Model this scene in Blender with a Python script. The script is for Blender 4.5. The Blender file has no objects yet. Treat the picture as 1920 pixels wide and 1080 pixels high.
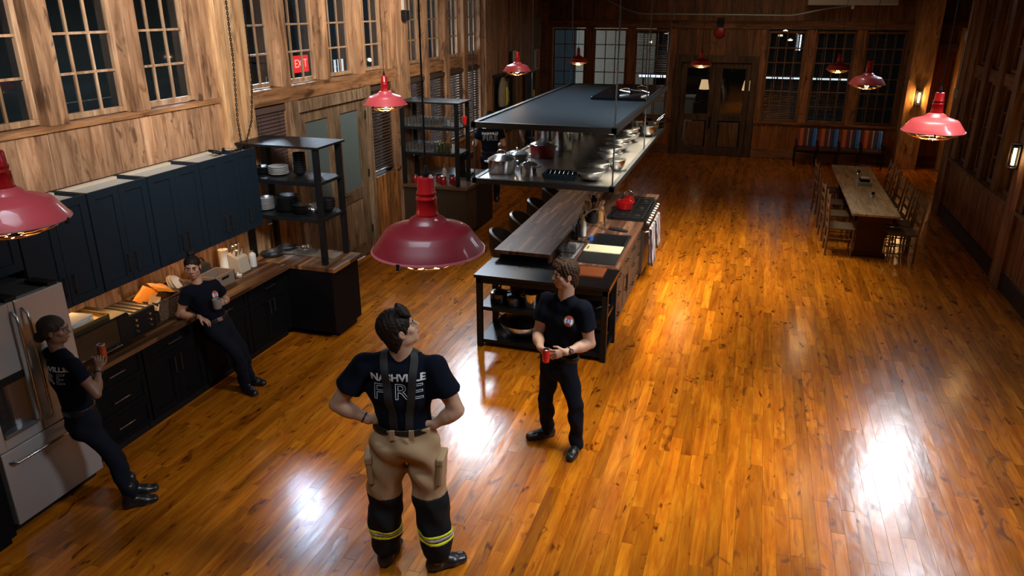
import bpy, bmesh, math, random
import numpy as np
from mathutils import Vector, Matrix, Euler
from mathutils.bvhtree import BVHTree
R_=math.radians
SC=bpy.context.scene
COL=SC.collection
# ---------------------------------------------------------------- camera, world, lights, exposure
cam=bpy.data.objects.new('camera',bpy.data.cameras.new('camera')); COL.objects.link(cam)
cam.location=(0,0,3.75); cam.rotation_euler=(R_(69.42),0,R_(17.571)); cam.data.lens=26.346; cam.data.sensor_width=36
cam.data.clip_end=200; SC.camera=cam
vs=SC.view_settings
vs.view_transform='Standard'; vs.look='None'; vs.exposure=-0.08; vs.gamma=1.0; vs.use_curve_mapping=False
SC.cycles.use_denoising=True
SC.cycles.max_bounces=7; SC.cycles.diffuse_bounces=3; SC.cycles.glossy_bounces=4; SC.cycles.transparent_max_bounces=14; SC.cycles.transmission_bounces=4
SC.cycles.caustics_reflective=False; SC.cycles.caustics_refractive=False; SC.cycles.sample_clamp_indirect=4
W=bpy.data.worlds.new('night_sky'); SC.world=W; W.use_nodes=True
W.node_tree.nodes['Background'].inputs[0].default_value=(.16,.24,.28,1); W.node_tree.nodes['Background'].inputs[1].default_value=.10
def area(name,loc,target,sx,sy,power,color,spread=180):
    l=bpy.data.lights.new(name,'AREA'); l.shape='RECTANGLE'; l.size=sx; l.size_y=sy; l.energy=power; l.color=color; l.spread=R_(spread)
    o=bpy.data.objects.new(name,l); COL.objects.link(o); o.location=loc
    o.rotation_euler=(Vector(target)-Vector(loc)).to_track_quat('-Z','Y').to_euler(); return o
COOL=(.80,.90,1.0); WARM=(1.0,.55,.20); NEUT=(1.0,.90,.78)
area('floor_key_near',(.35,6.0,5.5),(.25,6.0,0),1.2,4.2,56,(1,.91,.78),53)      # added key for the middle aisle floor, no opening in the ceiling
area('floor_key_mid',(-.15,11.4,5.5),(-.15,11.4,0),1.0,4.0,72,(1,.90,.74),56)  # second added key, brightens the floor farther along the aisle
area('lamp_top_fill',(-1.4,1.2,5.5),(-1.6,2.6,0),2.0,1.2,26,(.80,.90,1),80)  # added cool fill for the tops of the near pendants
area('key_side',(3.0,4.6,5.3),(-1.8,4.8,1.4),1.0,1.6,44,(.92,.95,1),60)
area('clerestory_right_near',(3.2,11.0,5.2),(1.36,5.0,0),.6,1.0,11,COOL,70)
area('clerestory_right_far',(3.3,14.2,5.2),(1.4,6.0,0),.75,2.0,24,COOL,60)
area('clerestory_left',(-5.5,14.2,5.2),(-2.3,6.1,0),.7,1.7,32,COOL,54)
area('hall_window_left',(-8.3,11.6,6.0),(-3.1,4.4,0),.9,1.2,48,COOL,38)
area('far_wall_fill',(-.2,16.6,5.4),(.2,20.8,1.2),2.5,.8,13,(1,.72,.45),84)  # added warm fill that lifts the far wall, no fixture there
area('wall_wash_near',(-2.4,3.6,5.5),(-5.7,6.6,4.0),2.0,1.6,185,(1,.92,.84),74)
area('wall_wash_mid',(-2.6,9.0,5.5),(-5.7,11.2,3.9),2.0,1.2,110,(1,.88,.74),74)
area('rack_top_fill',(-2.2,9.4,5.5),(-2.2,9.6,2.6),1.4,3.0,24,COOL,42)  # added cool fill on the rack canopy, ceiling is closed above it
area('island_fill',(1.0,6.2,5.5),(-1.75,9.5,.9),.8,1.2,46,(1,.94,.86),36)  # added key aimed under the rack to brighten the sink area
area('left_aisle_fill',(-3.5,7.6,5.5),(-3.6,8.0,0),.8,3.6,8,COOL,46)  # added cool fill for the left aisle pendants, no source overhead
area('daylight_outside',(-7.2,16.5,1.5),(-5.7,16.5,1.5),7.4,2.3,800,(.9,.96,1))
# ---------------------------------------------------------------- helpers
def tag(o,label=None,cat=None,group=None,kind=None):
    if label: o['label']=label
    if cat: o['category']=cat
    if group: o['group']=group
    if kind: o['kind']=kind
    return o
ROOT={}
def rootloc(o):
    v=Vector((0,0,0))
    while o is not None: v+=o.location; o=o.parent
    return v
def thing(name,label,cat,loc=(0,0,0),rz=0,group=None,kind=None):
    o=bpy.data.objects.new(name,None); COL.objects.link(o); o.empty_display_size=.1
    o.location=loc; o.rotation_euler=(0,0,rz); return tag(o,label,cat,group,kind)
class MB:
    def __init__(s): s.v=[]; s.f=[]; s.t=[]
    def add(s,vs,fs,tone=0.0):
        n=len(s.v); s.v+= [tuple(p) for p in vs]; s.f+=[tuple(i+n for i in f) for f in fs]; s.t+=[tone]*len(fs); return s
    def box(s,x0,x1,y0,y1,z0,z1,tone=0.0):
        if x0>x1:x0,x1=x1,x0
        if y0>y1:y0,y1=y1,y0
        if z0>z1:z0,z1=z1,z0
        return s.add([(x0,y0,z0),(x1,y0,z0),(x1,y1,z0),(x0,y1,z0),(x0,y0,z1),(x1,y0,z1),(x1,y1,z1),(x0,y1,z1)],
            [(0,3,2,1),(4,5,6,7),(0,1,5,4),(1,2,6,5),(2,3,7,6),(3,0,4,7)],tone)
    def obox(s,c,size,rot,tone=0.0):
        M=rot if isinstance(rot,Matrix) else Euler(rot).to_matrix()
        a,b,d=[q/2 for q in size]; c=Vector(c)
        P=[(-a,-b,-d),(a,-b,-d),(a,b,-d),(-a,b,-d),(-a,-b,d),(a,-b,d),(a,b,d),(-a,b,d)]
        return s.add([c+M@Vector(p) for p in P],[(0,3,2,1),(4,5,6,7),(0,1,5,4),(1,2,6,5),(2,3,7,6),(3,0,4,7)],tone)
    def tube(s,pts,r,n=8,cap=True,closed=False,tone=0.0):
        pts=[Vector(p) for p in pts]; m=len(pts); rr=r if isinstance(r,(list,tuple)) else [r]*m
        vs=[];up=None
        for i,p in enumerate(pts):
            if closed: d=pts[(i+1)%m]-pts[i-1]
            else: d=(pts[min(i+1,m-1)]-pts[max(i-1,0)])
            d.normalize()
            if up is None:
                up=Vector((0,0,1)) if abs(d.z)<.9 else Vector((0,1,0))
            a=d.cross(up)
            if a.length<1e-5: a=d.orthogonal()
            a.normalize(); b=a.cross(d).normalized(); up=b
            for k in range(n):
                t=2*math.pi*k/n; vs.append(p+(a*math.cos(t)+b*math.sin(t))*rr[i])
        fs=[]
        for i in range(m if closed else m-1):
            j=(i+1)%m
            for k in range(n):
                k2=(k+1)%n; fs.append((i*n+k,i*n+k2,j*n+k2,j*n+k))
        if cap and not closed:
            fs.append(tuple(range(n-1,-1,-1))); fs.append(tuple((m-1)*n+k for k in range(n)))
        return s.add(vs,fs,tone)
    def cyl(s,p0,p1,r0,r1=None,n=16,tone=0.0): return s.tube([p0,p1],[r0,r0 if r1 is None else r1],n,tone=tone)
    def lathe(s,prof,c=(0,0,0),n=24,sx=1,sy=1,rot=None,tone=0.0):
        c=Vector(c); vs=[]
        for r,z in prof:
            for k in range(n):
                t=2*math.pi*k/n; p=Vector((r*math.cos(t)*sx,r*math.sin(t)*sy,z))
                vs.append(c+(rot@p if rot else p))
        fs=[]; m=len(prof)
        for i in range(m-1):
            for k in range(n):
                k2=(k+1)%n; fs.append((i*n+k,i*n+k2,(i+1)*n+k2,(i+1)*n+k))
        if prof[0][0]>1e-4: fs.append(tuple(range(n-1,-1,-1)))
        if prof[-1][0]>1e-4: fs.append(tuple((m-1)*n+k for k in range(n)))
        return s.add(vs,fs,tone)
    def shell(s,prof,t,c=(0,0,0),n=24,**k):
        "open vessel: outside profile bottom to rim, inside offset by t"
        inner=[(max(r-t,.0005),z+ (t if i==0 else 0)) for i,(r,z) in enumerate(prof)][::-1]
        return s.lathe([(.0004,prof[0][1])]+list(prof)+inner+[(.0004,prof[0][1]+t)],c,n,**k)
    def build(s,name,mat,parent=None,smooth=None,bevel=0,world=True,loc=None):
        off=rootloc(parent) if (parent is not None and world) else Vector((0,0,0))
        if loc is not None: off=Vector(loc)
        me=bpy.data.meshes.new(name)
        me.from_pydata([(p[0]-off.x,p[1]-off.y,p[2]-off.z) for p in s.v],[],s.f)
        me.materials.append(mat)
        if any(s.t):
            a=me.attributes.new('tone','FLOAT','FACE'); a.data.foreach_set('value',s.t)
        if smooth is not None:
            me.polygons.foreach_set('use_smooth',[True]*len(me.polygons)); me.set_sharp_from_angle(angle=R_(smooth))
        o=bpy.data.objects.new(name,me); COL.objects.link(o)
        if parent is not None: o.parent=parent
        elif loc is not None: o.location=loc
        if bevel:
            b=o.modifiers.new('bevel','BEVEL'); b.width=bevel; b.segments=2; b.limit_method='ANGLE'; b.angle_limit=R_(40)
        return o
def M_(): return MB()
def dup(root,loc,rz=None,label=None,group=None):
    r=root.copy(); COL.objects.link(r); r.location=loc
    if rz is not None: r.rotation_euler=(0,0,rz)
    if label: r['label']=label
    if group: r['group']=group
    def rec(a,b):
        for ch in a.children:
            c=ch.copy(); COL.objects.link(c); c.parent=b; rec(ch,c)
    rec(root,r); return r
# ---------------------------------------------------------------- materials
MATS={}
def newmat(name):
    m=bpy.data.materials.new(name); m.use_nodes=True; nt=m.node_tree; b=nt.nodes['Principled BSDF']; return m,nt,b
def plain(name,col,rough=.5,metal=0.0,spec=.5,coat=0,emit=None,es=0,noise=0,nscale=20,bump=0):
    if name in MATS: return MATS[name]
    m,nt,b=newmat(name); b.inputs['Base Color'].default_value=(*col,1); b.inputs['Roughness'].default_value=rough
    b.inputs['Metallic'].default_value=metal; b.inputs['Specular IOR Level'].default_value=spec; b.inputs['Coat Weight'].default_value=coat
    if emit: b.inputs['Emission Color'].default_value=(*emit,1); b.inputs['Emission Strength'].default_value=es
    if noise or bump:
        tc=nt.nodes.new('ShaderNodeTexCoord'); n=nt.nodes.new('ShaderNodeTexNoise'); n.inputs['Scale'].default_value=nscale; n.inputs['Detail'].default_value=5
        nt.links.new(tc.outputs['Object'],n.inputs['Vector'])
        if noise:
            mr=nt.nodes.new('ShaderNodeMapRange'); mr.inputs[3].default_value=1-noise; mr.inputs[4].default_value=1+noise
            nt.links.new(n.outputs['Fac'],mr.inputs[0])
            mx=nt.nodes.new('ShaderNodeMix'); mx.data_type='RGBA'; mx.blend_type='MULTIPLY'; mx.inputs[0].default_value=1
            mx.inputs[6].default_value=(*col,1); nt.links.new(mr.outputs[0],mx.inputs[7]); nt.links.new(mx.outputs[2],b.inputs['Base Color'])
            mr2=nt.nodes.new('ShaderNodeMapRange'); mr2.inputs[3].default_value=max(0,rough-.1); mr2.inputs[4].default_value=min(1,rough+.12)
            nt.links.new(n.outputs['Fac'],mr2.inputs[0]); nt.links.new(mr2.outputs[0],b.inputs['Roughness'])
        if bump:
            bp=nt.nodes.new('ShaderNodeBump'); bp.inputs['Strength'].default_value=bump; bp.inputs['Distance'].default_value=.003
            nt.links.new(n.outputs['Fac'],bp.inputs['Height']); nt.links.new(bp.outputs['Normal'],b.inputs['Normal'])
    MATS[name]=m; return m
def wood(name,dark,mid,light,axis='Z',rough=.6,gs=1.0,knots=.6,toneamt=.5,coat=0,bump=.25,spec=.4,island=False,wave=0,kscale=5.0,blotch=.28,kr0=.12,kr1=.26,c0=.36,c1=.66):
    """grain runs along axis; every piece gets its own offset and tone"""
    if name in MATS: return MATS[name]
    m,nt,b=newmat(name); N=nt.nodes.new; L=nt.links.new
    tc=N('ShaderNodeTexCoord'); oi=N('ShaderNodeObjectInfo'); at=N('ShaderNodeAttribute'); at.attribute_name='tone'
    ad=N('ShaderNodeMath'); ad.operation='ADD'; L(oi.outputs['Random'],ad.inputs[0]); L(at.outputs['Fac'],ad.inputs[1])
    if island:
        ge=N('ShaderNodeNewGeometry'); a2=N('ShaderNodeMath'); a2.operation='ADD'; L(ad.outputs[0],a2.inputs[0]); L(ge.outputs['Random Per Island'],a2.inputs[1]); ad=a2
    fr=N('ShaderNodeMath'); fr.operation='FRACT'; L(ad.outputs[0],fr.inputs[0])
    mu=N('ShaderNodeMath'); mu.operation='MULTIPLY'; mu.inputs[1].default_value=53.0; L(fr.outputs[0],mu.inputs[0])
    va=N('ShaderNodeVectorMath'); va.operation='ADD'; L(tc.outputs['Object'],va.inputs[0]); L(mu.outputs[0],va.inputs[1])
    mp=N('ShaderNodeMapping'); s={'X':(.09,1,1),'Y':(1,.09,1),'Z':(1,1,.09)}[axis]; mp.inputs['Scale'].default_value=tuple(q*gs for q in s)
    L(va.outputs[0],mp.inputs['Vector'])
    n1=N('ShaderNodeTexNoise'); n1.inputs['Scale'].default_value=14; n1.inputs['Detail'].default_value=8; n1.inputs['Roughness'].default_value=.62; n1.inputs['Distortion'].default_value=.9
    L(mp.outputs[0],n1.inputs['Vector'])
    cr=N('ShaderNodeValToRGB'); e=cr.color_ramp.elements; e[0].position=c0; e[0].color=(*dark,1); e[1].position=c1; e[1].color=(*light,1)
    q=e.new(.5); q.color=(*mid,1); L(n1.outputs['Fac'],cr.inputs[0])
    # fine fibres
    n3=N('ShaderNodeTexNoise'); n3.inputs['Scale'].default_value=70; n3.inputs['Detail'].default_value=3; L(mp.outputs[0],n3.inputs['Vector'])
    # knots
    mk=N('ShaderNodeMapping'); s2={'X':(.45,1,1),'Y':(1,.45,1),'Z':(1,1,.45)}[axis]; mk.inputs['Scale'].default_value=s2; L(va.outputs[0],mk.inputs['Vector'])
    n2=N('ShaderNodeTexNoise'); n2.inputs['Scale'].default_value=6; n2.inputs['Detail'].default_value=4; n2.inputs['Distortion'].default_value=1.5; L(mk.outputs[0],n2.inputs['Vector'])
    mr=N('ShaderNodeMapRange'); mr.inputs[1].default_value=.60; mr.inputs[2].default_value=.74; mr.inputs[3].default_value=0; mr.inputs[4].default_value=knots; L(n2.outputs['Fac'],mr.inputs[0])
    vo=N('ShaderNodeTexVoronoi'); vo.inputs['Scale'].default_value=kscale; mk2=N('ShaderNodeMapping'); mk2.inputs['Scale'].default_value={'X':(.35,1,1),'Y':(1,.35,1),'Z':(1,1,.35)}[axis]; L(va.outputs[0],mk2.inputs['Vector'])
    wob=N('ShaderNodeVectorMath'); wob.operation='MULTIPLY_ADD'; wob.inputs[1].default_value=(.25,.25,.25); L(n2.outputs['Color'],wob.inputs[0]); L(mk2.outputs[0],wob.inputs[2]); L(wob.outputs[0],vo.inputs['Vector'])
    kr=N('ShaderNodeMapRange'); kr.inputs[1].default_value=kr0; kr.inputs[2].default_value=kr1; kr.inputs[3].default_value=min(1,knots*1.15); kr.inputs[4].default_value=0; L(vo.outputs['Distance'],kr.inputs[0])
    kmx=N('ShaderNodeMath'); kmx.operation='MAXIMUM'; L(mr.outputs[0],kmx.inputs[0]); L(kr.outputs[0],kmx.inputs[1])
    mx=N('ShaderNodeMix'); mx.data_type='RGBA'; L(kmx.outputs[0],mx.inputs[0]); L(cr.outputs[0],mx.inputs[6]); mx.inputs[7].default_value=(dark[0]*.35,dark[1]*.3,dark[2]*.3,1)
    # piece tone
    mt=N('ShaderNodeMapRange'); mt.inputs[3].default_value=1-toneamt; mt.inputs[4].default_value=1+toneamt*.7; L(fr.outputs[0],mt.inputs[0])
    mf=N('ShaderNodeMapRange'); mf.inputs[3].default_value=.8; mf.inputs[4].default_value=1.2; L(n3.outputs['Fac'],mf.inputs[0])
    mm0=N('ShaderNodeMath'); mm0.operation='MULTIPLY'; L(mt.outputs[0],mm0.inputs[0]); L(mf.outputs[0],mm0.inputs[1])
    nb_=N('ShaderNodeTexNoise'); nb_.inputs['Scale'].default_value=3.2; nb_.inputs['Detail'].default_value=4; L(mk.outputs[0],nb_.inputs['Vector'])
    mb_=N('ShaderNodeMapRange'); mb_.inputs[1].default_value=.3; mb_.inputs[2].default_value=.7; mb_.inputs[3].default_value=1-blotch; mb_.inputs[4].default_value=1+blotch*.6; L(nb_.outputs['Fac'],mb_.inputs[0])
    mm=N('ShaderNodeMath'); mm.operation='MULTIPLY'; L(mm0.outputs[0],mm.inputs[0]); L(mb_.outputs[0],mm.inputs[1])
    m2=N('ShaderNodeMix'); m2.data_type='RGBA'; m2.blend_type='MULTIPLY'; m2.inputs[0].default_value=1; L(mx.outputs[2],m2.inputs[6]); L(mm.outputs[0],m2.inputs[7])
    L(m2.outputs[2],b.inputs['Base Color'])
    rr=N('ShaderNodeMapRange'); rr.inputs[3].default_value=max(.03,rough-.06); rr.inputs[4].default_value=rough+.08; L(n2.outputs['Fac'],rr.inputs[0]); L(rr.outputs[0],b.inputs['Roughness'])
    b.inputs['Specular IOR Level'].default_value=spec; b.inputs['Coat Weight'].default_value=coat; b.inputs['Coat Roughness'].default_value=.12
    if bump:
        bp=N('ShaderNodeBump'); bp.inputs['Strength'].default_value=bump; bp.inputs['Distance'].default_value=.002; L(n1.outputs['Fac'],bp.inputs['Height'])
        if wave:
            n4=N('ShaderNodeTexNoise'); n4.inputs['Scale'].default_value=9; n4.inputs['Detail'].default_value=2; L(mk.outputs[0],n4.inputs['Vector'])
            b2=N('ShaderNodeBump'); b2.inputs['Strength'].default_value=wave; b2.inputs['Distance'].default_value=.01; L(n4.outputs['Fac'],b2.inputs['Height']); L(bp.outputs['Normal'],b2.inputs['Normal']); bp=b2
        L(bp.outputs['Normal'],b.inputs['Normal'])
    MATS[name]=m; return m
def glass(name,tint=(.9,.95,1),clear=.9,rough=.02,base=.045):
    if name in MATS: return MATS[name]
    m=bpy.data.materials.new(name); m.use_nodes=True; nt=m.node_tree; nt.nodes.remove(nt.nodes['Principled BSDF']); out=nt.nodes['Material Output']
    t=nt.nodes.new('ShaderNodeBsdfTransparent'); t.inputs[0].default_value=(*[c*clear for c in tint],1)
    g=nt.nodes.new('ShaderNodeBsdfGlossy'); g.inputs['Roughness'].default_value=rough
    lw=nt.nodes.new('ShaderNodeLayerWeight'); lw.inputs[0].default_value=.5; pw=nt.nodes.new('ShaderNodeMath'); pw.operation='POWER'; pw.inputs[1].default_value=4.5; nt.links.new(lw.outputs['Facing'],pw.inputs[0])
    fr=nt.nodes.new('ShaderNodeMath'); fr.operation='MULTIPLY_ADD'; fr.inputs[1].default_value=.9; fr.inputs[2].default_value=base; nt.links.new(pw.outputs[0],fr.inputs[0])
    mx=nt.nodes.new('ShaderNodeMixShader'); nt.links.new(fr.outputs[0],mx.inputs[0]); nt.links.new(t.outputs[0],mx.inputs[1]); nt.links.new(g.outputs[0],mx.inputs[2]); nt.links.new(mx.outputs[0],out.inputs[0])
    MATS[name]=m; return m
PINE=wood('pine_board',(.20,.10,.050),(.34,.19,.105),(.44,.27,.16),'Z',rough=.6,knots=.65,toneamt=.32,gs=1.3,kscale=6.0)
PINEY=wood('pine_beam',(.13,.055,.022),(.27,.13,.055),(.40,.21,.10),'Y',rough=.6,knots=.7,toneamt=.2,gs=1.0)
PINEX=wood('pine_beam_cross',(.10,.036,.014),(.20,.08,.03),(.30,.13,.05),'X',rough=.55,knots=.6,toneamt=.25,gs=1.0)
POST=wood('pine_post',(.17,.085,.042),(.33,.18,.095),(.46,.28,.16),'Z',rough=.6,knots=.7,toneamt=.2,gs=.9,kscale=5.2)
WARMW=wood('warm_board',(.16,.055,.015),(.32,.13,.038),(.44,.20,.065),'Z',rough=.5,knots=.7,toneamt=.4,gs=1.2)
GREYW=wood('weathered_board',(.11,.065,.035),(.20,.13,.075),(.30,.21,.13),'Z',rough=.75,knots=.6,toneamt=.25,gs=1.2)
DARKW=wood('dark_stained_board',(.05,.02,.010),(.10,.042,.018),(.16,.07,.03),'Z',rough=.5,knots=.5,toneamt=.4,gs=1.0)
FLOORM=wood('varnished_floor_board',(.28,.064,.003),(.45,.132,.006),(.60,.218,.012),'Y',rough=.20,gs=1.0,knots=.95,kscale=6.5,kr0=.06,kr1=.20,toneamt=.30,coat=.0,bump=.2,spec=.5,wave=.22,c0=.28,c1=.72,blotch=.2)
STEELB=plain('black_steel',(.009,.011,.014),.42,0.3,spec=.35,noise=.15,nscale=8)
BLK=plain('matte_black',(.006,.006,.007),.55,spec=.3)
NAVY=plain('navy_lacquer',(.006,.014,.024),.5,spec=.22,noise=.06,nscale=3)
CHROME=plain('polished_steel',(.78,.79,.80),.19,1.0)
BRUSH=plain('brushed_steel',(.55,.54,.53),.27,1.0,noise=.06,nscale=4)
CLEAR=glass('clear_pane')
WHITE=plain('white_enamel',(.75,.74,.70),.35)
SHELL=plain('plaster_shell',(.02,.018,.016),.9)
# ---------------------------------------------------------------- room shell
rnd=random.Random(7)
X0,X1=-5.7,3.6; YF=20.85; ZC=5.6
fl=thing('floor','glossy amber varnished plank floor with dark knots','floor',kind='structure')
M_().box(X0-.2,6.4,-2.2,YF+.2,-.12,-.012).build('subfloor',BLK,fl)
planks=[]
PW=.1
nx=int((5.6-X0)/PW)
for i in range(nx+1):
    x=X0+i*PW; y=-2+rnd.random()*1.2
    while y<YF:
        l=rnd.choice((.45,.7,.95,1.2,1.5,1.9,2.3,2.6)); y1=min(y+l,YF)
        if not (x>3.62 and y1<16.2): planks.append((x,y,y1,rnd.random()*.998+.001))
        y=y1
def vis(p):
    x,y0,y1,_=p; d=math.hypot(x,y0+.3)
    inview = y1>3.5 and y0<9.2 and -4.95<x<3.0 and x<.35*y1+.9 and x>-.92*y1-.9
    hid = (-2.85<x<-1.3 and y0>7.4)
    return inview and not hid
front=sorted([p for p in planks if vis(p)],key=lambda p:p[1]-(p[2]-p[1])*.4)
front=front[:296]; fs=set(id(p) for p in front)
for p in front:
    x,y0,y1,t=p
    dz=rnd.uniform(-.0004,.0004)
    M_().box(x+.0007,x+PW-.0007,y0+.0009,y1-.0009,-.012,dz,tone=t).build('plank',FLOORM,fl)
mb=M_()
for p in planks:
    if id(p) in fs: continue
    x,y0,y1,t=p; mb.box(x+.0007,x+PW-.0007,y0+.0009,y1-.0009,-.012,rnd.uniform(-.0004,.0004),tone=t)
tag(mb.build('distant_planks',FLOORM,fl),kind='stuff')
tag(M_().box(X0-.2,6.4,-2.2,YF+.2,ZC,ZC+.15).build('ceiling',SHELL),'dark unlit ceiling high above the hall','ceiling',kind='structure')
tag(M_().box(X0-.2,6.4,-2.35,-2.2,0,ZC).build('wall_near',SHELL),'dark wall behind the camera position','wall',kind='structure')
# ---- left wall: posts every .98 m, big posts between bays
WT=.2
def wallpiece(mb_,x,side,y0,y1,z0,z1,t=0): # solid filling from x outward
    return mb_.box(x,x+side*WT,y0,y1,z0,z1,tone=t)
def boards_along_y(parent,mat,x,side,y0,y1,z0,z1,w,single,th=.02,r=rnd,name='board'):
    y=y0; mb=M_(); k=0
    while y<y1-.01:
        ww=min(w*r.uniform(.8,1.2),y1-y)
        if y1-y-ww<.04: ww=y1-y
        xx=x+side*.02+ -side*(th+r.uniform(-.003,.003))
        if single: M_().box(x+side*.03,xx,y+.0015,y+ww-.0015,z0,z1).build(name,mat,parent)
        else: mb.box(x+side*.03,xx,y+.0015,y+ww-.0015,z0,z1,tone=r.random()*.99+.005)
        y+=ww
    if not single: tag(mb.build(name+'s_far',mat,parent),kind='stuff')
def boards_along_x(parent,mat,y,x0,x1,z0,z1,w,single,th=.02,r=rnd,name='board'):
    x=x0; mb=M_()
    while x<x1-.01:
        ww=min(w*r.uniform(.85,1.15),x1-x)
        if x1-x-ww<.03: ww=x1-x
        yy=y-th-r.uniform(-.003,.003)
        if single: M_().box(x+.0015,x+ww-.0015,yy,y+.01,z0,z1).build(name,mat,parent)
        else: mb.box(x+.0015,x+ww-.0015,yy,y+.01,z0,z1,tone=r.random()*.99+.005)
        x+=ww
    if not single: tag(mb.build(name+'s_far',mat,parent),kind='stuff')
OPEN1=[(2.21,3.01),(3.20,4.00),(4.19,4.98),(5.18,5.97),(6.15,6.94)]
OPEN2=[(7.72,8.42),(8.62,9.42),(9.60,10.40),(10.62,11.42)]
OPEN3=[(12.08,12.86),(13.04,13.82),(14.02,14.80),(15.00,15.76)]
wl=thing('wall_left','sunlit pine plank and post wall with two tiers of windows','wall',kind='structure')
SG=-1; x=X0
# upper tier solid around openings
def tier(parent,x,side,opens,ya,yb,z0,z1,postmat,bigpost,single=True,proud=.0,revealmat=None):
    "posts between openings"
    edges=[ya]+[e for o in opens for e in o]+[yb]
    for i in range(0,len(edges),2):
        a,b=edges[i],edges[i+1]
        if b-a<.02: continue
        M_().box(x-side*proud,x+side*WT,a,b,z0,z1).build('post',postmat,parent,bevel=.006)
mbk=M_()
# backing shells beyond/below
mbk.box(X0-WT,X0-.02,-2.2,7.17,0,2.72); mbk.box(X0-WT,X0-.02,-2.2,7.17,4.62,ZC); mbk.box(X0-WT,X0-.02,-2.2,2.2,2.7,4.7)
mbk.box(X0-WT,X0-.02,7.17,16.2,4.62,ZC); mbk.box(X0-WT,X0-.02,16.2,YF,0,ZC)
mbk.box(X0-WT,X0-.02,7.17,7.66,0,1.2)
mbk.box(X0-WT,X0-.02,10.63,16.2,0,1.16)
mbk.build('backing',SHELL,wl)
boards_along_y(wl,PINE,X0,SG,3.0,7.17,.90,2.745,.155,True)
M_().box(X0-WT,X0+.02,2.0,7.17,2.745,2.79).build('sill_cap',PINEY,wl,bevel=.004)
tier(wl,X0,SG,OPEN1,2.0,7.17,2.79,4.62,POST,0)
M_().box(X0-WT,X0+.09,7.17,7.68,0,ZC).build('corner_post',wood('fresh_pine_post',(.28,.14,.06),(.50,.29,.14),(.66,.43,.24),'Z',rough=.6,knots=.5,toneamt=.05,gs=.8),wl,bevel=.01)
M_().box(X0-WT,X0+.01,7.68,11.6,2.61,2.80).build('mid_beam',PINEY,wl,bevel=.006)
tier(wl,X0,SG,OPEN2,7.68,11.6,2.80,4.62,POST,0)
M_().box(X0-WT,X0+.07,11.6,12.05,0,ZC).build('big_post',POST,wl,bevel=.01)
for a,b in OPEN3: M_().box(X0-WT,X0-.04,a,b,2.61,2.80).build('mid_beam',PINEY,wl,bevel=.005)
edges=[12.05]+[e for o in OPEN3 for e in o]+[15.85]
for i in range(0,len(edges),2):
    if edges[i+1]-edges[i]>.05: M_().box(X0-WT,X0,edges[i],edges[i+1],1.16,4.62).build('post',POST,wl,bevel=.006)
boards_along_y(wl,WARMW,X0,SG,10.63,15.85,.0,1.16,.15,True)
M_().box(X0-WT,X0+.04,11.5,15.9,1.16,1.20).build('lower_sill',PINEY,wl)
M_().box(X0-WT,X0+.1,15.85,16.25,0,ZC).build('big_post',POST,wl,bevel=.01)
boards_along_y(wl,PINE,X0,SG,16.25,20.7,0,ZC,.16,True)
M_().box(X0,X0+.16,20.62,20.85,0,ZC).build('end_post',PINEX,wl,bevel=.008)
boards_along_y(wl,WARMW,X0,SG,7.68,8.50,.0,1.16,.15,True)
for a,b in ((7.66,7.72),(8.44,8.5),(10.63,10.72),(11.45,11.6)): M_().box(X0-WT,X0,a,b,1.16,2.61).build('post',POST,wl)
# ---- windows
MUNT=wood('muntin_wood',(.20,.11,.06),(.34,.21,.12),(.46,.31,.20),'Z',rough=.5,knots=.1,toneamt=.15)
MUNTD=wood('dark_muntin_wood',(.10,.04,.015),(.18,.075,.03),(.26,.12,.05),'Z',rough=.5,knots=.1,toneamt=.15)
WN=[0]
def window_y(label,xg,side,y0,y1,z0,z1,cols,rows,mat,pane_mat=CLEAR,single=True,depth=.05,fw=.05):
    "window in a wall of constant x; glass plane xg; side = outward sign"
    WN[0]+=1
    w=thing('window_%d'%WN[0],label,'window',loc=(xg,(y0+y1)/2,z0),kind='structure')
    a,b=xg-side*depth*.6,xg+side*depth*.4
    m=M_(); m.box(a,b,y0,y1,z0,z0+fw); m.box(a,b,y0,y1,z1-fw,z1); m.box(a,b,y0,y0+fw,z0+fw,z1-fw); m.box(a,b,y1-fw,y1,z0+fw,z1-fw)
    m.build('frame',mat,w,bevel=.004)
    iy0,iy1,iz0,iz1=y0+fw,y1-fw,z0+fw,z1-fw; mw=.011
    c,d=xg-side*.014,xg+side*.01
    for i in range(1,cols):
        yy=iy0+(iy1-iy0)*i/cols; M_().box(c,d,yy-mw,yy+mw,iz0,iz1).build('muntin',mat,w)
    for j in range(1,rows):
        zz=iz0+(iz1-iz0)*j/rows; M_().box(c-side*.0005,d,iy0,iy1,zz-mw,zz+mw).build('muntin',mat,w)
    pw,ph=(iy1-iy0)/cols,(iz1-iz0)/rows
    base=M_().box(-.002,.002,-pw/2+mw,pw/2-mw,-ph/2+mw,ph/2-mw)
    o=None
    for i in range(cols):
        for j in range(rows):
            lc=(side*.002,iy0+pw*(i+.5)-(y0+y1)/2,iz0+ph*(j+.5)-z0)
            if o is None: o=base.build('pane',pane_mat,w,world=False)
            else: o=o.copy(); COL.objects.link(o)
            o.location=lc
    return w
for i,(a,b) in enumerate(OPEN1[1:]):
    window_y(['tall window of the near left wall, cut off at the frame edge','leftmost fully seen tall window above the navy cabinets','tall window above the cabinets reflecting a red lamp','tall window just left of the fresh pine corner post'][i],X0-.15,SG,a,b,2.80,4.60,3,5,MUNT)
for i,(a,b) in enumerate(OPEN2):
    window_y(['upper window just right of the hanging chain','upper window with the red exit sign seen through it','upper window over the old double door, bright strip at its jamb','upper window left of the second big post'][i],X0-.15,SG,a,b,2.81,4.60,3,5,MUNT)
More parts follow.
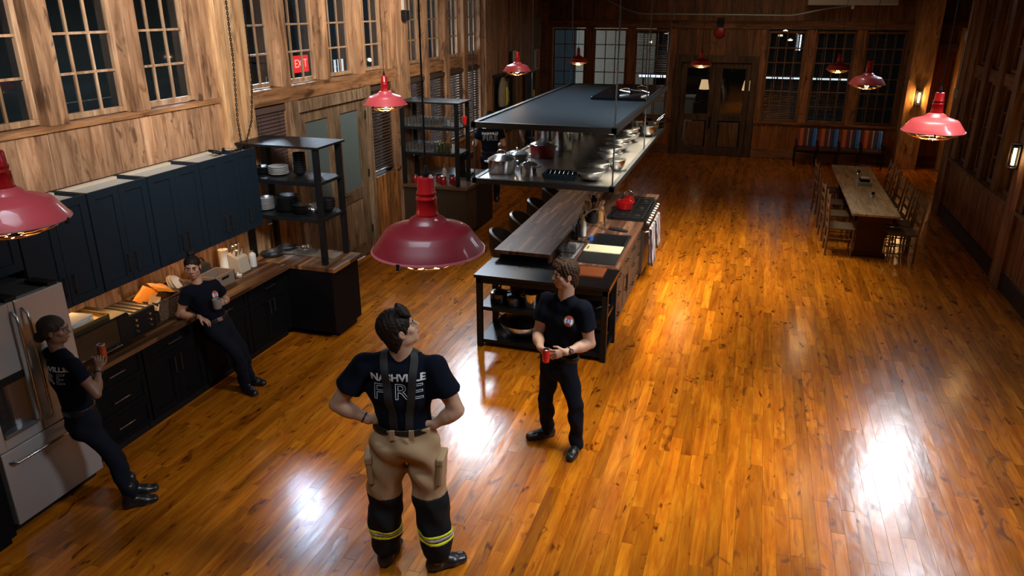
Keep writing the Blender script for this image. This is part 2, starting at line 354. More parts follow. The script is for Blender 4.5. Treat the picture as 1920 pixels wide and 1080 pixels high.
for i,(a,b) in enumerate(OPEN3):
    window_y(['nearest','second','third','farthest'][i]+' upper window above the bar shelving on the left wall',X0-.15,SG,a,b,2.81,4.60,3,5,MUNT)
SLAT=plain('walnut_slat',(.085,.055,.05),.45)
SLATD=plain('dark_slat',(.05,.03,.022),.5)
def blind_y(label,x,y0,y1,z0,z1,pitch,tilt,single,mat,group=None):
    t=thing('window_blind',label,'blind',loc=(x,(y0+y1)/2,z1),group=group)
    M_().box(-.03,.03,-(y1-y0)/2,(y1-y0)/2,-.07,0).build('headrail',mat,t,world=False)
    n=int((z1-z0-.08)/pitch); h=(y1-y0)/2-.01
    b=M_().obox((0,0,0),(.05,h*2,.003),(0,tilt,0)); o=None; mb=M_()
    for k in range(n):
        z=-.09-k*pitch
        if single:
            if o is None: o=b.build('slat',mat,t,world=False)
            else: o=o.copy(); COL.objects.link(o)
            o.location=(0,0,z)
        else: mb.obox((0,0,z),(.05,h*2,.003),(0,tilt,0))
    if not single: tag(mb.build('slats',mat,t,world=False),kind='stuff')
    M_().box(-.022,.022,-h,h,-.1-n*pitch,-.08-n*pitch).build('bottom_rail',mat,t,world=False)
    c=M_()
    for yy in (-h*.55,h*.55): c.tube([(.032,yy,-.05),(.032,yy,-.1-n*pitch)],.0025,5)
    c.tube([(.036,-h*.75,-.06),(.036,-h*.75,-.8)],.003,5)
    c.build('ladder_cord',SLATD,t,world=False)
    return t
window_y('low window behind the nearer shelving unit, covered by a brown blind',X0-.13,-1,7.72,8.44,1.2,2.6,2,3,MUNT)
blind_y('brown wooden slat blind, lowered, left of the old double door',X0-.03,7.73,8.43,1.22,2.59,.045,1.0,True,SLAT)
window_y('narrow low window between the double door and second big post',X0-.13,-1,10.72,11.45,1.2,2.6,2,3,MUNT)
blind_y('open slat blind between the double door and second big post',X0-.03,10.73,11.44,1.22,2.58,.05,.5,True,SLATD)
for i,(a,b) in enumerate(OPEN3):
    w_=['nearest','second','third','farthest'][i]
    window_y(w_+' low window behind the bar shelving',X0-.13,-1,a,b,1.2,2.6,2,3,MUNT)
    blind_y(w_+' dark slat blind behind the bar shelving, daylight between its slats',X0-.05,a+.01,b-.01,1.22,2.58,.05,.45,False,SLATD)
# ---- old double door in the left wall
FROST=plain('frosted_teal_glass',(.10,.145,.15),.35,spec=.6)
d=thing('door_1','weathered grey-brown double door with tall frosted teal panes','door',loc=(X0,9.56,0),kind='structure')
m=M_(); m.box(X0-.15,X0+.05,8.50,8.66,0,2.61); m.box(X0-.15,X0+.05,10.48,10.64,0,2.61); m.box(X0-.15,X0+.055,8.66,10.48,2.45,2.60)
m.build('door_frame',GREYW,d,bevel=.006)
for k,(a,b,ga,gb,gb0,gt) in enumerate(((8.67,9.56,8.83,9.40,1.15,2.30),(9.57,10.47,9.74,10.27,1.13,2.30))):
    m=M_(); m.box(X0-.05,X0+.01,a,ga,0.02,2.44); m.box(X0-.05,X0+.01,gb,b,0.02,2.44); m.box(X0-.05,X0+.01,ga,gb,gt,2.44); m.box(X0-.05,X0+.01,ga,gb,.95,gb0); m.box(X0-.05,X0+.01,ga,gb,.02,.22)
    lf=m.build('door_leaf',GREYW,d,bevel=.005)
    M_().box(X0-.035,X0-.01,ga,gb,.22,.95).build('lower_panel',GREYW,lf,bevel=.004)
    M_().box(X0-.03,X0-.015,ga,gb,gb0,gt).build('pane',FROST,lf)
m=M_(); m.box(X0+.01,X0+.03,9.60,9.66,1.0,1.22); m.tube([(X0+.03,9.63,1.10),(X0+.08,9.63,1.10),(X0+.08,9.74,1.10)],.011,8)
m.build('door_handle',BLK,d)
for z in (.4,1.3,2.2):
    M_().cyl((X0+.02,10.475,z-.06),(X0+.02,10.475,z+.06),.012).build('hinge',BLK,d)
# ---- far wall
wf=thing('wall_far','dim brown plank wall at the far end with windows and a double door','wall',kind='structure')
FW=YF
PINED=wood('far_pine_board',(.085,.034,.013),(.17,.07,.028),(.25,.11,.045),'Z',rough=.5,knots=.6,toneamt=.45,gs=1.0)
sh=M_(); sh.box(X0-.2,6.4,FW+.12,FW+.2,3.45,ZC)
sh.build('backing',SHELL,wf)
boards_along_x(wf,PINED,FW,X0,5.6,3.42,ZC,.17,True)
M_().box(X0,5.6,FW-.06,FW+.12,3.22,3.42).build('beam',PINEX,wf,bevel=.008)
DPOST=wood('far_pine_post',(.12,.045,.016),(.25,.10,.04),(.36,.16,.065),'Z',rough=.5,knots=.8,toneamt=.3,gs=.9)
LW=[(-5.42,-4.52),(-4.30,-3.40),(-3.18,-2.28)]; RW=[(.16,1.06),(1.28,2.20),(2.42,3.32)]
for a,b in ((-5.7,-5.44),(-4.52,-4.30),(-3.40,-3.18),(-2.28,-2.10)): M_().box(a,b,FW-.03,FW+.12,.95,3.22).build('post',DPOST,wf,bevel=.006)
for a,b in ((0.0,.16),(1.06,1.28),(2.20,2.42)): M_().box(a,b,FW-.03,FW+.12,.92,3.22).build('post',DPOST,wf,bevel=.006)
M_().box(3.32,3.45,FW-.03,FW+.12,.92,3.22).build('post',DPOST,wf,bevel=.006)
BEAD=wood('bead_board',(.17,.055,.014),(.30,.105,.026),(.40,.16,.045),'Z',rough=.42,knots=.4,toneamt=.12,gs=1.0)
def beadboard(x0,x1,z0,z1,y,name='beadboard'):
    m=M_(); m.box(x0,x1,y-.004,y+.12,z0,z1)
    x=x0+.01
    while x<x1-.04: m.add([(x,y-.004,z0),(x+.006,y-.014,z0),(x+.038,y-.014,z0),(x+.044,y-.004,z0),(x,y-.004,z1),(x+.006,y-.014,z1),(x+.038,y-.014,z1),(x+.044,y-.004,z1)],[(0,1,5,4),(1,2,6,5),(2,3,7,6),(4,5,6,7)],tone=rnd.random()*.9+.01); x+=.05
    return tag(m.build(name,BEAD,wf),kind='stuff')
beadboard(-5.7,-2.10,.26,.93,FW); beadboard(.02,3.42,.26,.90,FW)
for a,b in ((-5.7,-2.10),(.02,3.45)):
    M_().box(a,b,FW-.08,FW+.12,.90,.96).build('window_sill',PINEX,wf,bevel=.006)
tag(M_().box(-5.7,-2.10,FW-.03,FW+.1,0,.26).build('baseboard_far_left',PINEX,None,bevel=.006),'wide pine baseboard left of the far double door','baseboard',kind='structure')
tag(M_().box(.02,3.45,FW-.03,FW+.1,0,.26).build('baseboard_far_right',PINEX,None,bevel=.006),'wide pine baseboard under the striped bench','baseboard',kind='structure')
def window_x(label,y,x0,x1,z0,z1,cols,rows,mat):
    WN[0]+=1
    w=thing('window_%d'%WN[0],label,'window',loc=((x0+x1)/2,y,z0),kind='structure'); fw=.05; mw=.011
    m=M_(); a,b=y-.03,y+.03
    m.box(x0,x1,a,b,z0,z0+fw); m.box(x0,x1,a,b,z1-fw,z1); m.box(x0,x0+fw,a,b,z0+fw,z1-fw); m.box(x1-fw,x1,a,b,z0+fw,z1-fw)
    m.build('frame',mat,w,bevel=.004)
    ix0,ix1,iz0,iz1=x0+fw,x1-fw,z0+fw,z1-fw
    for i in range(1,cols): xx=ix0+(ix1-ix0)*i/cols; M_().box(xx-mw,xx+mw,y-.015,y+.01,iz0,iz1).build('muntin',mat,w)
    for j in range(1,rows): zz=iz0+(iz1-iz0)*j/rows; M_().box(ix0,ix1,y-.0155,y+.01,zz-mw,zz+mw).build('muntin',mat,w)
    pw,ph=(ix1-ix0)/cols,(iz1-iz0)/rows; base=M_().box(-pw/2+mw,pw/2-mw,-.002,.002,-ph/2+mw,ph/2-mw); o=None
    for i in range(cols):
        for j in range(rows):
            if o is None: o=base.build('pane',CLEAR,w,world=False)
            else: o=o.copy(); COL.objects.link(o)
            o.location=(ix0+pw*(i+.5)-(x0+x1)/2,-.002,iz0+ph*(j+.5)-z0)
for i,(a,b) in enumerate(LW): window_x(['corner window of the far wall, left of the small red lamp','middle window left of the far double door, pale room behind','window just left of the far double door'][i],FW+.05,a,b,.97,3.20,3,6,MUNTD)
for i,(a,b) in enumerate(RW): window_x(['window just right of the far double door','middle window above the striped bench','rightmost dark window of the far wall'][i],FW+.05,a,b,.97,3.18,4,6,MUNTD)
for i,(a,b) in enumerate(RW+LW[2:]):
    t=thing('window_blind',['half lowered slat blind right of the far double door','slat blind in the middle window above the striped bench','slat blind in the rightmost dark window','slat blind just left of the far double door'][i],'blind',loc=((a+b)/2,FW+.2,3.15))
    M_().box(-(b-a)/2,(b-a)/2,-.02,.02,-.06,0).build('headrail',SLATD,t,world=False)
    m=M_(); z=-.08
    while z>(-2.15 if i!=3 else -1.2): m.obox((0,0,z),(b-a-.04,.035,.002),(.25,0,0)); z-=.045
    tag(m.build('slats',plain('pale_brown_slat',(.16,.12,.10),.5),t,world=False),kind='stuff')
    m=M_()
    for q in (-.25,.25): m.box(q-.012,q+.012,-.025,-.022,-2.15 if i!=3 else -1.2,0)
    m.build('ladder_tape',plain('grey_tape',(.2,.19,.19),.7),t,world=False)
# far double door
d=thing('door_2','dark stained far double door with glazed upper halves','door',loc=(-1.05,FW,0),kind='structure')
OLD=wood('old_dark_door_wood',(.035,.018,.010),(.075,.040,.020),(.12,.068,.035),'Z',rough=.6,knots=.5,toneamt=.1)
OLDP=wood('raised_panel_wood',(.07,.030,.013),(.13,.06,.026),(.19,.095,.045),'Z',rough=.5,knots=.4,toneamt=.1)
m=M_(); m.box(-2.10,-1.93,FW-.09,FW+.1,0,2.57); m.box(-.17,0.0,FW-.09,FW+.1,0,2.57); m.box(-1.93,-.17,FW-.09,FW+.1,2.40,2.57)
m.build('door_frame',OLD,d,bevel=.006)
boards_along_x(wf,PINED,FW,-2.1,0.02,2.57,3.22,.17,True)
for k,(a,b,ga,gb) in enumerate(((-1.92,-1.055,-1.77,-1.18),(-1.045,-.18,-.88,-.30))):
    m=M_(); ya,yb=FW-.02,FW+.03
    m.box(a,ga,ya,yb,.02,2.39); m.box(gb,b,ya,yb,.02,2.39); m.box(ga,gb,ya,yb,2.25,2.39); m.box(ga,gb,ya,yb,.92,1.08); m.box(ga,gb,ya,yb,.02,.20)
    lf=m.build('door_leaf',OLD,d,bevel=.004)
    M_().box(ga+.04,gb-.04,ya-.004,yb,.24,.88).build('raised_panel',OLDP,lf,bevel=.012)
    M_().box(ga,gb,FW,FW+.01,1.08,2.25).build('pane',CLEAR,lf)
m=M_(); m.box(-1.13,-1.07,FW-.04,FW-.02,.72,1.02); m.tube([(-1.10,FW-.04,.92),(-1.10,FW-.09,.92),(-1.10,FW-.09,.78),(-1.10,FW-.04,.76)],.01,8)
m.build('door_handle',BLK,d)
# red alarm bell and plate
t=thing('alarm_bell','dark red round alarm bell high over the far double door','bell',loc=(-1.04,FW-.02,3.13))
M_().box(-.09,.09,-.05,0,.14,.36).build('junction_box',BLK,t,world=False,bevel=.006)
M_().lathe([(.0001,-.09),(.07,-.088),(.12,-.07),(.14,-.03),(.145,0)],(0,0,0),24,rot=Euler((R_(-90),0,0)).to_matrix().inverted() if False else Euler((R_(-90),0,0)).to_matrix()).build('gong',plain('alarm_red',(.30,.01,.012),.35),t,world=False,smooth=40)
# ---- right wall
wr=thing('wall_right','dark post and plank right wall with window tiers','wall',kind='structure')
XR=3.6
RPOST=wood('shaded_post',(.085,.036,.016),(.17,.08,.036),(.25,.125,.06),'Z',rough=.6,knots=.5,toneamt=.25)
m=M_(); m.box(XR+.02,XR+.2,-2.2,16.3,0,1.1); m.box(XR+.02,XR+.2,-2.2,2.5,1.0,ZC); m.box(XR+.02,XR+.2,2.4,16.3,4.62,ZC); m.build('backing',SHELL,wr)
ROP1=[(2.6,3.35),(3.55,4.3),(4.5,5.3),(5.5,6.3),(6.5,7.15)]
ROP2=[(7.72,8.42),(8.62,9.42),(9.60,10.40),(10.62,11.42)]
ROP3=[(12.10,12.80),(13.02,13.68),(13.90,14.52),(14.76,15.45)]
for ops,a0,b0 in ((ROP1,2.4,7.2),(ROP2,7.65,11.55),(ROP3,12.0,15.75)):
    edges=[a0]+[e for o in ops for e in o]+[b0]
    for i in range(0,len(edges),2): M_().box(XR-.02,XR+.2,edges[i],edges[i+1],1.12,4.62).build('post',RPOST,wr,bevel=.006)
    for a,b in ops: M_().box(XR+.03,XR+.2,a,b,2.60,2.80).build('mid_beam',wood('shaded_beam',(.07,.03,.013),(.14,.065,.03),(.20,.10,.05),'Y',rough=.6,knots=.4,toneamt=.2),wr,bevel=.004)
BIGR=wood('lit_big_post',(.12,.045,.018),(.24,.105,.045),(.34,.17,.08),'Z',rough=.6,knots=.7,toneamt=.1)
for a,b in ((7.2,7.65),(11.55,12.0),(15.75,16.25)):
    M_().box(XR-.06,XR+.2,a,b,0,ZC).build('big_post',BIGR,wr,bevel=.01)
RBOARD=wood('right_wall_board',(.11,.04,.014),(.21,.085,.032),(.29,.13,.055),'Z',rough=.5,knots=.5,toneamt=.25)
for a,b in ((2.4,7.2),(7.65,11.55),(12.0,15.75)):
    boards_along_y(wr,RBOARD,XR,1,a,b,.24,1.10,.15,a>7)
    M_().box(XR-.06,XR+.2,a,b,1.08,1.13).build('window_sill',RPOST,wr,bevel=.005)
    M_().box(XR-.03,XR+.1,a,b,0,.24).build('base_plank',plain('black_brown_skirting',(.018,.012,.010),.5),wr,bevel=.004)
names=['first','second','third','fourth']
for i,(a,b) in enumerate(ROP3):
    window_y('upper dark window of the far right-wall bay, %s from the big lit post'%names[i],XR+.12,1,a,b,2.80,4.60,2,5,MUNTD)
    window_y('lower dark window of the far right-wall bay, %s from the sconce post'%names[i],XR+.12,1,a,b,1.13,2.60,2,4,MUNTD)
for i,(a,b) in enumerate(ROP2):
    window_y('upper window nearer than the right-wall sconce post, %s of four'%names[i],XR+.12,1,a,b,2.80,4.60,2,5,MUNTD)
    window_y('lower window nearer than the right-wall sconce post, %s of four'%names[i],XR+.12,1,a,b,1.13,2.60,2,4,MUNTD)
# ---- alcove past the right wall
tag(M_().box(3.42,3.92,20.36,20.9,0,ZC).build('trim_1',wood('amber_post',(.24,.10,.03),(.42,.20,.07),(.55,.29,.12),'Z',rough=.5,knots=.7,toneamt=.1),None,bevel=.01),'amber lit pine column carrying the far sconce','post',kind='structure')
beadboard(3.92,4.55,.26,3.4,FW,'alcove_beadboard')
tag(M_().box(4.42,4.60,20.2,20.9,0,3.3).build('trim_2',MATS['amber_post'],None,bevel=.008),'narrow amber post beside the dark alcove opening','post',kind='structure')
tag(M_().box(3.92,5.5,20.72,20.9,2.75,2.95).build('trim_3',PINEX,None),'beam over the alcove opening','beam',kind='structure')
tag(M_().box(3.92,4.42,FW-.03,FW+.1,0,.26).build('baseboard_alcove',PINEX,None),'pine baseboard between the two amber posts','baseboard',kind='structure')
tag(M_().box(5.6,5.8,16.0,21,0,ZC).build('wall_alcove',SHELL),'dark side wall deep in the alcove','wall',kind='structure')
tag(M_().box(XR+.2,5.8,15.9,16.1,0,ZC).build('wall_alcove_near',SHELL),'dark wall closing the alcove behind the right wall','wall',kind='structure')
tag(M_().box(4.6,5.6,20.9,21,0,ZC).build('wall_alcove_far',SHELL),'black recess at the end of the alcove','wall',kind='structure')
# ---- conduit, junction boxes on right wall end post
t=thing('conduit','grey conduit pipe running down the right wall end post','conduit',loc=(XR-.08,16.05,2.2))
m=M_(); m.tube([(XR-.075,16.05,2.3),(XR-.075,16.05,ZC)],.013,8); m.build('pipe',plain('grey_pipe',(.35,.36,.38),.4,.3),t)
M_().box(XR-.11,XR-.055,15.98,16.10,2.17,2.33).build('outlet_box',plain('grey_box',(.40,.43,.46),.5),t,bevel=.004)
tag(M_().lathe([(.0001,.03),(.05,.028),(.09,.012),(.10,0)],(XR-.06,16.15,3.25),20,sy=1.0,rot=Euler((0,R_(-90),0)).to_matrix()).build('motion_sensor',plain('pale_plastic',(.5,.55,.6),.4),smooth=40),'pale round detector high on the right wall end post','sensor')
# ---- overhead bent pipe + white unit
t=thing('sprinkler_pipe','thin pale bent pipe running across under the far ceiling','pipe',loc=(-.8,20.4,3.62))
M_().tube([(-4.2,20.4,4.05),(-3.42,20.4,3.70),(-3.1,20.4,3.60),(-3.0,20.4,3.585),(-2.85,20.4,3.58),(.55,20.4,3.55),(.7,20.4,3.56),(.9,20.4,3.60),(1.35,20.4,3.70),(1.9,20.4,3.78)],.022,8).build('pipe',plain('pale_pipe',(.30,.36,.40),.35,.4),t,smooth=50)
m=M_(); 
for x in (-2.5,-1,.4): m.cyl((x,20.4,3.57),(x,20.4,ZC),.006,n=6)
tag(m.build('hanger_rods',STEELB,t),kind='stuff')
t=thing('ceiling_unit','pale wall-hung unit at the top edge above the rightward pipe end','unit',loc=(1.9,20.35,3.8))
M_().box(.95,2.9,20.15,20.75,3.78,4.1).build('casing',plain('pale_casing',(.42,.40,.38),.5),t,bevel=.02)
M_().cyl((1.95,20.3,3.70),(1.95,20.3,3.79),.035).build('sensor_knob',plain('white_knob',(.7,.7,.7),.4),t)
# ---- exterior: what shows through the glass
ROOMW=plain('outer_room_wall',(.05,.075,.08),.8); PALE=plain('outer_pale_wall',(.42,.38,.30),.8)
tag(M_().box(-11.2,-11,-1,17,0,ZC).build('wall_outer_left',ROOMW),'dim teal wall of the neighbouring hall beyond the left windows','wall',kind='structure')
tag(M_().box(-11,-5.92,-1,17,-.1,0).build('floor_outer_left',ROOMW),'dim floor of the neighbouring hall','floor',kind='structure')
t=thing('exit_sign','red lit exit sign beyond the second upper window','sign',loc=(-9.6,14.85,2.5))
EX=plain('exit_red',(.3,.0,.0),.4,emit=(1,.03,.03),es=1.4)
M_().box(-9.62,-9.57,14.60,15.20,2.40,2.75).build('housing',EX,t); M_().box(-11,-9.62,14.88,14.92,2.55,2.59).build('bracket',BLK,t)
def text_mesh(txt,size,mat,name,parent,M,ext=.002,outline=False,bev=0,offset=0,space=1,sx=1):
    cu=bpy.data.curves.new(name,'FONT'); cu.body=txt; cu.size=size; cu.align_x='CENTER'; cu.align_y='CENTER'; cu.extrude=0 if outline else ext; cu.offset=offset; cu.space_character=space
    cu.resolution_u=3
    if outline: cu.fill_mode='NONE'; cu.bevel_depth=bev; cu.bevel_resolution=0
    o=bpy.data.objects.new(name,cu); COL.objects.link(o)
    dg=bpy.context.evaluated_depsgraph_get(); me=bpy.data.meshes.new_from_object(o.evaluated_get(dg))
    bpy.data.objects.remove(o); me.transform(M@Matrix.Diagonal((sx,1,1,1))); me.materials.clear(); me.materials.append(mat)
    ob=bpy.data.objects.new(name,me); COL.objects.link(ob)
    if parent: ob.parent=parent
    return ob
text_mesh('EXIT',.24,plain('exit_letters',(.9,.2,.15),.4,emit=(1,.4,.3),es=2),'letters',t,Matrix.Translation((.035,0.05,.08))@Euler((R_(90),0,R_(90))).to_matrix().to_4x4())
for i,(x,y,z,l) in enumerate(((-8.8,9.6,2.15,'warm filament lamp seen through the window right of the chain'),(-8.4,6.4,2.45,'warm filament lamp seen through the leftmost window'),(-9.3,15.0,1.95,'warm lamp below the exit sign beyond the glass'))):
    t=thing('filament_lamp',l,'lamp',loc=(x,y,z))
    M_().lathe([(.001,-.14),(.02,-.13),(.028,-.06),(.02,.02),(.012,.05)],(0,0,0),12).build('bulb',plain('filament_glow',(1,.6,.2),.4,emit=(1,.62,.22),es=3.5),t,world=False,smooth=40)
    M_().cyl((0,0,.05),(0,0,.12),.018,n=10).build('socket',BLK,t,world=False); M_().cyl((0,0,.12),(0,0,ZC-z),.004,n=6).build('cord',BLK,t,world=False)
for i,(y0,y1,z0,z1) in enumerate(((15.6,16.3,1.2,2.2),(18.6,19.2,1.3,2.4))):
    t=thing('outer_window',['small cyan lit window across the neighbouring hall','white daylit opening across the neighbouring hall'][i],'window',loc=(-10.9,(y0+y1)/2,z0),kind='structure')
    M_().box(-10.99,-10.97,y0,y1,z0,z1).build('pane',plain('lit_pane_%s'%['cyan','white'][i],(.5,.7,.7),.5,emit=((.45,.75,.8),(.9,.95,1))[i],es=(.5,1.2)[i]),t)
    m=M_(); 
    for q in range(4): yy=y0+(y1-y0)*q/3; m.box(-10.97,-10.94,yy-.015,yy+.015,z0,z1)
    m.box(-10.97,-10.94,y0,y1,(z0+z1)/2-.015,(z0+z1)/2+.015); m.build('muntins',BLK,t)
# beyond the far wall
tag(M_().box(-6,6,27,27.1,0,4).build('wall_outer_far',plain('outer_far_wall',(.05,.035,.028),.8)),'dim wall of the engine hall behind the far windows','wall',kind='structure')
tag(M_().box(-6,6,21,27,-.1,-.02).build('floor_outer_far',plain('outer_far_floor',(.05,.045,.04),.5)),'dim floor of the engine hall','floor',kind='structure')
tag(M_().box(-5.4,-3.0,23.6,23.7,0,3.4).build('wall_outer_pale',PALE),'pale room wall seen through the middle left far window','wall',kind='structure')
LED=plain('cool_tube',(1,1,1),.4,emit=(.85,.95,1),es=3.5); LEDW=plain('warm_tube',(1,1,1),.4,emit=(1,.8,.5),es=3)
for i,(x0,x1,y,z,lb) in enumerate(((.2,2.35,22.6,1.92,'long white light bar behind the right far windows'),(-3.2,-2.3,22.0,1.92,'row of small white lights behind the window left of the far door'))):
    t=thing('light_bar',lb,'light',loc=((x0+x1)/2,y,z)); m=M_()
    M_().box(x0,x1,y+.02,y+.06,z-.05,z+.05).build('housing',BLK,t); [M_().box(q,q+.04,y+.02,y+.06,-.02,z-.05).build('stand',BLK,t) for q in (x0+.1,x1-.14)]
    x=x0
    while x<x1-.05: w=min(rnd.choice((.08,.18,.3)),x1-x); M_().box(x,x+w,y-.01,y+.02,z-.028,z+.028).build('light_segment',LED,t); x+=w+.04
for i,(x,y,z0,z1,lb) in enumerate(((.95,23.2,2.6,3.05,'short upright white tube in the window right of the far door'),(1.03,23.3,2.6,3.05,'second upright white tube beside the first'),(-2.55,23,2.5,3.0,'upright bluish tube in the window left of the far door'),(-3.62,22.6,1.5,2.8,'thin tall white strip at the pale room edge'))):
    t=thing('light_tube',lb,'light',loc=(x,y,z0)); M_().cyl((x,y,z0),(x,y,z1),.018,n=8).build('tube',LED,t); M_().cyl((x,y,z0-.04),(x,y,z0),.022,n=8).build('end_cap',BLK,t); M_().cyl((x,y,-.02),(x,y,z0-.04),.012,n=6).build('stand',BLK,t)
for i,(x,y,z,lb) in enumerate(((-2.75,24,3.02,'upper small amber lamp in the window left of the far door'),(-2.60,24,2.88,'lower small amber lamp in the window left of the far door'),(-3.3,24,2.62,'small amber lamp at the left of that window'),(.62,24,3.1,'amber lamp in the top of the window right of the far door'),(.5,24,2.98,'second amber lamp below it'),(.78,24,2.86,'third amber lamp by the white tubes'))):
    t=thing('outer_lamp',lb,'lamp',loc=(x,y,z)); M_().lathe([(.001,-.03),(.06,-.025),(.07,0),(.02,.03)],(0,0,0),12).build('shade',LEDW,t,world=False,smooth=40); M_().cyl((0,0,.03),(0,0,ZC-z),.004,n=6).build('cord',BLK,t,world=False)
# things glimpsed through the far door panes
t=thing('side_counter','pale counter glimpsed through the left pane of the far door','counter',loc=(-2.2,23.2,0))
M_().box(-2.9,-1.7,23,23.5,0,1.25).build('body',plain('pale_cabinet',(.40,.42,.38),.6),t,bevel=.01); M_().box(-2.92,-1.68,22.97,23.53,1.25,1.30).build('top',plain('pale_top',(.55,.55,.5),.5),t,bevel=.006)
for i,(x,lb) in enumerate(((-1.42,'glowing table lamp behind the left pane of the far door'),(-.25,'glowing table lamp behind the right pane of the far door'))):
    t=thing('table_lamp',lb,'lamp',loc=(x,22.6,1.55)); M_().cyl((0,0,-.35),(0,0,.02),.02).build('stem',BLK,t,world=False); M_().lathe([(.14,0),(.09,.26)],(0,0,0),20).build('lamp_shade',plain('glowing_shade',(.9,.6,.3),.6,emit=(1,.62,.28),es=.9),t,world=False,smooth=40); M_().lathe([(.10,-.36),(.10,-.34),(.02,-.32)],(0,0,0),20).build('base',BLK,t,world=False)
    M_().box(x-.25,x+.25,22.5,22.7,0,1.18).build('lamp_plinth',OLD,t)
l=bpy.data.lights.new('outer_room_light','POINT'); l.energy=14; l.color=(1,.85,.65); l.shadow_soft_size=.3; o=bpy.data.objects.new('outer_room_light',l); COL.objects.link(o); o.location=(-2.4,22.3,3)
def staves(name,axis='Y',dark=(.035,.014,.007),light=(.20,.095,.045),sw=.04,sl=.6):
    if name in MATS: return MATS[name]
    m,nt,b=newmat(name); N=nt.nodes.new; L=nt.links.new
    tc=N('ShaderNodeTexCoord'); mp=N('ShaderNodeMapping'); mp.inputs['Rotation'].default_value=(0,0,R_(90) if axis=='Y' else 0); L(tc.outputs['Object'],mp.inputs[0])
    br=N('ShaderNodeTexBrick'); br.inputs['Scale'].default_value=1; br.inputs['Brick Width'].default_value=sl; br.inputs['Row Height'].default_value=sw; br.inputs['Mortar Size'].default_value=.0006
    br.offset=.37; br.offset_frequency=3; br.squash=1.0
    br.inputs['Color1'].default_value=(0,0,0,1); br.inputs['Color2'].default_value=(1,1,1,1); br.inputs['Mortar'].default_value=(.2,.2,.2,1); L(mp.outputs[0],br.inputs[0])
    cr=N('ShaderNodeValToRGB'); e=cr.color_ramp.elements; e[0].position=0; e[0].color=(*dark,1); e[1].position=1; e[1].color=(light[0]*1.5,light[1]*1.5,light[2]*1.4,1); q=e.new(.75); q.color=(*[ (a+c)/2 for a,c in zip(dark,light)],1); q=e.new(.92); q.color=(*light,1)
    L(br.outputs['Color'],cr.inputs[0])
    m2=N('ShaderNodeMapping'); m2.inputs['Scale'].default_value=(1,.08,1) if axis=='Y' else (.08,1,1); L(tc.outputs['Object'],m2.inputs[0])
    n=N('ShaderNodeTexNoise'); n.inputs['Scale'].default_value=60; n.inputs['Detail'].default_value=5; L(m2.outputs[0],n.inputs[0])
    mr=N('ShaderNodeMapRange'); mr.inputs[3].default_value=.5; mr.inputs[4].default_value=1.5; L(n.outputs['Fac'],mr.inputs[0])
    mx=N('ShaderNodeMix'); mx.data_type='RGBA'; mx.blend_type='MULTIPLY'; mx.inputs[0].default_value=1; L(cr.outputs[0],mx.inputs[6]); L(mr.outputs[0],mx.inputs[7]); L(mx.outputs[2],b.inputs['Base Color'])
    b.inputs['Roughness'].default_value=.5; b.inputs['Specular IOR Level'].default_value=.3; MATS[name]=m; return m
BUTCH=staves('walnut_block','Y',(.085,.033,.020),(.30,.150,.085))
BUTCHL=staves('oiled_block','Y',(.035,.014,.006),(.17,.078,.03),.045,.7)
BUTCHX=staves('oiled_block_cross','Y',(.05,.02,.009),(.26,.13,.055),.05,.5)
HANDLE=plain('blackened_handle',(.10,.10,.10),.3,.9)
def bar_handle(parent,p0,p1,out,r=.006,mat=HANDLE,name='handle'):
    p0,p1,out=Vector(p0),Vector(p1),Vector(out); d=(p1-p0)*.12; m=M_()
    m.tube([p0+out,p1+out],r,8); m.tube([p0+d,p0+d+out],r*.9,6); m.tube([p1-d,p1-d+out],r*.9,6)
    return m.build(name,mat,parent,smooth=50)
def shaker_x(parent,xf,y0,y1,z0,z1,mat,name='door',th=.02,rail=.07,side=1):
    "panel with recessed centre on a face of constant x; side=+1 faces +x"
    a,b=xf,xf+side*th; m=M_()
    m.box(a,b,y0,y0+rail,z0,z1); m.box(a,b,y1-rail,y1,z0,z1); m.box(a,b,y0+rail,y1-rail,z0,z0+rail); m.box(a,b,y0+rail,y1-rail,z1-rail,z1)
    m.box(a,b-side*.010,y0+rail,y1-rail,z0+rail,z1-rail)
    return m.build(name,mat,parent,bevel=.0015)
